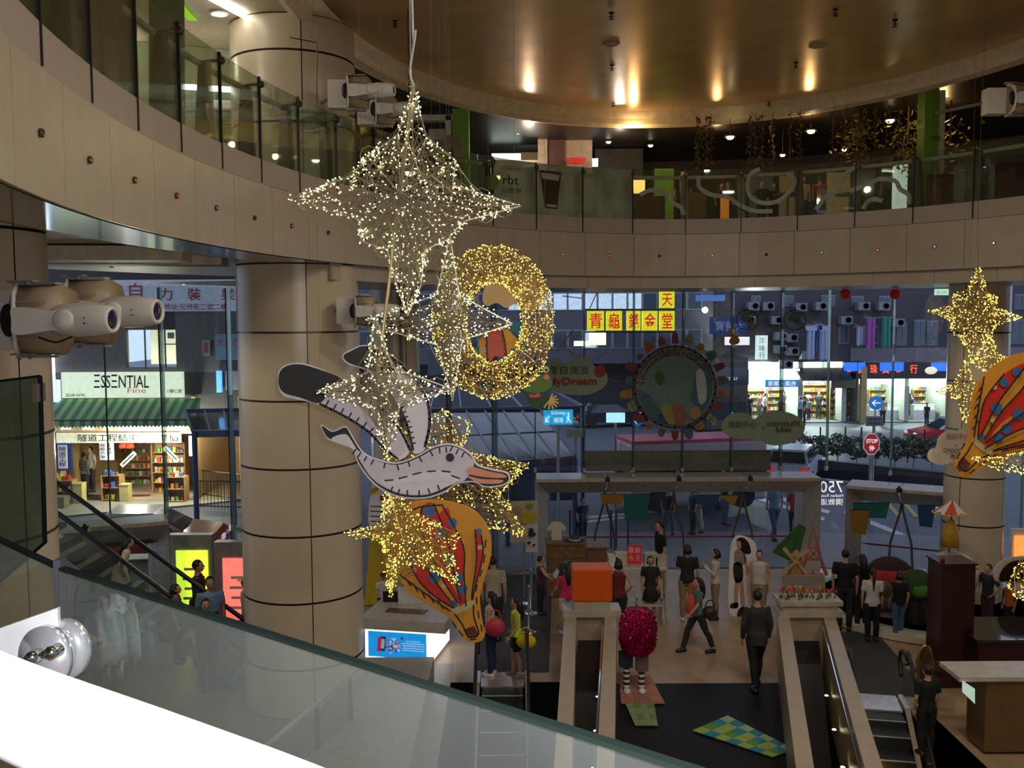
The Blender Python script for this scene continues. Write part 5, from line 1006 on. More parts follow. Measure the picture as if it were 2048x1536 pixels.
# patchwork mats on the dark floor
def patch(pts, cols, nx, ny, label, name='patchwork_mat'):
    z = .02; A, B, C, D = [PZ(x, y, z) for x, y in pts]; t = thing(name, (A + C) / 2, label, 'mat'); k = 0
    for j in range(ny):
        for i in range(nx):
            f = lambda u, v: (A * (1 - u) * (1 - v) + B * u * (1 - v) + C * u * v + D * (1 - u) * v); m = MB(); g = .01
            m.prism([f((i + g) / nx, (j + g) / ny), f((i + 1 - g) / nx, (j + g) / ny), f((i + 1 - g) / nx, (j + 1 - g) / ny), f((i + g) / nx, (j + 1 - g) / ny)], (0, 0, .015)); m.build('patch', cols[(i + j * 2 + (i * j) % 2) % len(cols)], t)
cg = [mat('lime_patch', (.30, .42, .10), .8), mat('green_patch', (.10, .28, .04), .8), mat('sky_patch', (.03, .22, .36), .8), mat('mint_patch', (.32, .45, .22), .8)]
patch([(1385, 1462), (1455, 1432), (1590, 1500), (1545, 1515)], cg, 4, 7, 'green and blue patchwork mat on the black floor')
patch([(1250, 1407), (1308, 1407), (1316, 1452), (1270, 1452)], [mat('pale_green_patch', (.24, .32, .14), .8), mat('sage_patch', (.16, .25, .10), .8)], 4, 4, 'small pale green checked mat below the glitter figure')
patch([(1238, 1352), (1300, 1350), (1330, 1408), (1242, 1408)], [mat('salmon_patch', (.42, .18, .12), .8), mat('dusty_pink_patch', (.36, .15, .11), .8)], 3, 3, 'salmon patchwork mat under the glitter figure')
# ------------------------------------------------------------------ escalators (left middle, right) descending towards the viewer
def escalator(x0, x1, Y0, label, z0=0., run=6.5, slope=.56, rz=0):
    t = thing('escalator', ((x0 + x1) / 2, Y0, z0), label, 'escalator'); t.rotation_euler.z = rz
    m = MB(); m.box(((x0 + x1) / 2, Y0 + .35, z0 + .01), (x1 - x0, .7, .03)); m.build('comb_plate', STEEL, t)
    n = 16; st = mat('grooved_step', (.06, .06, .065), .5, .5, .2, 30)
    for i in range(n):
        y = Y0 - .4 * i - .2; z = z0 - .4 * slope * max(0, i - .5); m = MB(); m.box(((x0 + x1) / 2, y, z - .12), (x1 - x0 - .06, .4, .22)); sx_ = m.build('step', st, t); m = MB(); m.box(((x0 + x1) / 2, y - .19, z - .005), (x1 - x0 - .06, .025, .012)); m.build('nosing', mat('step_nosing', (.5, .5, .45), .4), sx_)
    for x in (x0 - .06, x1 + .06):
        pts = [V((x, Y0 + .55, z0 + .45)), V((x, Y0 + .72, z0 + .68)), V((x, Y0 + .55, z0 + .92)), V((x, Y0, z0 + .95)), V((x, Y0 - .6, z0 + .78)), V((x, Y0 - run, z0 + .78 - (run - .6) * slope))]
        m = MB(); m.tube(smoothpts(pts, 4, False), .035, 8); m.build('handrail', BLACK, t, True)
        m = MB(); m.add([V((x, Y0 + .5, z0)), V((x, Y0 + .5, z0 + .88)), V((x, Y0, z0 + .90)), V((x, Y0 - .6, z0 + .73)), V((x, Y0 - run, z0 + .73 - (run - .6) * slope)), V((x, Y0 - run, z0 - run * slope)), V((x, Y0, z0))], [tuple(range(7))]); m.build('glass_side', NG, t)
        m = MB(); m.tube([V((x, Y0 + .6, z0 + .05)), V((x, Y0, z0 + .06)), V((x, Y0 - run, z0 + .06 - run * slope))], .06, 4); m.build('skirt', STEEL, t)
escalator(-.62, .2, 17.45, 'escalator going down beside the two women with bags')
escalator(6.0, 6.85, 16.3, 'right escalator going down beside the long dark mat', rz=-.2)
for y, z in ((15.0, -.55), (14.2, -1.0)): lamp('escalator_comb_light', (6.2 - (16.3 - y) * .2, y, z), 2.5, (1, .5, .12), 'POINT', .03)
# left escalator coming down from the upper level behind the edge column
t = thing('escalator', P(489, 1330, 17.3), 'escalator descending from the left behind the edge column', 'escalator'); a, b = P(489, 1302, 17.3), P(107, 1020, 18.2); d = (b - a); b2 = b + d * .35
m = MB(); m.tube([a + V((.25, -.02, -.42)), a + V((.32, 0, -.15)), a + V((.15, 0, 0)), a, b2], .045, 8); m.build('handrail', BLACK, t, True)
off = V((0, 1.1, 0)); m = MB(); m.tube([a + off + V((.25, -.02, -.42)), a + off + V((.32, 0, -.15)), a + off + V((.15, 0, 0)), a + off, b2 + off], .045, 8); m.build('handrail', BLACK, t, True)
for o_ in (V((0, 0, 0)), off): m = MB(); m.prism([a + o_, b2 + o_, b2 + o_ - V((0, 0, .85)), a + o_ - V((0, 0, .85))], (0, .012, 0)); m.build('glass_side', NG, t)
m = MB(); m.prism([a - V((0, 0, .85)), b2 - V((0, 0, .85)), b2 - V((0, 0, 1.35)), a + V((.3, 0, -1.0))], (0, 1.1, 0)); m.build('truss_cladding', mat('satin_cladding', (.36, .35, .32), .3, .4), t)
for i in range(15):
    p = a + (b2 - a) * ((i + .5) / 15) + V((0, .55, -.9)); m = MB(); m.box(p, (.36, 1.0, .2)); m.build('step', mat('grooved_step', 0), t)
# floor-level handrail with posts near the camera side
t = thing('railing', PZ(600, 1500), 'cream tube railing with dark tapered posts below the balustrade, lower left', 'railing'); a, b = P(722, 1332, 15.4), P(500, 1520, 12.3)
m = MB(); m.tube([a, b, b + (b - a) * .4], .04, 8); m.build('handrail', KW, t, True)
for f in (.12, .45, .88, 1.3):
    p = a + (b - a) * f; m = MB(); m.tube([p - V((0, 0, .05)), V((p.x, p.y, 0))], [.035, .075], 4); m.build('post', BRONZE, t)
    q_ = a + (b - a) * (f + .3); m = MB(); m.prism([p - V((0, 0, .1)), q_ - V((0, 0, .1)), V((q_.x, q_.y, .05)), V((p.x, p.y, .05))], (.012, .012, 0)); m.build('glass_pane', NG, t)
# low wall under it
m = MB(); aa, bb = PZ(745, 1420), PZ(520, 1536); m.box(((aa.x + bb.x) / 2 + .9, (aa.y + bb.y) / 2, .22), (1.6, 5, .44)); m.build('low_wall', mat('pale_stone', (.34, .30, .24), .4), label='low pale stone wall beside the cream tube railing', cat='wall')
# ------------------------------------------------------------------ dark kiosk group on the right
DB = mat('dark_chocolate_lacquer', (.035, .010, .009), .22); t = thing('display_tower', PZ(1896, 1345), 'tall dark brown display tower at the right', 'display tower'); c = P(1897, 1340, 17.6); topz = P(1897, 1122, 17.6).z
m = MB(); m.box((c.x, 17.6, topz / 2), (.62, .6, topz)); m.build('body', DB, t); m = MB(); m.box((c.x, 17.6, topz + .015), (.68, .66, .03)); m.build('cap', DB, t); m = MB(); m.ball((c.x - .22, 17.5, topz + .06), .05, 8); m.build('red_knob', RED, t, True); m = MB(); m.box((c.x + .12, 17.28, .35), (.22, .02, .25)); m.build('lit_picture', mat('lit_picture', (.6, .35, .15), emit=.6), t)
t = thing('dark_counter', (9.6, 17.2, 0), 'long dark lacquered counter right of the display tower', 'counter'); m = MB(); q0 = P(1936, 1248, 17.4); m.box((q0.x + 1.6, 17.6, .5), (3.2, 1.2, 1.0)); m.build('body', DB, t); m = MB(); m.box((q0.x + 1.6, 17.6, 1.02), (3.3, 1.35, .05)); m.build('worktop', mat('dark_glass_top', (.03, .025, .025), .06), t)
t = thing('display_case', (P(1990, 1400, 14.6).x, 14.6, 0), 'cream topped display case in the lower right corner', 'display case'); q0, q1 = P(1922, 1352, 14.6), P(2070, 1352, 14.6)
m = MB(); m.box(((q0.x + q1.x) / 2 + .3, 14.9, q0.z - .04), (q1.x - q0.x + .7, .7, .07)); m.build('top', KW, t); m = MB(); m.box(((q0.x + q1.x) / 2 + .5, 14.9, q0.z / 2), (q1.x - q0.x + .2, .6, q0.z - .1)); m.build('body', mat('ochre_panel', (.16, .09, .035), .4), t); m = MB(); m.prism([P(1926, 1362, 14.5), P(1950, 1378, 14.5), P(1950, 1408, 14.5), P(1926, 1385, 14.5)], (0, .03, 0)); m.build('lit_card', mat('lit_card', (.55, .75, .65), emit=.5), t)
# round gold mirror
c = P(1850, 1332, 16.0); t = thing('round_mirror', (c.x, 16, 0), 'oval gold rimmed standing mirror in front of the display tower', 'mirror'); m = MB(); m.tube([c + V((cos(k * pi / 12) * .13, 0, sin(k * pi / 12) * .36)) for k in range(24)], .022, 6, close=True); m.build('rim', mat('polished_gold', (.6, .4, .06), .2, .9), t, True); m = MB(); m.lathe([(.35, 0), (.0, .01)], c, 24, axis=V((0, -1, 0)), sy=.36); m.prism([c + V((cos(k * pi / 12) * .12, .01, sin(k * pi / 12) * .34)) for k in range(24)], (0, .01, 0)) ; m.v = m.v[48:] if False else m.v; m.build('glass_face', CHROME, t); m = MB(); m.tube([(c.x, 16.02, 0), (c.x, 16.02, c.z - .36)], .025, 6); m.lathe([(.16, 0), (.16, .03), (.03, .05)], (c.x, 16.02, 0), 14); m.build('stand', BRONZE, t)
# globe display with cutouts behind the tower
t = thing('globe_display', (P(1910, 1200, 21).x, 21, 0), 'big cream globe display behind the dark tower', 'display'); c = P(1905, 1150, 21); m = MB(); m.ball(c, .55, 20); gl_ = m.build('globe', CREAM, t, True); m = MB(); m.lathe([(.4, 0), (.3, c.z - .5)], (c.x, 21, 0), 18); m.build('pedestal', CREAM, t)
for dx, dz, mt in ((-.2, .45, FG), (.15, .42, YEL), (.35, .25, ORG)): m = MB(); m.ball(c + V((dx, -.32, dz)), (.10, .05, .05), 8); m.build('painted_patch', mt, gl_, True)
t = thing('umbrella_ornament', P(1905, 1000, 20.8), 'red and white umbrella ornament with a yellow rim standing on the globe', 'umbrella'); c = P(1900, 1030, 20.8)
for i in range(8):
    a0, a1 = i * pi / 4, (i + 1) * pi / 4; m = MB(); tp = c + V((.05, 0, .34)); m.add([tp, c + V((cos(a0) * .36, sin(a0) * .36, .05)), c + V((cos((a0 + a1) / 2) * .30, sin((a0 + a1) / 2) * .3, .10)), c + V((cos(a1) * .36, sin(a1) * .36, .05))], [(0, 1, 2), (0, 2, 3)]); m.build('gore', REDB if i % 2 else WSH, t)
m = MB(); m.tube([c + V((cos(k * pi / 12) * .36, sin(k * pi / 12) * .36, .05)) for k in range(24)], .015, 5, close=True); m.build('rim', mat('yellow_trim', (.75, .6, .02)), t); m = MB(); m.tube([c + V((.05, 0, .34)), V((c.x, 20.8, P(1905, 1105, 20.8).z))], .015, 6); m.build('shaft', BRONZE, t); m = MB(); m.lathe([(.20, -.7), (.17, -.35), (.07, -.1)], c + V((.02, 0, 0)), 12); m.build('yellow_raincoat', mat('yellow_raincoat', (.60, .33, .02), .5), t, True)
# round white platform + doll head and green ball
t = thing('platform', (9.6, 21.8, 0), 'low round cream platform with a pale green stripe, right of the ponytail child', 'platform'); m = MB(); m.lathe([(3.0, .02), (3.0, .14), (0, .14)], (9.9, 22.3, 0), 48); m.build('disc', CREAM, t); m = MB(); m.lathe([(2.6, .141), (2.6, .146), (2.45, .146), (2.45, .141)], (9.9, 22.3, 0), 48); m.build('green_ring', mat('pale_green_line', (.30, .45, .35)), t)
t = thing('faceless_doll_head', (P(1775, 1200, 21.3).x, 21.3, 0), 'faceless doll head with a broad red band behind the ponytail child', 'display'); c = P(1778, 1170, 21.3); m = MB(); m.ball(c, (.64, .5, .66), 20); m.build('dome', c_('dark_brown_felt', (.025, .012, .012)), t, True); m = MB(); m.ball(c + V((-.06, -.08, -.12)), (.56, .46, .48), 18); m.build('lower_shell', c_('dusty_rose_felt', (.20, .12, .10)), t, True); m = MB(); m.lathe([(.57, .10), (.635, .15), (.60, .36), (.5, .42)], c + V((-.08, -.06, 0)), 24, sy=.8); m.build('red_band', mat('red_felt', (.42, .008, .012), .8), t, True); m = MB(); m.lathe([(.38, 0), (.3, c.z - .5)], (c.x, 21.3, 0), 16); m.build('base', mat('tan_base', (.3, .2, .14)), t)  # plain shape standing in for the doll figure's head, face left out
t = thing('green_ball_plant', (P(1833, 1180, 20.7).x, 20.7, 0), 'round green topiary like ball on a low base beside the dark tower', 'ornament'); c = P(1833, 1170, 20.7); m = MB(); m.ball(c, .36, 14); m.build('ball', c_('dark_green_felt', (.02, .06, .015)), t, True); m = MB(); m.ball(c + V((0, -.2, -.04)), (.24, .2, .2), 10); m.build('bright_patch', c_('bright_green_felt', (.07, .22, .03)), t, True); m = MB(); m.lathe([(.25, 0), (.2, c.z - .3)], (c.x, 20.7, 0), 14); m.build('base', BLACK, t)
# right edge items
t = thing('mushroom_board', P(2030, 1150, 19.5), 'cream and dark brown rounded board at the right edge', 'board'); m = MB(); m.prism(smoothpts([P(1990, 1160, 19.5), P(1995, 1130, 19.5), P(2025, 1115, 19.5), P(2080, 1118, 19.5), P(2080, 1170, 19.5), P(2020, 1165, 19.5)], 4), (0, .04, 0)); m.build('cream_back', CREAM, t); m = MB(); m.prism(smoothpts([P(1999, 1160, 19.45), P(2006, 1138, 19.45), P(2030, 1122, 19.45), P(2078, 1124, 19.45), P(2078, 1160, 19.45), P(2012, 1162, 19.45)], 4), (0, .02, 0)); m.build('dark_face', DB, t); m = MB(); m.tube([P(2055, 1165, 19.52), V((P(2055, 1165, 19.52).x, 19.52, 0))], .04, 6); m.build('support', BRONZE, t)
m = MB(); m.box(P(2050, 1090, 22.5), (.7, .1, .8)); t = thing('lightbox', (P(2050, 1090, 22.5).x, 22.5, 0), 'white framed lightbox glowing orange at the right edge', 'lightbox'); m.build('frame', WHITE, t); m = MB(); m.box(P(2050, 1092, 22.43), (.5, .04, .5)); m.build('screen', mat('orange_screen', (1, .22, .05), emit=1.6), t); m = MB(); m.box((P(2050, 1090, 22.5).x, 22.5, .5), (.5, .1, 1.0)); m.build('stand', WHITE, t)
# bunting pennants inside the doors
random.seed(2)
def pennant(px0, px1, y0, y1, Y, mt, label, pt=True):
    t = thing('pennant', P((px0 + px1) / 2, y1, Y), label, 'pennant', None); m = MB(); a, b = P(px0, y0, Y), P(px1, y0, Y); c = P((px0 + px1) / 2 + (12 if pt else 0), y1, Y); pts = [a, b, c] if pt else [a, b, P(px1 - 8, y1, Y), P(px0 + 4, y1 - 3, Y)]; m.prism(pts, (0, .01, 0)); m.build('fabric', mt, t); m = MB(); m.tube([a, b], .008, 4); m.build('cord', BLACK, t)
TL = c_('teal_fabric', (.01, .12, .13)); AM = c_('amber_fabric', (.28, .15, .02)); BL = c_('blue_fabric', (.01, .06, .16))
pennant(1200, 1250, 988, 1010, 24.3, AM, 'amber pennant, leftmost under the wide steel lintel', False); pennant(1246, 1300, 988, 1044, 24.3, TL, 'teal pennant second from the left under the wide lintel', False)
pennant(1385, 1440, 990, 1038, 24.3, BL, 'blue triangular pennant under the wide lintel'); pennant(1435, 1477, 990, 1012, 24.3, AM, 'small amber triangular pennant beside the blue one')
pennant(1705, 1780, 1005, 1037, 23.3, TL, 'teal pennant under the right lintel', False); pennant(1700, 1740, 1020, 1070, 23.2, AM, 'amber pennant hanging below the teal one', False); pennant(1835, 1872, 1010, 1055, 22.6, BL, 'blue pennant at the right end of the right lintel', False)
# life-size flat figure of a woman, seen by the white tank top man
t = thing('standee', (P(1480, 1230, 21.6).x, 21.6, 0), 'life-size cardboard standee of a woman in a dark skirt', 'standee'); yv = 21.6; cy_ = 21.6
pz = lambda x, y: P(x, y, 21.6)
m = MB(); m.prism(smoothpts([pz(1460, 1228), pz(1458, 1150), pz(1465, 1080), pz(1490, 1073), pz(1512, 1090), pz(1515, 1150), pz(1505, 1228)], 3), (0, .03, 0)); m.build('backing', WHB, t)
def sl(name, pts, mt, i=1): m = MB(); m.prism(smoothpts([P(x, y, 21.6 - .006 * i) for x, y in pts], 3), (0, .004, 0)); m.build(name, mt, t)
sl('printed_hair', [(1473, 1080), (1485, 1075), (1497, 1085), (1502, 1105), (1492, 1108), (1480, 1098)], HAIR); sl('printed_face', [(1473, 1084), (1481, 1083), (1482, 1096), (1475, 1096)], SKIN, 2); sl('printed_top', [(1470, 1102), (1486, 1100), (1490, 1128), (1470, 1128)], c_('grey_print', (.3, .26, .24))); sl('printed_skirt', [(1467, 1128), (1484, 1128), (1485, 1160), (1470, 1164)], DK); sl('printed_leg', [(1470, 1162), (1478, 1162), (1474, 1212), (1468, 1212)], SKIN); sl('printed_leg', [(1479, 1160), (1486, 1160), (1490, 1215), (1483, 1222)], SKIN); sl('printed_arm', [(1487, 1104), (1493, 1112), (1498, 1148), (1493, 1150)], SKIN); sl('printed_boot', [(1462, 1208), (1476, 1205), (1475, 1216), (1461, 1216)], DK); sl('printed_boot', [(1478, 1218), (1489, 1214), (1489, 1232), (1474, 1234)], DK)
# lightboxes outside left doors
for px, Y, c_l, lab in ((385, 20.9, (.75, .95, .05), 'yellow lightbox poster left of the thick column'), (478, 20.2, (1, .16, .12), 'red lightbox poster beside the thick column')):
    a = P(px, 1160, Y); t = thing('lightbox', (a.x, Y, 0), lab, 'lightbox'); m = MB(); m.box((a.x, Y, 1.12), (.98, .25, 2.1)); m.build('frame', mat('silver_frame', (.4, .4, .42), .4, .5), t); m = MB(); m.box((a.x + .05, Y - .14, 1.15), (.70, .03, 1.35)); s_ = m.build('screen', mat('lit_poster_%d' % px, c_l, emit=1.3), t)
    for i in range(4): m = MB(); m.box((a.x + .05, Y - .16, .75 + .22 * i), (.42 - .07 * (i % 2), .008, .06)); m.build('text_line', WHITE, s_)
# ================================================================== SHELL BEHIND AND ABOVE THE VIEWER
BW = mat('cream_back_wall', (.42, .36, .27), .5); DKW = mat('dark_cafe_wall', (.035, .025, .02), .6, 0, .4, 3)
def slabbox(name, c, d, mt, **kw): m = MB(); m.box(c, d); return m.build(name, mt, kind='structure', **kw)
slabbox('wall_back', (1, -6, 4), (40, .3, 17), BW); slabbox('wall_left', (-18.5, 5, 4), (.3, 22, 17), BW); slabbox('wall_right', (20, 7, 4), (.3, 27, 17), BW); slabbox('ceiling_slab', (1, 14, 12.9), (42, 42, .3), BW)
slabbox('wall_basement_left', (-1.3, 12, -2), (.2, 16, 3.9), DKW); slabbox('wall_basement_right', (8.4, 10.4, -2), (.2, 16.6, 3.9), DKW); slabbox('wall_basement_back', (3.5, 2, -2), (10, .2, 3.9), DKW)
m = MB(); m.prism([V((-16, 2.2, 5.15)), V((-3.2, 3.6, 5.15)), V((-1.2, 1.6, 5.15)), V((1.2, .0, 5.15)), V((3.5, -.9, 5.15)), V((18, -.9, 5.15)), V((18, -6, 5.15)), V((-16, -6, 5.15))], (0, 0, .25)); m.build('floor_landing', FT, kind='structure')
fq('floor_near', -16, 18, 6, -16, 18, -6, FT)
wg = MB()
for i in range(60):
    s = 20 + i * .32 * 1.35; Epanel(wg, s, s + .44, 8.6, 8.8, ZG, 12.9, 1)
wg.build('wall_gallery', DKW, kind='structure')
# far upper cafe: dark ceiling panels with a soffit band, white counter block, green pillars, lamps, vines, seats
m = MB()
for i in range(60):
    a = .15 * pi * 0 + (-.05 + .62 * i / 60 * 2) * pi; b = (-.05 + .62 * (i + 1) / 60 * 2) * pi
    if C2(a, 1, 0).y > 18: m.add([C2(a, 1.02, 11.96), C2(b, 1.02, 11.96), C2(b, 2.2, 11.9), C2(a, 2.2, 11.9)], [(0, 1, 2, 3)])
m.build('ceiling_cafe', mat('dark_cafe_ceiling', (.025, .018, .016), .4), kind='structure')
def pillar(px0, px1, Y, label, ztop=11.95):
    a, b = P(px0, 300, Y), P(px1, 300, Y); t = thing('pillar', ((a.x + b.x) / 2, Y, ZG), label, 'pillar'); m = MB(); m.box(((a.x + b.x) / 2, Y + .2, (ZG + ztop) / 2), (b.x - a.x, .4, ztop - ZG)); m.build('shaft', GREEN, t); return t, (a.x + b.x) / 2, b.x - a.x
t, x, w_ = pillar(905, 938, 23.2, 'bright green square pillar left of the cafe counter'); m = MB(); m.box((x - w_ / 2 - .1, 23.4, 10.55), (.14, .3, 2.5)); m.box((x - .95, 23.4, 11.75), (1.6, .3, .13)); m.build('white_frame', KW, t)
t, x, w_ = pillar(1310, 1348, 28.5, 'lime green pillar at the end of the cafe counter', 11.3)
t, x, w_ = pillar(1848, 1876, 21.4, 'green pillar with dark lettering at the upper right'); m = MB(); m.box((x + w_ / 2 + .06, 21.5, 10.6), (.11, .3, 2.6)); m.build('white_edge', KW, t); text('rbt', (x - .1, 21.19, 10.9), (x + .12, 21.19, 10.9), (x - .1, 21.19, 10.78), BLACK, t); text('仙', (x - .08, 21.19, 10.3), (x + .1, 21.19, 10.3), (x - .08, 21.19, 10.1), BLACK, t)
# upper left green emblem panel, dark shop panels and bright back shop
t = thing('banner_panel', P(330, 120, 10.5), 'olive green tall panel with a round pale emblem behind the upper left railing', 'panel'); m = MB(); m.prism([P(298, -60, 12.0), P(365, -50, 12.4), P(368, 260, 12.4), P(298, 215, 12.0)], (0, .06, 0)); m.build('board', mat('olive_panel', (.10, .13, .03), .5), t)
m = MB(); q = [P(322 + 17 * cos(a), 105 + 36 * sin(a), 12.1) for a in [k * pi / 10 for k in range(20)]]; m.tube(q, .02, 5, close=True); m.tube([P(322, 78, 12.08), P(322, 130, 12.08)], .035, 5); m.tube([P(312, 100, 12.08), P(318, 122, 12.08)], .02, 5); m.tube([P(332, 100, 12.08), P(326, 122, 12.08)], .02, 5); m.build('emblem', FILM, t)
t = thing('brown_shop', P(180, 80, 9.2), 'dark brown shop front behind the upper left railing', 'shop front'); m = MB(); m.prism([P(-60, -160, 9.2), P(270, -120, 11.6), P(275, 260, 11.6), P(-60, 100, 9.2)], (-.3, .3, 0)); m.build('wall_panel', mat('brown_shop_panel', (.07, .035, .02), .35), t)
for px in (78, 180): m = MB(); m.tube([P(px, -60, 9.9 + (px - 78) * .007), P(px, 200, 9.9 + (px - 78) * .007)], .03, 4); m.build('mullion', BRONZE, t)
t = thing('gallery_shop', P(430, 250, 16.4), 'bright cream shop behind the upper left railing with small green and grey signs', 'shop'); m = MB(); a, b = P(340, 300, 17.5), P(480, 300, 18.5); m.prism([V((a.x - 1, a.y, ZG)), V((b.x + .4, b.y, ZG)), V((b.x + .4, b.y, 12)), V((a.x - 1, a.y, 12))], (0, .1, 0)); wl = m.build('back_wall', mat('pale_green_shop_wall', (.50, .56, .40), .5), t)
m = MB(); m.prism([P(362, 200, 17.3), P(474, 196, 17.9), P(474, 222, 17.9), P(362, 222, 17.3)], (0, .1, 0)); m.build('grey_sign', mat('grey_sign', (.25, .27, .27)), t); m = MB(); m.prism([P(418, 200, 17.2), P(474, 200, 17.6), P(474, 218, 17.6), P(418, 216, 17.2)], (0, .05, 0)); m.build('white_sign', WHITE, t)
m = MB(); m.prism([P(446, 246, 17.2), P(478, 248, 17.3), P(478, 290, 17.3), P(446, 284, 17.2)], (0, .1, 0)); gs = m.build('green_notice', mat('dark_green_notice', (.04, .10, .05)), t); text('招租', P(450, 250, 17.15), P(476, 251, 17.15), P(450, 263, 17.15), FILM, gs)
# white counter block of the cafe
Yc = 27.2; zc = lambda y: P(1100, y, Yc).z
t = thing('cafe_counter', (P(1060, 300, Yc).x, Yc, ZG), 'white cafe counter block with a glowing opening and a poster panel, behind the frosted glass', 'cafe counter'); fx = lambda px: P(px, 300, Yc).x
CW_ = mat('pale_cafe_panel', (.46, .36, .28), .5)
def slab2(px0, px1, y0, y1, dy, name, mt, dep=.1): m = MB(); m.box(((fx(px0) + fx(px1)) / 2, Yc + dy, (zc(y0) + zc(y1)) / 2), (fx(px1) - fx(px0), dep, zc(y0) - zc(y1))); return m.build(name, mt, t)
slab2(940, 1340, 208, 262, .6, 'soffit_band', mat('patterned_dark_band', (.05, .035, .035), .5, 0, .6, 10)); slab2(975, 1345, 262, 272, .3, 'white_fascia', CW_, .6); slab2(1076, 1095, 268, 420, .1, 'white_post', CW_); slab2(1095, 1186, 268, 420, .3, 'poster_panel', CW_)
slab2(1095, 1130, 268, 330, .22, 'dark_corner', mat('plum_panel', (.10, .05, .05), .5)); slab2(982, 1042, 295, 318, 1.0, 'lit_kitchen_opening', mat('kitchen_light', (.75, 1, .9), emit=2.2)); slab2(1042, 1078, 294, 330, .9, 'wood_panel', mat('tan_panel', (.25, .18, .08))); slab2(975, 1080, 318, 420, .2, 'counter_front', KW); slab2(1186, 1199, 312, 328, .5, 'lit_screen', mat('blue_white_screen', (.6, .9, .9), emit=1.6)); slab2(1199, 1300, 280, 420, 1.5, 'dark_backdrop', DKW)
m = MB(); m.lathe([(.28, .1), (.22, -.06), (.0, -.06)], (fx(1152), Yc - .05, zc(324)), 14, sy=.3); m.build('red_bowl_picture', mat('red_glow', (.6, .03, .02), emit=.3), t)
# cafe lamps
def pend(px, py, Y, r, label, big=False):
    c = P(px, py, Y); t = thing('pendant_lamp', c, label, 'ceiling lamp'); m = MB(); m.ball(c, (r, r, r * .7), 10); m.build('bulb', LAMPY, t, True); m = MB(); m.lathe([(r * .5, r * .5), (r * 1.4, r * .2), (r * 1.5, .0), (r * 1.3, .05)], c, 12); m.build('shade', BRONZE, t); m = MB(); m.tube([c + V((0, 0, r * .4)), V((c.x, c.y, 11.95))], .01, 4); m.build('cord', BLACK, t)
pend(1460, 274, 24.5, .10, 'bright warm pendant lamp among the hanging vines, left'); pend(1622, 262, 24.0, .10, 'bright warm pendant lamp among the hanging vines, middle'); pend(1780, 241, 23.4, .10, 'bright warm pendant lamp by the foliage, right')
for px, py, Y, lab in ((1231, 246, 25.6, 'flat warm lamp right above the cafe band, below the ceiling rim'), (1373, 257, 26.2, 'small warm lamp left of the vines'), (1036, 265, 26.5, 'small warm lamp over the kitchen opening'), (1217, 284, 27.5, 'small warm lamp over the cafe counter end'), (1301, 291, 27.8, 'tiny warm lamp beside the lime pillar'), (1689, 299, 26, 'tiny warm lamp behind the middle vines'), (1565, 310, 26, 'tiny warm lamp low behind the vines'), (820, 345, 15.8, 'warm shaded lamp glowing behind the top of the big star')):
    pend(px, py, Y, .07 if Y > 20 else .09, lab)
for x, y, p in ((7.5, 24.3, 20), (10.2, 22.8, 18), (3.2, 25.2, 34), (5.5, 25.8, 20), (0.5, 25.5, 30), (12, 20.5, 16)): lamp('cafe_lamp', (x, y, 11.7), p, (1, .62, .25), 'POINT', .07)
for x, y in ((0.5, 26.2), (3.0, 26.6)): lamp('counter_lamp', (x, y, 11.5), 25, (1, .85, .7), 'POINT', .07)
lamp('kitchen_light', (.6, 28.2, 11.2), 30, (.8, 1, .9), 'POINT', .1)
# hanging vines
random.seed(21); VM = mat('dried_vine', (.13, .07, .035), .7); VL = mat('vine_leaf', (.12, .10, .02), .6)
for i, (px, n_) in enumerate(((1398, 30), (1412, 26), (1422, 22), (1500, 40), (1512, 30), (1525, 22), (1545, 26), (1582, 16), (1601, 24), (1668, 20), (1690, 22), (1716, 36), (1726, 22), (1752, 18), (1775, 20), (1800, 24))):
    Y = 24.1 - max(0, (px - 1500)) * .0055; a = P(px, 240, Y); t = thing('hanging_vine', (a.x, Y, 9.9), 'dry hanging vine strand above the cafe railing', 'plant', 'vine strands above the cafe railing'); z0 = P(px, 345 - (px - 1500) * .03 * (px > 1500), Y).z
    m = MB(); m.tube([V((a.x, Y, 11.96)), V((a.x + rnd(-.03, .03), Y, (11.96 + z0) / 2)), V((a.x, Y, z0))], .008, 4); m.build('stem', VM, t); m = MB()
    for k in range(n_ * 2): p = V((a.x + rnd(-.08, .08), Y + rnd(-.06, .06), rnd(z0, 11.9))); d = V((rnd(-1, 1), rnd(-1, 1), rnd(-1, 1))).normalized() * .06; u = d.orthogonal().normalized() * .028; m.add([p - d, p + u, p + d, p - u], [(0, 1, 2, 3)])
    m.build('leaf_cluster', VM if i % 2 else VL, t, kind='stuff')
def foliage(px, py, Y, rx, rz_, n, label, mt):
    c = P(px, py, Y); t = thing('foliage_clump', c, label, 'plant'); m = MB()
    for i in range(n): d = V((random.gauss(0, .5), random.gauss(0, .5), random.gauss(0, .5))); p = c + V((d.x * rx, d.y * .5, d.z * rz_)); a = V((rnd(-1, 1), rnd(-1, 1), rnd(-1, 1))).normalized() * .09; b = a.orthogonal().normalized() * .035; m.add([p - a, p + b, p + a, p - b], [(0, 1, 2, 3)])
    m.build('leaf_cluster', mt, t, kind='stuff'); m = MB(); m.tube([c, V((c.x, c.y, 11.95))], .02, 5); m.build('stem', VM, t)
FL = mat('lit_yellow_green_leaf', (.28, .24, .02), .5); foliage(1715, 275, 24, .5, .6, 160, 'yellow-green leaf clump lit by a lamp, left of the upper right pillar', FL); foliage(1815, 290, 23.2, .4, .9, 160, 'dark leafy clump just left of the upper right pillar', FL); foliage(1900, 285, 22.6, .45, .8, 120, 'leafy clump right of the upper right pillar', FL)
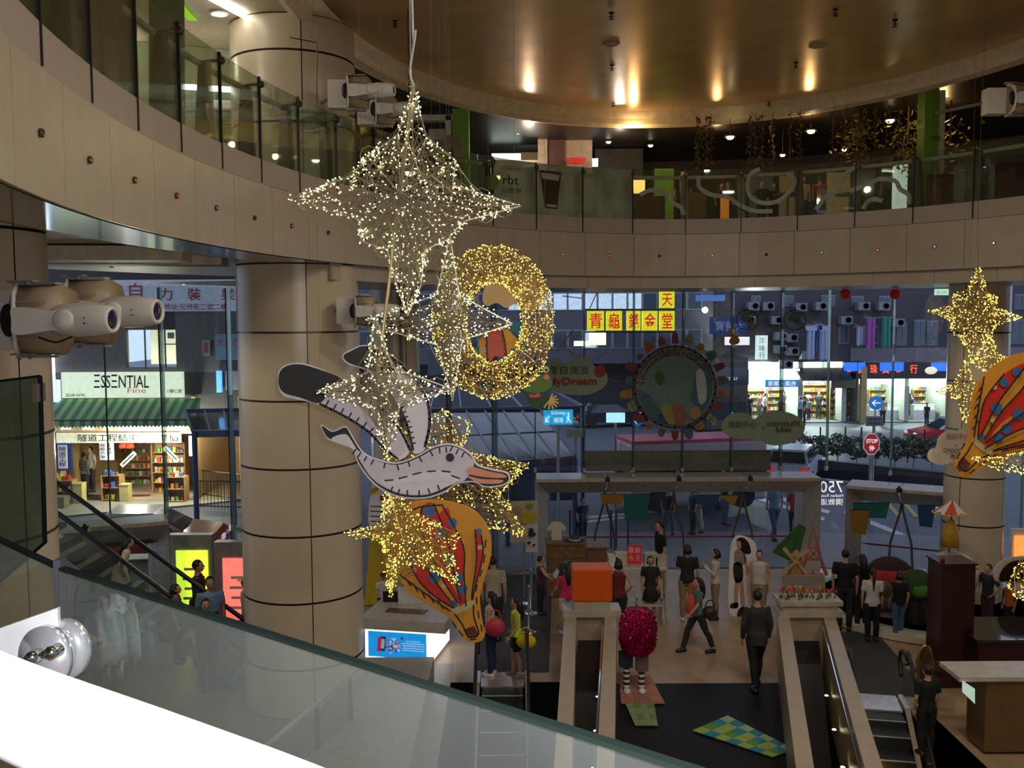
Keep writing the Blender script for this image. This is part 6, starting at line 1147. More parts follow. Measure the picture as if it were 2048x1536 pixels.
# cafe seats, tables, people
def sofa(px0, px1, top, Y, label):
    a, b = P(px0, top, Y), P(px1, top, Y); x = (a.x + b.x) / 2; w_ = b.x - a.x; t = thing('sofa', (x, Y, ZG), label, 'sofa'); m = MB(); m.box((x, Y, ZG + .22), (w_, .7, .44)); m.build('seat', c_('crimson_velvet', (.07, .008, .01)), t); m = MB(); m.box((x, Y + .3, (ZG + a.z) / 2), (w_, .16, a.z - ZG)); m.build('backrest', c_('crimson_velvet', 0), t)
sofa(1868, 1940, 345, 21.0, 'crimson velvet sofa left of the seated man, upper right'); sofa(1978, 2100, 322, 19.4, 'crimson velvet sofa at the upper right edge')
def cafe_person(px, top, Y, label, col, H=None, ang=270, **k):
    x = P(px, top, Y); person(label, (x.x, Y, ZG), radians(ang), max(1.05, min(1.8, x.z - ZG)), col, DK, fine=False, **k)
cafe_person(1965, 298, 19.6, 'man in a pale shirt sitting high on the upper right sofa edge', BLU, arms=('fwd', 'fwd')); cafe_person(1640, 352, 24.2, 'person in an orange-red top behind the etched glass', c_('orange_red_cloth', (.40, .06, .03)), ang=80)
cafe_person(1118, 303, 26.6, 'cafe worker in a dark cap behind the frosted cup glass', DK, ang=0, cap=BLACK); cafe_person(997, 298, 26.9, 'cafe worker in a dark cap in front of the glowing kitchen opening', DK, ang=0, cap=BLACK); cafe_person(968, 290, 26.2, 'dark haired person left of the kitchen opening', c_('dark_red_cloth', 0), ang=0)
for px, top, lab in ((1443, 366, 'dark seated cafe guest left of the round etched curl'), (1455, 364, 'second dark cafe guest left of the round etched curl'), (1524, 362, 'dark haired cafe guest inside the round etched curl'), (1547, 366, 'second dark haired cafe guest inside the round etched curl'), (1606, 352, 'cafe guest in pale clothes left of the one in orange-red'), (1366, 342, 'cafe guest standing right of the lime pillar')): cafe_person(px, top, 25.2, lab, DK if px != 1606 else BEI)
def block(name, px0, px1, y0, y1, Y, d, mt, label, cat, part='body', floor=None):
    a, b = P(px0, y0, Y), P(px1, y1, Y); zb = floor if floor is not None else b.z; t = thing(name, ((a.x + b.x) / 2, Y, zb), label, cat); m = MB(); m.box(((a.x + b.x) / 2, Y + d / 2, (a.z + zb) / 2), (abs(b.x - a.x), d, a.z - zb)); o = m.build(part, mt, t); return t, o
block('cabinet', 1375, 1412, 385, 433, 25, .5, mat('tan_cabinet', (.22, .13, .05)), 'tan cabinet behind the railing right of the lime pillar', 'cabinet', floor=ZG)
block('cabinet', 1260, 1330, 392, 433, 25.4, .5, mat('brown_cabinet', (.10, .05, .03)), 'brown cabinet behind the leftmost etched cloud', 'cabinet', floor=ZG)
t, o = block('lamp_box', 1262, 1290, 360, 384, 26, .3, mat('amber_box_light', (1, .55, .15), emit=1.4), 'amber glowing box lamp behind the leftmost etched cloud', 'lamp')
block('lamp_box', 1446, 1458, 388, 433, 24.8, .3, mat('orange_column_light', (.8, .25, .02), emit=.35), 'narrow orange glowing column low behind the etched glass', 'lamp', floor=ZG)
block('display_shelf', 1795, 1815, 328, 362, 23.5, .3, mat('pale_lit_shelf', (.6, .75, .65), emit=.5), 'pale lit shelf unit left of the upper right pillar', 'shelf', floor=ZG)
for px0, px1, mt, lab in ((1560, 1590, BEI, 'pale curtain panel behind the round etched curl'), (1500, 1545, c_('blue_grey_curtain', (.10, .14, .22)), 'blue-grey window panel behind the round etched curl'), (1655, 1700, CREAM, 'cream wall panel behind the orange-red dressed guest')): block('curtain', px0, px1, 345, 400, 27.5, .08, mt, lab, 'panel', floor=ZG)
for px, lab in ((1480, 'dark cafe table left of the round curl'), (1575, 'dark cafe table right of the round curl'), (1700, 'dark cafe table near the pale shelf')):
    c = P(px, 405, 24.0); t = thing('cafe_table', (c.x, 24, ZG), lab, 'table'); m = MB(); m.lathe([(.36, 0), (.36, .04), (0, .04)], (c.x, 24, ZG + .7), 16); m.build('top', BRONZE, t); m = MB(); m.lathe([(.22, 0), (.03, .03), (.03, .7)], (c.x, 24, ZG), 12); m.build('leg', BRONZE, t)
t, o = block('menu_board', 857, 890, 258, 305, 22.6, .05, mat('cream_menu', (.46, .44, .34)), 'cream menu board with a round picture, behind the star top', 'board'); m = MB(); m.ball(P(876, 287, 22.55), (.12, .03, .09), 10); m.build('food_picture', mat('grey_food_print', (.2, .2, .16)), t)
block('menu_board', 893, 925, 270, 316, 22.2, .05, mat('tan_menu', (.30, .22, .14)), 'tan menu board in front of the green pillar', 'board')
t, o = block('white_frame_wall', 742, 905, 198, 212, 23, .12, KW, 'white frame bar joining the green pillar near the star top', 'frame')
# red lanterns and exit sign under the right ring, lit dots
for px, lab in ((1691, 'left one of two red paper lanterns under the ring'), (1790, 'right one of two red paper lanterns under the ring')):
    c = P(px, 588, 24.6); t = thing('lantern', c, lab, 'lantern'); m = MB(); m.ball(c, (.14, .14, .135), 12); m.build('shade', mat('red_paper', (.35, .008, .01), .5, emit=.12), t, True); m = MB(); m.tube([c, V((c.x, c.y, 7.66))], .006, 4); m.build('cord', BLACK, t)
t, o = block('exit_sign', 1871, 1897, 578, 590, 23.6, .06, mat('lit_green_white_sign', (.55, .85, .68), emit=.9), 'small lit white and green exit sign left of the right column', 'sign'); text('出口 EXIT', P(1873, 580, 23.58), P(1895, 580, 23.58), P(1873, 588, 23.58), GREEN, t)
for px, lab in ((700, 'flush lamp under the ring left'),): pass
# glass wall films: clouds with lettering, porthole picture, compasses
def film(name, Y, layers, label): return board(name, Y, layers, label, 'window film', th=.004)
FT_ = mat('sage_window_film', (.20, .27, .20), .7, 0, .05); FBR = mat('brown_window_ink', (.08, .035, .02), .7); FRD = mat('dark_red_window_ink', (.26, .03, .015), .7)
t = film('cloud_film', 25.3, [('sheet', [(1088, 740), (1100, 722), (1118, 716), (1130, 728), (1150, 714), (1175, 716), (1192, 735), (1212, 745), (1214, 765), (1200, 780), (1170, 790), (1130, 788), (1100, 780), (1086, 762)], FT_, True), ('red_stamp', ('circle', 1200, 743, 12), FRD, False)], 'sage cloud film lettered with a red stamp left of the porthole picture'); text('夏日淡淡', P(1098, 732, 25.27), P(1178, 732, 25.27), P(1098, 748, 25.27), FBR, t); text('MyDream', P(1095, 754, 25.27), P(1194, 754, 25.27), P(1095, 774, 25.27), FRD, t, bold=.03)
t = film('cloud_film', 25.3, [('sheet', [(1443, 850), (1455, 832), (1475, 825), (1495, 828), (1510, 838), (1530, 825), (1560, 822), (1590, 830), (1610, 850), (1600, 875), (1575, 888), (1540, 890), (1515, 880), (1480, 878), (1450, 868)], FT_, True)], 'sage cloud film lettered in brown right of the porthole picture'); text('始創中心', P(1458, 841, 25.27), P(1512, 841, 25.27), P(1458, 855, 25.27), FBR, t); text('X', P(1524, 851, 25.27), P(1531, 851, 25.27), P(1524, 859, 25.27), FBR, t); text('CHOCOLATE', P(1534, 843, 25.27), P(1600, 843, 25.27), P(1534, 852, 25.27), FBR, t, bold=.03); text('RAIN', P(1552, 855, 25.27), P(1582, 855, 25.27), P(1552, 864, 25.27), FBR, t, bold=.03)
FSEA = mat('sea_film', (.035, .10, .13), .7); FSKY = mat('sky_film', (.11, .17, .17), .7); col = lambda n, c: mat('film_' + n, c, .7)
circ = lambda r, n=36: [(1350 + r * cos(2 * pi * k / n), 774 + r * sin(2 * pi * k / n)) for k in range(n)]
arc = lambda r, a, b, n=14: [(1350 + r * cos(radians(a + (b - a) * k / n)), 774 + r * sin(radians(a + (b - a) * k / n))) for k in range(n + 1)]
lay = [('sheet', circ(80), FSKY, False), ('brown_ring', ('line', circ(81) + [circ(81)[0]], 5), FBR, False)] + [('band', ('line', arc(r, 185, 355), 3.5), col(n, c), True) for r, n, c in ((75, 'peach', (.20, .15, .08)), (70, 'sage', (.16, .20, .12)), (65, 'rose', (.18, .12, .10)))]
lay += [('blue_hill', arc(76, 95, 178) + [(1300, 790), (1318, 815)], FSEA, False), ('navy_hill', arc(76, 78, 118) + [(1318, 830), (1335, 818)], col('navy', (.01, .05, .14)), False), ('lime_hill', [(1322, 818), (1338, 810), (1352, 830), (1350, 848), (1336, 846)], col('lime', (.22, .22, .03)), True), ('rose_hill', [(1345, 815), (1358, 808), (1372, 822), (1368, 845), (1352, 849)], col('rose2', (.22, .08, .06)), True), ('teal_sail', arc(74, -40, 42) + [(1382, 800), (1390, 750)], FSEA, False), ('white_sail', [(1392, 748), (1402, 738), (1412, 760), (1412, 800), (1398, 805)], col('pale', (.35, .42, .42)), True), ('peach_hill', [(1376, 828), (1392, 812), (1402, 825), (1390, 840)], col('peach2', (.25, .18, .08)), True), ('green_patch', [(1310, 750), (1322, 742), (1330, 760), (1318, 770)], col('green', (.03, .09, .03)), True)]
random.seed(14); TOWN = [('brick', (.16, .03, .02)), ('sage', (.12, .17, .12)), ('amber', (.24, .15, .02)), ('teal', (.03, .10, .10)), ('darkred', (.12, .02, .015)), ('grey', (.07, .08, .07)), ('orange', (.28, .08, .02))]
for i in range(22):
    a = 360 * i / 22 - 90; nm, cc_ = TOWN[i % 7]; w0 = rnd(3.2, 5.5); h = rnd(12, 26); ra = radians(a); u = (cos(ra), sin(ra)); v = (-u[1], u[0]); L = lambda r, s: (1350 + u[0] * r + v[0] * s, 774 + u[1] * r + v[1] * s)
    pts = [L(87, -w0 * 2), L(87, w0 * 2), L(87 + h * .7, w0 * 1.8)] + ([L(87 + h, 0)] if i % 2 else [L(87 + h, w0), L(87 + h, -w0)]) + [L(87 + h * .7, -w0 * 1.8)]
    lay += [('building_picture', pts, col(nm, cc_), False), ('stripe', ('line', [L(87 + h * .35, -w0 * 1.5), L(87 + h * .35, w0 * 1.5)], 1.6), FBR, False)]
film('porthole_film', 25.3, lay, 'large round porthole shaped window film with coloured hills and little buildings around its rim')
for px, lab in ((1495, 'left'), (1590, 'right')): film('compass_film', 25.3, [('sheet', [(px - 34 + 34, 612), (px + 6, 634), (px + 26, 665), (px, 648), (px - 16, 640)], FT_, False), ('ring', ('line', [(px + 22 * cos(a), 640 + 20 * sin(a)) for a in [k * pi / 8 for k in range(17)]], 1.6), FBR, False), ('needle', [(px - 16, 630), (px + 2, 642), (px + 14, 628), (px + 4, 645)], FBR, False)], 'faint compass film high on the glass wall, %s one' % lab)
film('parrot_film', 25.3, [('sheet', [(1462, 656), (1468, 668), (1478, 676), (1478, 686), (1466, 690), (1458, 684), (1462, 672), (1456, 660)], col('parrot_orange', (.4, .12, .03)), True), ('tail', [(1456, 658), (1463, 656), (1468, 670)], col('parrot_yellow', (.4, .38, .03)), False), ('wing', [(1466, 678), (1476, 680), (1472, 689)], col('parrot_green', (.10, .28, .04)), False)], 'small parrot coloured window film between the compasses')
a, b, c_l = P(1640, 960, 25.0), P(1690, 960, 25.0), P(1640, 985, 25.0); tt = thing('lettering_film', P(1665, 1000, 25), 'white mirrored number and street lettering on the glass between the two portals', 'lettering')
WG = mat('white_glowing_letter', (.9, .95, 1), emit=.8); text('750', P(1686, 962, 25.0), P(1640, 962, 25.0), P(1686, 985, 25.0), WG, tt, depth=.0); text('Nathan Road', P(1686, 988, 25.0), P(1640, 988, 25.0), P(1686, 994, 25.0), WG, tt, depth=.0); text('彌敦道', P(1686, 997, 25.0), P(1640, 997, 25.0), P(1686, 1010, 25.0), WG, tt, depth=.0)
# ================================================================== OUTSIDE: STREET
ASP = mat('asphalt', (.085, .095, .115), .55, 0, .15, 1.5); PAV = mat('pavement_concrete', (.19, .185, .19), .6, 0, .1, 2); LINE = mat('road_paint', (.62, .62, .62), .6)
m = MB(); m.add([V((x, y, -.06)) for x, y in [(-60, 12)] + WALLP + [(22, 16), (90, 12), (90, 160), (-60, 160)]], [tuple(range(4 + 1 + len(WALLP)))]); m.build('street_ground', ASP, kind='structure')
m = MB(); m.prism([V((x, y, -.05)) for x, y in ((-30, 12), (-13, 17.9), (-7.6, 20.6), (-4, 23.1), (.62, 25.9), (8.6, 25.9), (11.4, 24.1), (18, 20), (40, 12), (44, 20), (20, 28.5), (9, 30.2), (-3, 30.2), (-9, 27.0), (-30, 24))], (0, 0, .045)); m.build('pavement', PAV, kind='structure')
def pz(name, pts, mt, z=.0, h=.012, **kw): m = MB(); m.prism([PZ(x, y, z) for x, y in pts], (0, 0, h)); return m.build(name, mt, **kw)
pz('pavement_left', [(60, 1040), (380, 1012), (640, 985), (640, 955), (60, 985)], mat('warm_pavement', (.34, .31, .25), .5), -.04, .05, kind='structure')
pz('pavement_far', [(1380, 872), (2048, 935), (2300, 960), (2300, 880), (1380, 845)], PAV, -.04, .05, kind='structure')
for i, pts in enumerate((((1462, 984), (1480, 982), (1650, 1036), (1648, 1042)), ((1480, 978), (1500, 976), (1660, 1022), (1656, 1028)), ((1690, 1020), (1850, 1085), (1848, 1092), (1688, 1028)), ((1150, 1035), (1330, 1020), (1330, 1023), (1150, 1040)), ((1160, 1043), (1280, 1030), (1280, 1033), (1160, 1048)), ((1780, 985), (1900, 1000), (1900, 1005), (1780, 990)), ((1850, 1010), (1980, 1030), (1980, 1036), (1850, 1016)))): pz('road_line', pts, LINE, -.055, .01, label=('white road line right of the wide portal', 'second white road line beside the first, nearer the taxi rank', 'long white line seen through the right portal', 'white lane marking behind the left door panes', 'lower white lane marking behind the left door panes', 'white line left of the right column', 'white line crossing behind the right column')[i], cat='road marking')
YL = mat('yellow_road_paint', (.45, .36, .08), .6)
for i in range(7): a = (1700 + i * 34, 1035); pz('road_hatch', [(a[0], 1002), (a[0] + 8, 1002), (a[0] + 36, 1034), (a[0] + 26, 1034)], YL, -.055, .01, label='yellow box-junction stripe behind the right portal', cat='road marking', group='yellow box junction stripes')
# blue bollards / rail posts outside the door
for i, px in enumerate((1140, 1150, 1166, 1222, 1232, 1256)):
    f = PZ(px, 1095, 0); m = MB(); m.tube([(f.x, f.y, 0), (f.x, f.y, 1.15)], .035, 6); t = thing('street_post', f, 'dark blue street post outside the wide glass doors', 'post', 'street posts outside the wide doors'); m.build('post', mat('blue_post_paint', (.01, .035, .09), .4), t)
# ------------------------------------------------------------------ vehicles
TYRE = mat('black_tyre', (.01, .01, .01), .7); CGL = mat('dark_car_glass', (.015, .02, .03), .08, 0, .05, spec=.6)
def car(c, ang, paint, label, roof=None, L=4.4, W=1.75, H=1.4, plate=None, lights=True, name='car', hatch=False, van=False):
    c = V(c); fw = V((cos(ang), sin(ang), 0)); rt = V((fw.y, -fw.x, 0)); q = lambda x, y, z: c + fw * x + rt * y + V((0, 0, z)); t = thing(name, c, label, 'car')
    def loft(prof, w_, mt, nm, par, inset=None):
        m = MB(); n = len(prof); ins = inset or [0] * n; vs = [q(x, -w_ / 2 + i_, z) for (x, z), i_ in zip(prof, ins)] + [q(x, w_ / 2 - i_, z) for (x, z), i_ in zip(prof, ins)]; m.add(vs, [tuple(range(n)), tuple(range(2 * n - 1, n - 1, -1))] + [(i, i + n, (i + 1) % n + n, (i + 1) % n) for i in range(n)]); return m.build(nm, mt, par)
    h = L / 2; bz_ = .62 * H
    body = loft([(-h, .28), (-h, bz_ * .95), (-h + .12, bz_), (h * .45, bz_ * 1.02), (h - .25, bz_ * .82), (h, bz_ * .62), (h, .25)], W, paint, 'body', t)
    r0, r1 = (-h + (.08 if hatch or van else .75), -h + (.25 if hatch or van else 1.15)); f1, f0 = (h * .12, h * .48) if not van else (h * .72, h * .9)
    loft([(r0, bz_), (r1, H), (f1, H * .985), (f0, bz_)], W - .16, roof or paint, 'cabin', t, [0, .12, .12, 0])
    for s in (-1, 1):
        m = MB(); y = s * (W / 2 - .075); m.prism([q(r0 + .22, y, bz_ + .03), q(r1 + .08, y - s * .09, H - .09), q(f1 - .06, y - s * .09, H - .09), q(f0 - .22, y, bz_ + .03)], rt * s * .012); m.build('side_window', CGL, t)
    m = MB(); m.prism([q(f0 + .015, -W / 2 + .16, bz_ + .03), q(f0 + .015, W / 2 - .16, bz_ + .03), q(f1 + .03, W / 2 - .26, H - .06), q(f1 + .03, -W / 2 + .26, H - .06)], fw * .015); m.build('windscreen', CGL, t)
    m = MB(); m.prism([q(r0 - .015, -W / 2 + .18, bz_ + .05), q(r0 - .015, W / 2 - .18, bz_ + .05), q(r1 - .03, W / 2 - .26, H - .08), q(r1 - .03, -W / 2 + .26, H - .08)], -fw * .015); m.build('rear_window', CGL, t)
    for x in (-h * .62, h * .62):
        for s in (-1, 1): m = MB(); m.lathe([(.0, -.1), (.3, -.1), (.31, -.06), (.31, .06), (.3, .1), (.18, .11), (.0, .11)], q(x, s * (W / 2 - .08), .31), 14, axis=rt * s); m.build('wheel', TYRE, t)
    for s in (-1, 1):
        m = MB(); m.box(q(h, s * (W / 2 - .28), bz_ * .72), (.06, .34, .14), ang); m.build('headlight', mat('headlight_glass', (.7, .75, .8), .1, emit=.5), t); m = MB(); m.box(q(-h, s * (W / 2 - .22), bz_ * .78), (.05, .26, .16), ang); m.build('tail_light', mat('tail_light_red', (.6, .02, .02), .2, emit=.6), t)
    m = MB(); m.box(q(-h - .01, 0, bz_ * .6), (.02, .46, .12), ang); m.build('number_plate', mat('yellow_plate', (.7, .5, .05)), t); m = MB(); m.box(q(h + .03, 0, .32), (.1, W - .1, .16), ang); m.box(q(-h - .03, 0, .32), (.1, W - .1, .16), ang); m.build('bumper', GREY, t); return t
CRED = mat('taxi_red_paint', (.42, .012, .02), .2, 0, .03); SILV = mat('silver_roof_paint', (.45, .46, .48), .25, .3)
p0 = PZ(395, 1122, 0); car((p0.x - 1.6, p0.y - .2 + .9, 0), .12, CRED, 'red taxi parked outside the left doors', SILV)
p0 = P(1862, 880, 50); car((p0.x + 1.1, 50, 0), pi + .0, CRED, 'red taxi with a silver roof left of the right column', SILV, H=1.5)
p0 = P(1582, 950, 39.5); car((p0.x + .3, 40, 0), 1.15, mat('white_car_paint', (.48, .52, .6), .25), 'pale silver hatchback driving away near the stop sign', hatch=True, H=1.5)
p0 = P(1212, 830, 62); car((p0.x, 60, 0), .25, mat('black_car_paint', (.012, .016, .022), .12), 'dark saloon car on the far side of the road, below the lettered cloud', L=4.6)
def bus(c, ang, L, W, H, paint, label, decks=2, roof=None, name='bus', lit=None, front=None):
    c = V(c); fw = V((cos(ang), sin(ang), 0)); rt = V((fw.y, -fw.x, 0)); q = lambda x, y, z: c + fw * x + rt * y + V((0, 0, z)); t = thing(name, c, label, 'bus'); R = Matrix.Rotation(ang, 3, 'Z'); m = MB(); m.box(q(0, 0, H / 2 + .12), (L, W, H - .3), ang); o = m.build('body', paint, t); bv = o.modifiers.new('b', 'BEVEL'); bv.width = .12; bv.segments = 2
    m = MB(); m.box(q(0, 0, H + .0), (L - .1, W - .08, .12), ang); m.build('roof', roof or paint, t)
    for d in range(decks):
        z = .30 * H + d * .46 * H if decks == 2 else .62 * H; hh = (.20 if decks == 2 else .30) * H; n = max(3, int(L / 1.6))
        for s in (-1, 1):
            for i in range(n): m = MB(); m.box(q(-L / 2 + L * (i + .5) / n, s * (W / 2 + .01), z), (L / n - .14, .03, hh), ang); m.build('side_window', CGL, t)
        m = MB(); m.box(q(L / 2 + .02, 0, z + .02 * H), (.04, W - .3, hh * 1.15), ang); m.build('windscreen', CGL, t); m = MB(); m.box(q(-L / 2 - .02, 0, z + .02 * H), (.04, W - .4, hh), ang); m.build('rear_window', CGL, t)
    for x in (-L * .3, L * .32):
        for s in (-1, 1): m = MB(); m.lathe([(.0, -.12), (.44, -.12), (.46, 0), (.44, .12), (.0, .12)], q(x, s * (W / 2 - .1), .46), 16, axis=rt * s); m.build('wheel', TYRE, t)
    for s in (-1, 1): m = MB(); m.lathe([(.1, 0), (.0, .05)], q(L / 2 + .03, s * (W / 2 - .35), .75), 10, axis=fw); m.build('headlight', LAMPY if s < 0 else mat('headlight_glass', 0), t)
    m = MB(); m.box(q(L / 2 + .03, 0, .485 * H if decks == 2 else .9 * H), (.04, W * .6, .06 * H), ang); dp = m.build('destination_panel', BLACK, t); return t, q, rt, fw
p0 = P(1250, 800, 72); bus((p0.x + .6, 76, 0), -1.72, 8, 2.5, 4.35, mat('pale_blue_bus_paint', (.26, .30, .42), .3), 'pale double-decker bus coming down the road behind the porthole film')
p0 = P(1467, 838, 56); t, q, rt, fw = bus((p0.x - 1.6, 59, 0), -1.35, 9, 2.5, 4.4, mat('dark_bus_paint', (.05, .035, .03), .3), 'dark double-decker bus with one lit headlamp right of the porthole film')
text('3C 61', P(1452, 754, 54.2), P(1474, 754, 54.2), P(1452, 760, 54.2), WG, t, depth=.0)
p0 = P(1395, 960, 33); bus((p0.x, 34.5, 0), .22, 5.2, 2.0, 2.5, mat('cream_minibus_paint', (.45, .42, .45), .3), 'cream minibus with a pink-red roof passing behind the beige strip', 1, mat('pink_red_roof_paint', (.62, .04, .13), .3), name='minibus')
# ------------------------------------------------------------------ subway entrance roofs (blue steel, glazed)
SBL = mat('blue_steel_paint', (.012, .05, .16), .4); RGL = mat('smoky_roof_glass', (.055, .06, .085), .12, 0, .2, .8); WBAR = mat('white_glazing_bar', (.42, .46, .55), .4)
def glazed_roof(A, B, C, D, nx, ny, label, posts=(), beam=.35):
    """A,B = upper edge left,right; D,C = lower edge left,right"""
    A, B, C, D = map(V, (A, B, C, D)); t = thing('subway_roof', (C + D) / 2 * 1. - V((0, 0, ((C + D) / 2).z)), label, 'subway roof'); f = lambda u, v: A * (1 - u) * (1 - v) + B * u * (1 - v) + C * u * v + D * (1 - u) * v
    for i in range(nx):
        for j in range(ny): m = MB(); g = .012; m.prism([f((i + g) / nx, (j + g) / ny), f((i + 1 - g) / nx, (j + g) / ny), f((i + 1 - g) / nx, (j + 1 - g) / ny), f((i + g) / nx, (j + 1 - g) / ny)], (0, 0, -.02)); m.build('roof_pane', RGL, t)
    for i in range(nx + 1): m = MB(); m.tube([f(i / nx, 0) + V((0, 0, .02)), f(i / nx, 1) + V((0, 0, .02))], .028, 4); m.build('glazing_bar', WBAR, t)
    for j in range(ny + 1): m = MB(); m.tube([f(0, j / ny) + V((0, 0, .015)), f(1, j / ny) + V((0, 0, .015))], .02, 4); m.build('cross_bar', WBAR, t)
    m = MB(); m.prism([D, C, C - V((0, 0, beam)), D - V((0, 0, beam))], (0, .12, 0)); m.build('fascia_beam', SBL, t); m = MB(); m.tube([A, B], .08, 6); m.tube([B, C], .06, 6); m.tube([A, D], .06, 6); m.build('edge_beam', SBL, t)
    for u, v in posts: p = f(u, v); m = MB(); m.tube([V((p.x, p.y, 0)), p - V((0, 0, .05))], .09, 8); m.build('post', SBL, t)
    return t
glazed_roof(P(820, 822, 33), P(1080, 820, 33), P(1150, 912, 28.5), P(880, 935, 28.5), 7, 2, 'blue framed glazed subway roof, nearer one, right of the bird', ((0, 1), (.5, 1), (1, 1), (1, 0)))
glazed_roof(P(830, 770, 41), P(1090, 772, 41), P(1165, 812, 36), P(800, 818, 36), 6, 1, 'blue framed glazed subway roof, farther one, below the wreath', ((0, 1), (1, 1), (1, 0)), .3)
t = glazed_roof(P(372, 822, 35), P(560, 818, 35), P(560, 858, 31.5), P(385, 862, 31.5), 5, 1, 'dark glazed subway roof on blue posts in front of the grocery shop', ((.02, 1), (.45, 1), (1, 1)), .22)
m = MB(); m.prism([P(885, 940, 28.6), P(1150, 920, 28.6), P(1150, 1000, 28.6), P(885, 1010, 28.6)], (0, .1, 0)); m.build('subway_side_wall', mat('blue_grey_panel', (.03, .07, .16), .3), label='blue panelled side of the subway entrance below the nearer roof', cat='wall')
# railings by the left subway entrance
for (xa, ya), (xb, yb), lab in (((388, 992), (480, 1004), 'black railing with close bars at the left subway entrance'), ((395, 1018), (520, 1022), 'nearer black railing at the left subway entrance')):
    a, b = PZ(xa, ya, 0), PZ(xb, yb, 0); b = a + (b - a).normalized() * 3.2 if (b - a).length > 3.4 else b; t = thing('railing', (a + b) / 2, lab, 'railing'); m = MB(); m.tube([a + V((0, 0, 1.05)), b + V((0, 0, 1.05))], .03, 6); m.build('top_rail', BLACK, t); m = MB(); m.tube([a + V((0, 0, .12)), b + V((0, 0, .12))], .025, 6); m.build('bottom_rail', BLACK, t)
    for i in range(19): p = a + (b - a) * i / 18; m = MB(); m.tube([p, p + V((0, 0, 1.05))], .012, 4); m.build('bar', BLACK, t)
# subway sign, arrows, stop sign
NR = mat('red_neon_character', (1, .06, .02), emit=2.6)
def sign(px0, px1, y0, y1, Y, mt, label, lines=(), post=True, name='street_sign', d=.1, pole_to=0., tm=None):
    a, b = P(px0, y0, Y), P(px1, y1, Y); t = thing(name, ((a.x + b.x) / 2, Y, pole_to if post else b.z), label, 'sign'); m = MB(); m.box(((a.x + b.x) / 2, Y + d / 2, (a.z + b.z) / 2), (b.x - a.x, d, a.z - b.z)); o = m.build('board', mt, t)
    for s, x0, y0_, x1, y1_, tmat in lines: text(s, P(x0, y0_, Y - .02), P(x1, y0_, Y - .02), P(x0, y1_, Y - .02), tmat, o, bold=.012 if name == 'yellow_sign' or tmat is NR else .008)
    if post: m = MB(); m.tube([((a.x + b.x) / 2, Y + d, pole_to), ((a.x + b.x) / 2, Y + d, a.z)], .05, 6); m.build('pole', GREY, t)
    return t, o
CYA = mat('lit_cyan_sign', (.02, .42, .75), emit=.75)
t, o = sign(1087, 1146, 820, 849, 27.8, CYA, 'lit cyan subway sign with arrow and walking figure', (('Subway', 1102, 822, 1132, 831, WG), ('隧道', 1108, 835, 1127, 845, WG)))
m = MB(); m.tube([P(1099, 832, 27.75), P(1092, 843, 27.75)], .025, 4); m.tube([P(1092, 834, 27.75), P(1091, 844, 27.75), P(1099, 843, 27.75)], .025, 4); m.build('arrow', WG, o); m = MB(); m.ball(P(1137, 827, 27.75), .035, 6); m.tube([P(1137, 830, 27.75), P(1137, 838, 27.75)], .03, 4); m.tube([P(1137, 838, 27.75), P(1133, 845, 27.75)], .02, 4); m.tube([P(1137, 838, 27.75), P(1141, 845, 27.75)], .02, 4); m.tube([P(1137, 832, 27.75), P(1133, 837, 27.75)], .015, 4); m.build('walking_figure', WG, o)
sign(1213, 1250, 826, 845, 34, mat('lit_pale_cyan_sign', (.45, .85, 1), emit=1.2), 'small glowing pale cyan sign below the porthole film'); sign(1132, 1172, 858, 874, 33, CREAM, 'small cream direction board on a post right of the nearer roof')
def roundel(px, py, r, Y, mt, label, n=20, arrow=True):
    c = P(px, py, Y); t = thing('road_sign', (c.x, Y, 0), label, 'sign'); m = MB(); m.lathe([(r, 0), (r, .04), (0, .05)], c + V((0, .05, 0)), n, axis=V((0, -1, 0))); o = m.build('disc', mt, t); m = MB(); m.tube([(c.x, Y + .08, 0), (c.x, Y + .08, c.z)], .04, 6); m.build('pole', GREY, t)
    if arrow: m = MB(); m.tube([c + V((.6 * r, -.03, 0)), c + V((-.5 * r, -.03, 0))], .09 * r, 4); m.tube([c + V((-.1 * r, -.03, .4 * r)), c + V((-.55 * r, -.03, 0)), c + V((-.1 * r, -.03, -.4 * r))], .09 * r, 4); m.build('arrow', WG, o)
    return t, o, c
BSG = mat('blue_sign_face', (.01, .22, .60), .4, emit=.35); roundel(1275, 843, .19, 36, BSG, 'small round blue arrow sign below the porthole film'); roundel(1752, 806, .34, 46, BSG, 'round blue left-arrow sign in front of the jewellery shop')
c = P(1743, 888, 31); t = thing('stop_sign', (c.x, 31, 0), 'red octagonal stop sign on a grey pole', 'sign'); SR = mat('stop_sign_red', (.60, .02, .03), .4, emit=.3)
o8 = lambda r, y: [c + V((cos(pi / 8 + k * pi / 4) * r, y, sin(pi / 8 + k * pi / 4) * r * 1.35)) for k in range(8)]
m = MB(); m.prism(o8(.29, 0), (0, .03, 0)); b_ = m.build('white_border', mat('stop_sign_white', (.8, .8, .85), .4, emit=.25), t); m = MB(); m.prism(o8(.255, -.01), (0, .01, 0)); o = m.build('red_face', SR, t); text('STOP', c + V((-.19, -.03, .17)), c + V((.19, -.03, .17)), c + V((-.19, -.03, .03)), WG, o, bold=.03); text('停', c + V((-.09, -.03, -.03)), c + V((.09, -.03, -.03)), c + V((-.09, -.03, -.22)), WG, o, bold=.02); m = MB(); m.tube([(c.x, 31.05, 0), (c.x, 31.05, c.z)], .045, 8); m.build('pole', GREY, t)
sign(1733, 1766, 833, 852, 38, mat('pale_plate', (.25, .25, .25)), 'pale lettered plate above the stop sign', (('停車場', 1736, 836, 1763, 841, BLACK), ('PARKING', 1736, 844, 1763, 849, BLACK)))
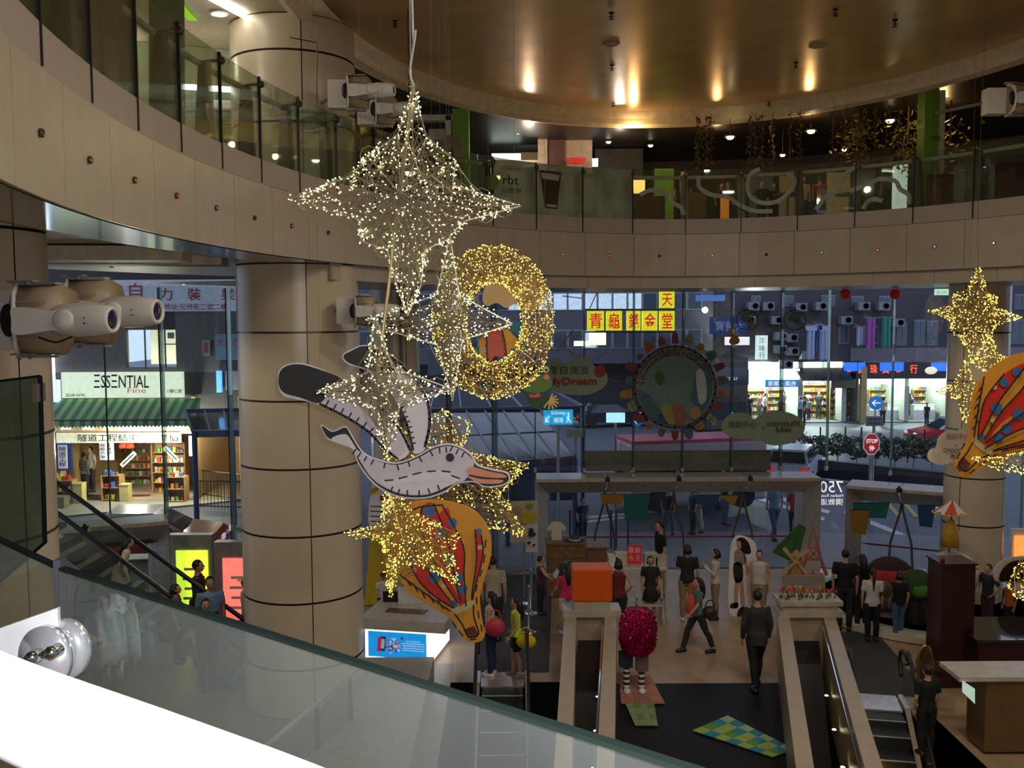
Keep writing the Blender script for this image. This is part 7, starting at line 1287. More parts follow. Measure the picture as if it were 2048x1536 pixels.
# hedge in the central reserve and rail
random.seed(31)
for i, px in enumerate(range(1600, 1900, 38)): bush(px, 888 + (i % 2) * 5 + (px - 1600) * .02, 43.5 - (px - 1600) * .004, .6, .55, 'dark hedge shrub in the road divider, number %s along from the left' % ('one', 'two', 'three', 'four', 'five', 'six', 'seven', 'eight')[i], 260, leaf=.13)
a, b = PZ(1575, 948, 0), PZ(1900, 985, 0); m = MB(); m.prism([a, b, b + V((0, 0, .75)), a + V((0, 0, .75))], (0, .4, 0)); m.build('planter_wall', mat('dark_planter', (.03, .035, .05), .6), label='low dark planter wall of the road divider behind the stop sign', cat='wall')
# ------------------------------------------------------------------ pedestrians
def ped(px, fy, hy, label, top, low=DK, ang=200, z=0, **k): f, H = stand(px, fy, hy, None, z); person(label, f, radians(ang), max(1.45, min(1.85, H)), top, low, fine=False, **k)
ped(1548, 1078, 962, 'pedestrian in a blue shirt walking outside behind the pink tower', BLU, JEAN, 100, stride=.5); ped(1590, 1085, 968, 'pedestrian in an orange-red shirt outside the right end of the wide portal', c_('orange_red_cloth', 0), DK, 80); ped(1602, 1130, 1015, 'person in a pale shirt just outside behind the checked cloth', BLU, DK, 260)
ped(1336, 1072, 975, 'pedestrian in dark top walking outside the middle of the wide doors', NAVY, JEAN, 60, stride=.4); ped(1395, 1065, 985, 'pedestrian in a light blue top outside the wide doors', BLU, WCL, 200, stride=.3); ped(1385, 1068, 980, 'pedestrian in navy beside the light blue dressed one', NAVY, DK, 200); ped(1450, 1050, 950, 'pedestrian in jeans just right of the blue pennant', DK, JEAN, 20)
ped(1165, 1090, 1008, 'man in navy standing outside by the left blue posts', NAVY, DK, 300)
for i, (px, fy, hy, top) in enumerate(((1497, 845, 780, DK), (1518, 838, 786, c_('maroon_cloth', (.10, .03, .03))), (1529, 842, 784, WCL), (1566, 835, 782, DK), (1562, 845, 794, c_('rose_cloth', (.3, .1, .1))), (1585, 838, 790, RED), (1600, 846, 793, BLU), (1608, 850, 792, DK), (1617, 840, 798, STEELB), (1637, 838, 778, DK), (1765, 850, 795, BEI), (1800, 838, 797, DK), (1824, 836, 790, DK), (1853, 852, 808, DK))):
    ped(px, fy, hy, ('dark clothed pedestrian leftmost before the pharmacy', 'maroon clothed pedestrian before the pharmacy', 'white shirted pedestrian before the pharmacy', 'dark pedestrian head above the rose clothed one', 'rose clothed pedestrian before the pharmacy', 'red clothed pedestrian before the pharmacy', 'blue clothed pedestrian before the pharmacy', 'dark pedestrian right of the blue clothed one', 'teal clothed pedestrian before the bright shop', 'tall dark pedestrian before the bright shop', 'grey-beige clothed pedestrian by the blue arrow sign', 'dark pedestrian in front of the jewellery shop', 'dark pedestrian at the jewellery counter', 'crouching dark figure left of the far taxi')[i], top, DK, 90 + 40 * (i % 5))
ped(171, 994, 905, 'shopper in a striped black and white jersey outside the grocery shop', STR, DK, 60); ped(184, 985, 893, 'shop worker behind the striped shopper', BEI, DK, 240)
# ------------------------------------------------------------------ left building with the grocery shop
YF = 36.; XL, XR = P(95, 900, YF).x, P(392, 900, YF).x; X_ = lambda px: P(px, 800, YF).x; Z_ = lambda py, px=250: P(px, py, YF).z
b = struct_root('building_left', ((XL + XR) / 2, YF, 0)); WGR = mat('grey_render_wall', (.16, .15, .145), .7); WDK = mat('dark_render_wall', (.055, .05, .05), .7)
def fac(par, x0, x1, z0, z1, y, d, mt, name): m = MB(); m.box(((x0 + x1) / 2, y + d / 2, (z0 + z1) / 2), (x1 - x0, d, z1 - z0)); return m.build(name, mt, par)
fac(b, XL - 8, XR + 6, 7.2, 13, YF, .3, WDK, 'upper_wall'); fac(b, XL - 8, X_(255), Z_(745), 7.2, YF, .3, WGR, 'wall_panel'); fac(b, X_(355), XR + 6, Z_(745), 7.2, YF, .3, WGR, 'wall_panel'); fac(b, X_(255), X_(355), Z_(660), 7.2, YF, .3, WDK, 'lintel'); fac(b, X_(255), X_(355), Z_(745), Z_(735), YF, .3, WGR, 'sill'); fac(b, XL - 8, X_(104), 0, Z_(745), YF, .3, WDK, 'side_wall'); fac(b, X_(480), XR + 6, 0, Z_(745), YF, .3, WDK, 'side_wall'); fac(b, X_(104), X_(480), Z_(850), Z_(745), YF + .05, .3, WDK, 'shop_lintel')
fac(b, X_(104) - .2, X_(480) + .2, -.05, .02, YF, 4.2, mat('warm_tile_floor', (.5, .42, .28), .4), 'shop_floor'); fac(b, X_(104) - .2, X_(480) + .2, 0, 4, YF + 4.2, .2, mat('tan_shop_wall', (.50, .33, .14), .5), 'shop_back_wall'); fac(b, X_(104) - .2, X_(480) + .2, Z_(868), Z_(862), YF, 4.2, mat('tan_shop_ceiling', (.55, .42, .25), .5), 'shop_ceiling')
for px in (104, 386, 480): m = MB(); m.box((X_(px), YF + 2.1, 2), (.15, 4.2, 4)); m.build('shop_side', mat('tan_shop_wall', 0), b)
fac(b, X_(255), X_(355), Z_(735), Z_(660), YF + 2.5, .1, mat('lit_office_wall', (.60, .62, .48), emit=.45), 'office_back_wall')
for px in (290, 318, 330): fac(b, X_(px), X_(px + 2), Z_(735), Z_(660), YF + .1, .08, WGR, 'window_mullion')
fac(b, X_(318), X_(355), Z_(690), Z_(688), YF + .1, .08, WGR, 'window_transom'); fac(b, X_(255), X_(355), Z_(735), Z_(660), YF + .16, .01, PG, 'window_pane')
t, o = block('office_fan', 335, 347, 665, 677, YF + .6, .1, BLACK, 'round dark fan in the lit office window', 'fan')
SLK = lambda px0, px1, y0, y1, mt, lab, lines, Y=YF - .25, d=.2: sign(px0, px1, y0, y1, Y, mt, lab, lines, False, 'shop_sign', d)
RI = mat('red_sign_ink', (.42, .02, .03), .5)
SLK(214, 500, 560, 622, mat('pale_blue_signboard', (.42, .50, .62), emit=.18), 'big pale blue signboard with red characters at the top left of the glass wall', [(s, x, 576 if s != '自' else 566, x + 27, 601, RI) for s, x in (('自', 258), ('力', 318), ('裝', 375), ('樂', 443))] + [('地址:元州街二號二樓', 328, 607, 454, 620, RI)])
t, o = SLK(122, 366, 745, 795, mat('lit_cream_signboard', (.85, .95, .66), emit=.85), 'long lit cream ESSENTIAL signboard above the green awning', [('ΞSSΞNTIAL', 188, 749, 298, 776, BLACK), ('2628 6696', 131, 787, 170, 793, BLACK), ('1樓C室', 335, 778, 364, 786, BLACK), ('Fine', 255, 775, 292, 786, mat('salmon_script', (.75, .35, .25), emit=.3))])
AW1 = stripes('green_striped_awning', (.30, .50, .22), (.08, .22, .10), 0, 2.6, .7)
t = thing('awning', ((XL + XR) / 2, YF - .9, 2.9), 'green striped awning over the grocery shop', 'awning'); x0, x1 = X_(98), X_(392); m = MB(); za, zb = Z_(797), Z_(832); m.prism([V((x0 + .3, YF - .05, za)), V((x1 + .2, YF - .05, za)), V((x1 + .5, YF - 1.3, zb)), V((x0, YF - 1.3, zb))], (0, 0, -.04)); m.build('canvas', AW1, t)
n = 44; m = MB()
for i in range(n): a, b_ = x0 + (x1 + .5 - x0) * i / n, x0 + (x1 + .5 - x0) * (i + 1) / n; m.prism([V((a, YF - 1.3, zb)), V((b_, YF - 1.3, zb)), V((b_, YF - 1.3, zb - .22)), V(((a + b_) / 2, YF - 1.3, zb - .30)), V((a, YF - 1.3, zb - .22))], (0, .015, 0))
m.build('scalloped_valance', AW1, t); m = MB(); m.tube([(x0, YF - 1.3, zb), (x1 + .5, YF - 1.3, zb)], .025, 5); m.tube([(x0, YF - 1.3, zb), (x0 + .1, YF, zb - .2)], .02, 5); m.build('frame', BRONZE, t)
t, o = SLK(110, 345, 846, 862, mat('tan_lit_fascia', (.6, .42, .25), emit=.35), 'tan shop fascia with glowing white characters under the awning', [(s, x, 844, x + 24, 859, mat('neon_white_letter', (.9, .95, 1), emit=5, led=True)) for s, x in (('仁', 118), ('記', 165), ('海', 205), ('味', 245), ('食', 282), ('品', 318))])
t, o = SLK(112, 362, 866, 885, mat('lit_white_banner', (.9, .85, .6), emit=.55), 'white banner with black characters across the shop opening', [(s, 155 + i * 21.5, 868, 172 + i * 21.5, 882, BLACK) for i, s in enumerate('隧道工程結束營業半價')][:0] + [('隧道工程結束營業半價', 156, 868, 358, 883, BLACK)], YF - .15, .05)
for px0, px1, y0, y1, s, lab, mt in ((198, 228, 884, 920, '竣工結業大放價', 'white notice with black characters hanging in the shop opening', WHB), (115, 135, 890, 937, '隧道工程', 'tall white notice on the blue panel at the left of the shop', WHB), (377, 385, 872, 912, '竣工結業', 'narrow white notice behind the blue subway post', WHB)):
    ch = [(c0, px0 + 3 + (0 if len(s) < 5 else (i % 2) * 13), y0 + 3 + (y1 - y0 - 6) * ((i if len(s) < 5 else i // 2) / (4 if len(s) < 5 else 4)), px0 + 3 + (0 if len(s) < 5 else (i % 2) * 13) + (px1 - px0 - 6 if len(s) < 5 else 10), y0 + 3 + (y1 - y0 - 6) * (((i if len(s) < 5 else i // 2) + .85) / 4), BLACK) for i, c0 in enumerate(s)]
    SLK(px0, px1, y0, y1, mt, lab, ch, YF - .1, .04)
fac(bpy.data.objects['building_left'], X_(110), X_(139), Z_(940), Z_(868), YF - .02, .06, mat('deep_blue_panel', (.01, .04, .25), .4), 'blue_panel')
for px0, px1, y0, y1, ang, lab in ((245, 268, 915, 922, .75, 'slanting white strip notice over the shelves'), (333, 352, 905, 912, -.8, 'slanting white strip notice at the right of the shop')):
    c = P((px0 + px1) / 2, (y0 + y1) / 2, YF + .2); t = thing('notice', c, lab, 'sign'); m = MB(); m.box(c, (.75, .02, .17), mtx=Matrix.Rotation(-ang, 3, 'Y')); m.build('sheet', WHB, t); m = MB(); m.box(c - V((0, .015, 0)), (.6, .01, .05), mtx=Matrix.Rotation(-ang, 3, 'Y')); m.build('ink_line', BLACK, t)
for x in (-15, -13.2, -11.6): lamp('shop_light', (x, YF + 1.2, 2.75), 1000, (1, .85, .55), 'POINT', .12)
lamp('awning_light', (-14, YF - .9, 2.4), 420, (1, .93, .75), 'POINT', .12); lamp('awning_light', (-11.8, YF - .9, 2.4), 360, (1, .93, .75), 'POINT', .12); lamp('side_shop_light', (X_(440), YF + 1.5, 2.6), 120, (1, .85, .6), 'POINT', .1)
# shop units and goods
random.seed(8); GC = [('white', (.75, .75, .7)), ('red', (.6, .05, .04)), ('orange', (.8, .25, .03)), ('green', (.1, .35, .06)), ('blue', (.08, .2, .5)), ('yellow', (.8, .6, .08)), ('brown', (.25, .12, .05)), ('cream', (.7, .6, .4))]
GM = {n_: mat('pack_' + n_, c_v, .5) for n_, c_v in GC}
def unit(px0, px1, topy, boty, Y, d, label, shelves, name='shelf_unit', goods=True, where='', joined=False):
    J = MB(); JM = [GM[g_[0]] for g_ in GC]
    a, b2 = P(px0, boty, Y), P(px1, topy, Y); zt, zb = b2.z, 0.; x0, x1 = a.x, b2.x; t = thing(name, ((x0 + x1) / 2, Y, 0), label, 'shelf'); WD = mat('tan_shop_wood', (.45, .26, .10), .5, 0, .15, 8)
    for x in (x0, x1): m = MB(); m.box((x, Y + d / 2, zt / 2), (.03, d, zt)); m.build('side_panel', WD, t)
    m = MB(); m.box(((x0 + x1) / 2, Y + d, zt / 2), (x1 - x0, .02, zt)); m.build('back_panel', WD, t)
    for k in range(shelves + 1):
        z = .05 + (zt - .05) * k / shelves; m = MB(); m.box(((x0 + x1) / 2, Y + d / 2, z), (x1 - x0, d, .025)); m.build('shelf', WD, t)
        if goods:
            n_ = max(3, int((x1 - x0) / .16))
            for i in range(n_):
                cn, _c = random.choice(GC); h = rnd(.1, .22) if zt / shelves > .3 else rnd(.06, .14); x = x0 + .05 + (x1 - x0 - .1) * (i + .5) / n_; o_ = MB()
                if i % 3 == 0: o_.lathe([(.05, 0), (.055, h * .7), (.03, h * .85), (.03, h)], (x, Y + .12, z + .014), 8)
                else: o_.box((x, Y + .12, z + .014 + h / 2), (.11, .14, h))
                if joined:
                    i0 = len(J.f); J.add(o_.v, o_.f, [g_[0] for g_ in GC].index(cn)); continue
                o_.build('grocery_pack', GM[cn], label='%s grocery pack on the %s' % (cn, where), cat='package', group='%s packs on the %s' % (cn, where))
    if joined: J.build('grocery_packs', JM, label='coloured packs filling the %s' % where, cat='packages', kind='stuff')
    return t
unit(245, 300, 890, 985, YF + 3.2, .4, 'tall shelf unit of jars at the back of the grocery shop', 5, where='tall back shelf'); unit(305, 368, 885, 975, YF + 1.2, .4, 'tall shelf unit of colourful packs at the right of the grocery shop', 5, where='right hand shelf')
unit(203, 238, 952, 990, YF - .2, .5, 'low wooden display case in the middle of the shop opening', 2, where='middle display case'); unit(328, 368, 955, 988, YF - .5, .5, 'low wooden display case at the right of the shop opening', 2, where='right display case'); unit(104, 143, 962, 995, YF - .6, .5, 'low wooden display case at the left of the shop', 2, where='left display case')
def crate(px0, px1, y0, y1, Y, mt, label, name='carton'): a, b2 = P(px0, y0, Y), P(px1, y1, Y); t = thing(name, ((a.x + b2.x) / 2, Y, 0), label, 'carton'); m = MB(); m.box(((a.x + b2.x) / 2, Y + .2, a.z / 2), (b2.x - a.x, .4, a.z)); m.build('box_body', mt, t); m = MB(); m.box(((a.x + b2.x) / 2, Y + .2, a.z), (b2.x - a.x + .04, .44, .03)); m.build('lid', mt, t)
crate(145, 164, 968, 995, YF - .7, mat('pale_yellow_carton', (.6, .52, .18), .6), 'pale yellow carton left of the striped shopper'); crate(238, 256, 970, 990, YF - .4, mat('pale_yellow_carton', 0), 'pale yellow carton beside the middle display case'); crate(104, 128, 995, 1012, YF - 1.6, mat('brown_carton', (.22, .17, .10), .6), 'brown carton on the pavement at the left of the shop')
for px, lab in ((246, 'left red and orange lantern lamp in the grocery shop'), (260, 'right red and orange lantern lamp in the grocery shop')): c = P(px, 890, YF + 1.0); t = thing('shop_lamp', c, lab, 'lamp'); m = MB(); m.lathe([(.10, .1), (.17, -.02), (.15, -.12), (.0, -.12)], c, 12); m.build('shade', mat('red_lamp_shade', (.8, .10, .03), .4, emit=.5), t, True); m = MB(); m.tube([c, V((c.x, c.y, 2.8))], .01, 4); m.build('cord', BLACK, t)
for px0, px1, lab in ((165, 205, 'red door mat at the left shop entrance'), (256, 300, 'red door mat at the right shop entrance')): pz('door_mat', [(px0, 994), (px1, 993), (px1 + 2, 989), (px0 + 3, 990)], c_('red_mat', (.35, .02, .03)), .01, .01, label=lab, cat='mat')
# signs further right on the left building
SLK(430, 480, 668, 720, mat('blue_grey_board', (.10, .20, .30), emit=.15), 'blue-grey board with red characters left of the thick column', [('大', 434, 676, 446, 692, RI), ('洋', 450, 676, 462, 692, RI), ('行', 466, 676, 478, 692, RI)]); SLK(404, 420, 680, 712, mat('cream_board', (.42, .42, .38)), 'small cream notice board with red lettering beside the blue-grey board', [('藝', 407, 684, 417, 706, RI)])
SLK(450, 482, 742, 780, mat('pale_crumpled_board', (.36, .40, .45)), 'pale tilted panel under the blue-grey board', []); SLK(432, 442, 742, 785, mat('neon_vertical_sign', (.15, .45, .9), emit=1.4), 'small vertical neon sign left of the pale tilted panel', []); SLK(100, 106, 700, 760, mat('white_bulb_sign', (.9, .95, 1), emit=3.), 'vertical strip of white bulbs at the edge of the left column', []); SLK(103, 118, 760, 815, mat('pale_blue_neon_sign', (.5, .65, 1), emit=1.8), 'pale blue neon sign at the left end of the awning', [])
# ------------------------------------------------------------------ middle distance building and yellow signs
YM = 66.; bm_ = struct_root('building_middle', (5, YM, 0)); xm0, xm1 = P(600, 700, YM).x, P(1432, 700, YM).x
fac(bm_, xm0, xm1, 3.6, 16, YM, 1, mat('mauve_grey_wall', (.10, .095, .12), .7), 'wall'); fac(bm_, xm0, xm1, 0, 3.6, YM + 2, 1, mat('dim_shop_wall', (.05, .05, .055), .7), 'ground_floor_wall')
WIN = mat('dusk_window_glass', (.06, .08, .11), .12); WLT = mat('lit_window', (.65, .75, .85), emit=.55)
for i in range(26):
    x = xm0 + 1 + (xm1 - xm0 - 2) * (i + .5) / 26
    for z, h in ((5.3, 1.3), (7.9, 1.2)): fr = fac(bm_, x - .5, x + .5, z - h / 2, z + h / 2, YM - .05, .06, GREY, 'window_frame'); fac(fr, x - .44, x + .44, z - h / 2 + .06, z + h / 2 - .06, YM - .08, .03, WLT if (z > 7 and 12 < i < 22) or (i * 7) % 9 == 0 else WIN, 'pane')
for px0, px1, y0, y1, c_v, lab in ((855, 905, 690, 750, (.10, .12, .14), 'grey shutter window seen left of the wreath'), (1060, 1105, 640, 700, (.12, .13, .16), 'grey billboard frame right of the wreath')): sign(px0, px1, y0, y1, 52, mat('g_%d' % px0, c_v), lab, [], False, 'billboard')
YSI = mat('lit_yellow_sign', (.72, .68, .02), emit=.9); RCH = mat('red_sign_character', (.80, .03, .01), .5, emit=.5)
for s, px0, px1, y0, y1, lab in (('青', 1175, 1208, 622, 661, 'leftmost lit yellow sign box in the row'), ('龜', 1213, 1244, 622, 661, 'second lit yellow sign box of the row'), ('錢', 1254, 1281, 622, 661, 'third lit yellow sign box of the row'), ('金', 1285, 1315, 622, 661, 'fourth lit yellow sign box of the row'), ('堂', 1320, 1349, 622, 661, 'rightmost lit yellow sign box of the row'), ('天', 1320, 1349, 583, 616, 'lit yellow sign box above the row')): sign(px0, px1, y0, y1, 46, YSI, lab, [(s, px0 + 4, y0 + 4, px1 - 4, y1 - 4, RCH)], False, 'yellow_sign', .3)
a, b2 = P(1170, 664, 46.3), P(1352, 664, 46.3); m = MB(); m.tube([a, b2], .05, 4); m.tube([P(1170, 619, 46.3), P(1352, 619, 46.3)], .05, 4); m.tube([b2, V((b2.x, YM, b2.z))], .06, 4); m.build('sign_bracket', BLACK, label='dark steel frame carrying the row of yellow signs', cat='frame')
sign(1178, 1212, 665, 690, 48, mat('lit_white_yellow_sign', (.9, .95, .6), emit=1.5), 'glowing cream sign below the leftmost yellow box', [], False); sign(1148, 1180, 682, 692, 48.2, mat('lit_white_yellow_sign', 0), 'low glowing cream strip left of the cream sign', [], False)
sign(1450, 1499, 674, 690, 55, mat('lit_white_orange_sign', (.85, .8, .7), emit=.9), 'glowing white sign right of the parrot film', [], False); sign(1420, 1495, 634, 668, 58, mat('dark_blue_board', (.01, .03, .14), emit=.1), 'dark blue board with pale characters below the floodlight', [('寶藝大', 1430, 642, 1490, 662, mat('pale_blue_ink', (.2, .26, .4)))], False); sign(1392, 1450, 590, 602, 58, mat('blue_neon_board', (.1, .2, .5), emit=.3), 'dim blue neon board above the floodlight', [], False)
c = P(1410, 620, 50); t = thing('floodlight', c, 'very bright white floodlight between the yellow signs and the blue board', 'lamp'); m = MB(); m.ball(c, .16, 10); m.build('bulb', mat('floodlight_bulb', (.9, 1, 1), emit=30, led=True), t, True); m = MB(); m.tube([c + V((0, .1, 0)), V((c.x, YM - 7, c.z)), V((c.x, YM, c.z + .5))], .04, 4); m.build('arm', BLACK, t)
m = MB(); random.seed(17)
for i in range(14): a = P(rnd(1100, 1190), rnd(590, 780), 50); m.tube([a, a + V((rnd(-2, 2), rnd(-.5, .5), rnd(-2, 2)))], .035, 4)
m.build('scaffold_poles', BRONZE, label='tangle of dark bamboo scaffold poles right of the wreath', cat='scaffold', kind='stuff')
# ------------------------------------------------------------------ right building with shops
YR = 61.; xr = lambda px, Y=YR: P(px, 700, Y).x; zr = lambda py, px=1700, Y=YR: P(px, py, Y).z
br = struct_root('building_right', (25, YR, 0)); WR = mat('dark_plum_wall', (.055, .045, .055), .7, 0, .2, .6)
fac(br, xr(1432), xr(2300), 3.9, 16, YR, 1, WR, 'wall'); fac(br, xr(1700), xr(2300), zr(722), zr(696), YR - .15, .2, mat('mauve_concrete_band', (.17, .145, .18), .7), 'balcony_band'); fac(br, xr(1432), xr(2300), 0, 3.9, YR + 4, .3, mat('bright_shop_back_wall', (.55, .62, .52), .5), 'shop_back_wall'); fac(br, xr(1432), xr(2300), -.05, .01, YR, 4, PAV, 'shop_floor')
for px in (1486, 1602, 1690, 1722, 1816, 1900): m = MB(); m.box((xr(px), YR + 2, 2), (.3, 4, 3.9)); m.build('party_wall', mat('pale_party_wall', (.40, .42, .36)), br)
for px0, px1, y0, y1 in [(1675, 1697, 650, 688), (1711, 1729, 652, 690), (1735, 1755, 652, 688), (1790, 1812, 645, 692), (1826, 1848, 640, 692), (1852, 1874, 642, 692), (1990, 2012, 650, 690), (2020, 2048, 640, 690), (1500, 1520, 590, 612), (1560, 1585, 590, 612), (1640, 1668, 590, 612), (1700, 1725, 592, 612), (1755, 1780, 592, 612), (1985, 2010, 590, 620), (2025, 2050, 590, 620)]:
    fr = fac(br, xr(px0), xr(px1), zr(y1), zr(y0), YR - .06, .06, mat('pale_window_frame', (.20, .21, .24)), 'window_frame'); w2 = (xr(px1) - xr(px0)) / 2
    for k in (0, 1): fac(fr, xr(px0) + .05 + w2 * k, xr(px0) + w2 * (k + 1) - .05, zr(y1) + .08, zr(y0) - .08, YR - .1, .04, WIN, 'pane')
for i, (px, py) in enumerate(((1505, 612), (1535, 612), (1552, 640), (1600, 614), (1560, 672), (1582, 675), (1560, 698), (1584, 702), (1612, 710), (1572, 728), (1725, 612), (1765, 612), (1794, 645), (1497, 640), (1640, 612), (1690, 640))):
    c = P(px, py, YR - .5); t = thing('air_conditioner', c - V((0, 0, .3)), 'grey window air conditioner on the dark facade, ' + ('top row, first', 'top row, second', 'above the right shirt column, upper left', 'top row, third', 'left of the laundry, upper', 'left of the laundry, second', 'left of the laundry, third', 'left of the laundry, fourth', 'left of the pale shirt, lower', 'lowest of all', 'top row, right of the first lantern', 'top row, beside the second lantern', 'right of the green sheet', 'leftmost, second row', 'top row, above the shirts', 'above the gap right of the shirts')[i], 'air conditioner', 'air conditioners on the dark facade'); m = MB(); m.box(c, (.72, .7, .5)); m.build('casing', mat('pale_grey_casing', (.20, .21, .23), .5), t); m = MB(); m.lathe([(.19, 0), (.19, .02), (.17, .02), (.17, 0)], c + V((.1, -.36, 0)), 14, axis=V((0, -1, 0))); m.build('fan_grille', BLACK, t); m = MB(); m.box(c - V((0, -.15, .28)), (.76, .8, .04)); m.build('bracket', BRONZE, t)
for px, y0, y1, w_, mt, lab in ((1622, 652, 718, 15, c_('pale_laundry', (.42, .45, .60)), 'pale blue shirt on the laundry pole, left'), (1636, 650, 700, 8, c_('blue_laundry', (.08, .14, .35)), 'blue garment between the two pale shirts'), (1648, 652, 720, 15, c_('pale_laundry', 0), 'pale shirt on the laundry pole, right'), (1742, 637, 696, 17, c_('magenta_laundry', (.38, .10, .36)), 'magenta sheet hanging on the facade'), (1773, 636, 694, 17, c_('green_laundry', (.05, .28, .20)), 'green sheet hanging on the facade'), (1720, 655, 690, 12, c_('pale_laundry', 0), 'small pale garment left of the magenta sheet')):
    YL_ = YR - 1.2 - .35 * (px % 3); t = thing('laundry', P(px, y1, YL_), lab, 'laundry'); a, b2 = P(px - w_ / 2, y0, YL_), P(px + w_ / 2, y1, YL_); x0, x1, z1, z0 = a.x, b2.x, a.z, b2.z; n = 8; vs = []
    for i in range(n + 1):
        x = x0 + (x1 - x0) * i / n; y = a.y + .08 * sin(i * 1.7); vs += [V((x, y, z1)), V((x, y + .05, z0 + .1 * sin(i * 2.3)))]
    m = MB(); m.add(vs + [v + V((0, .02, 0)) for v in vs], [(2 * i, 2 * i + 2, 2 * i + 3, 2 * i + 1) for i in range(n)] + [(2 * i + 18, 2 * i + 1 + 18, 2 * i + 3 + 18, 2 * i + 2 + 18) for i in range(n)]); m.build('fabric', mt, t)
    if 'shirt' in lab: m = MB(); m.box(((x0 + x1) / 2, a.y, z1 - .15), (x1 - x0 + .2, .03, .3)); m.build('sleeves', mt, t)
    m = MB(); m.tube([V((x0 - .2, a.y, z1 + .04)), V((x1 + .2, a.y, z1 + .04))], .02, 4); m.tube([V(((x0 + x1) / 2, a.y, z1 + .04)), V(((x0 + x1) / 2, YR, z1 + .3))], .02, 4); m.build('pole', GREY, t)
SR_ = lambda px0, px1, y0, y1, mt, lab, lines=(), Y=YR - .4, d=.3: sign(px0, px1, y0, y1, Y, mt, lab, lines, False, 'shop_sign', d)
LGW = mat('lit_greenish_white_sign', (.80, 1, .84), emit=4)
SR_(1488, 1540, 724, 746, LGW, 'glaring white-green pharmacy sign, left and taller part'); SR_(1540, 1599, 738, 758, LGW, 'glaring white-green pharmacy sign, right part'); SR_(1531, 1597, 760, 774, mat('lit_blue_sign', (.03, .22, .50), emit=.7), 'blue strip sign with white characters under the pharmacy sign', [('家樂大藥房', 1536, 762, 1592, 772, WG)]); SR_(1513, 1535, 671, 719, mat('lit_white_vertical_sign', (.75, .85, .75), emit=.8), 'vertical lit white sign with grey characters above the pharmacy', [('海', 1518, 675, 1530, 688, GREY), ('味', 1518, 690, 1530, 703, GREY), ('行', 1518, 704, 1530, 716, GREY)])
NB = mat('lit_neon_blue_panel', (.03, .16, 1), emit=1.1); NR = mat('red_neon_character', (1, .06, .02), emit=2.6)
t, o = SR_(1688, 1894, 724, 757, mat('black_sign_panel', (.02, .02, .025), .4), 'long black and blue jewellery shop sign with red neon characters', [(s, x, 729, x + 15, 747, NR) for s, x in (('金', 1690), ('源', 1716), ('珠', 1740), ('寶', 1764), ('金', 1790), ('行', 1820))])
for px0, px1 in ((1688, 1714), (1736 - 20, 1730), (1760, 1807), (1862, 1894)): m = MB(); p0, p1 = P(px0, 725, YR - .42), P(px1, 742, YR - .42); m.box(((p0.x + p1.x) / 2, YR - .42, (p0.z + p1.z) / 2), (p1.x - p0.x, .03, p0.z - p1.z)); m.build('blue_panel', NB, o)
m = MB(); p0 = P(1862, 741, YR - .46); m.ball(p0, (.4, .03, .25), 14); m.build('oval_emblem', mat('lit_emblem', (.9, .75, .5), emit=.8), o)
LWY = mat('lit_white_panel', (1, 1, .72), emit=2.2); SR_(1721, 1808, 745, 768, LWY, 'glaring cream shop fascia under the neon sign, left', Y=YR - .2); SR_(1821, 1893, 751, 773, LWY, 'glaring cream shop fascia under the neon sign, right', Y=YR - .2)
t = thing('awning', (xr(1650), YR - 1, 3.1), 'dark grey awning between the pharmacy and the neon sign', 'awning'); m = MB(); m.prism([V((xr(1590), YR, zr(735))), V((xr(1690), YR, zr(735))), V((xr(1690), YR - 1.6, zr(756))), V((xr(1590), YR - 1.6, zr(756)))], (0, 0, -.06)); m.build('canvas', BLACK, t)
for px, p_ in ((1515, 900), (1570, 900), (1640, 800), (1665, 400), (1765, 800), (1855, 800), (1960, 300)): lamp('shop_light', (xr(px), YR + 1.2, 3.0), p_, (.88, 1, .9), 'POINT', .12)
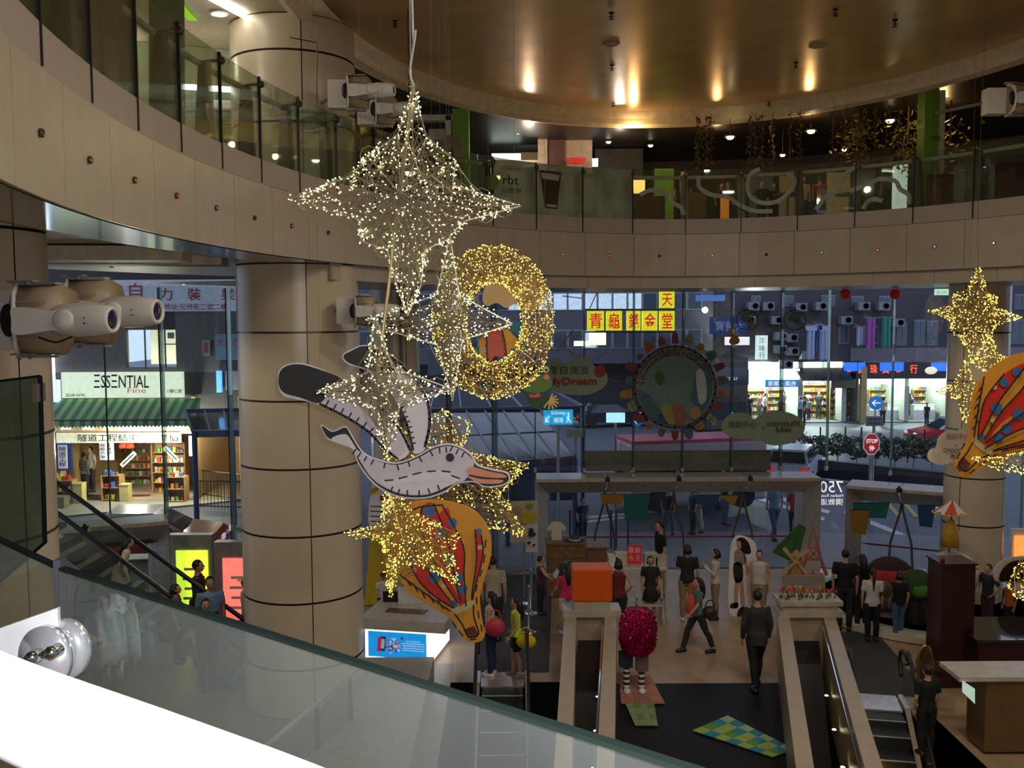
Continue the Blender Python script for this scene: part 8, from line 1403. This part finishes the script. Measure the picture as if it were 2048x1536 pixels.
unit(1492, 1530, 782, 840, YR + 2.6, .4, 'bright pharmacy shelf unit, left', 4, where='left pharmacy shelf', joined=True); unit(1535, 1598, 780, 840, YR + 3.0, .4, 'bright pharmacy shelf unit, middle', 4, where='middle pharmacy shelf', joined=True); unit(1606, 1655, 770, 835, YR + 2.6, .4, 'bright shop shelf unit behind the tall pedestrian', 5, where='bright shop shelf', joined=True); unit(1660, 1722, 772, 825, YR + 1.2, .4, 'bright magazine stand shelf left of the tan pillar', 5, where='magazine stand', joined=True); unit(1738, 1808, 780, 828, YR + 3, .4, 'jewellery shop back shelf, left', 4, where='jewellery back shelf', joined=True); unit(1826, 1875, 780, 828, YR + 3, .4, 'jewellery shop back shelf, right', 4, where='right jewellery shelf', joined=True)
for px0, px1, lab in ((1738, 1800, 'glass jewellery counter, left'), (1826, 1870, 'glass jewellery counter, right')):
    a, b2 = P(px0, 820, YR + 1), P(px1, 820, YR + 1); t = thing('shop_counter', ((a.x + b2.x) / 2, YR + 1, 0), lab, 'counter'); m = MB(); m.box(((a.x + b2.x) / 2, YR + 1.2, .5), (b2.x - a.x, .5, 1)); m.build('body', WHITE, t); m = MB(); m.box(((a.x + b2.x) / 2, YR + .94, .8), (b2.x - a.x - .1, .02, .3)); m.build('lit_front', mat('lit_counter_front', (.8, .95, .85), emit=.8), t)
t, o = SR_(1663, 1712, 745, 776, mat('olive_awning_board', (.10, .10, .06), emit=.05), 'olive board left of the cream fascia'); a = P(1726, 800, YR - .3); m = MB(); m.box((a.x, YR - .3, 1.8), (.35, .3, 3.6)); m.build('shop_pillar', mat('tan_pillar', (.42, .30, .12)), label='tan pillar between the magazine stand and the jewellery shop', cat='pillar')
for i, (px, fy) in enumerate(((1690, 905), (1722, 905), (1815, 925), (1848, 912), (1640, 905))): f = PZ(px, fy, 0); m = MB(); m.tube([(f.x, f.y, 0), (f.x, f.y, 1.3)], .04, 6); t = thing('street_post', f, 'dark street railing post on the far pavement', 'post', 'railing posts on the far pavement'); m.build('post', BLACK, t)
# ================================================================== finish
finish_people(); finish_text()
for o in COL.objects:
    if '_o' in o: del o['_o']
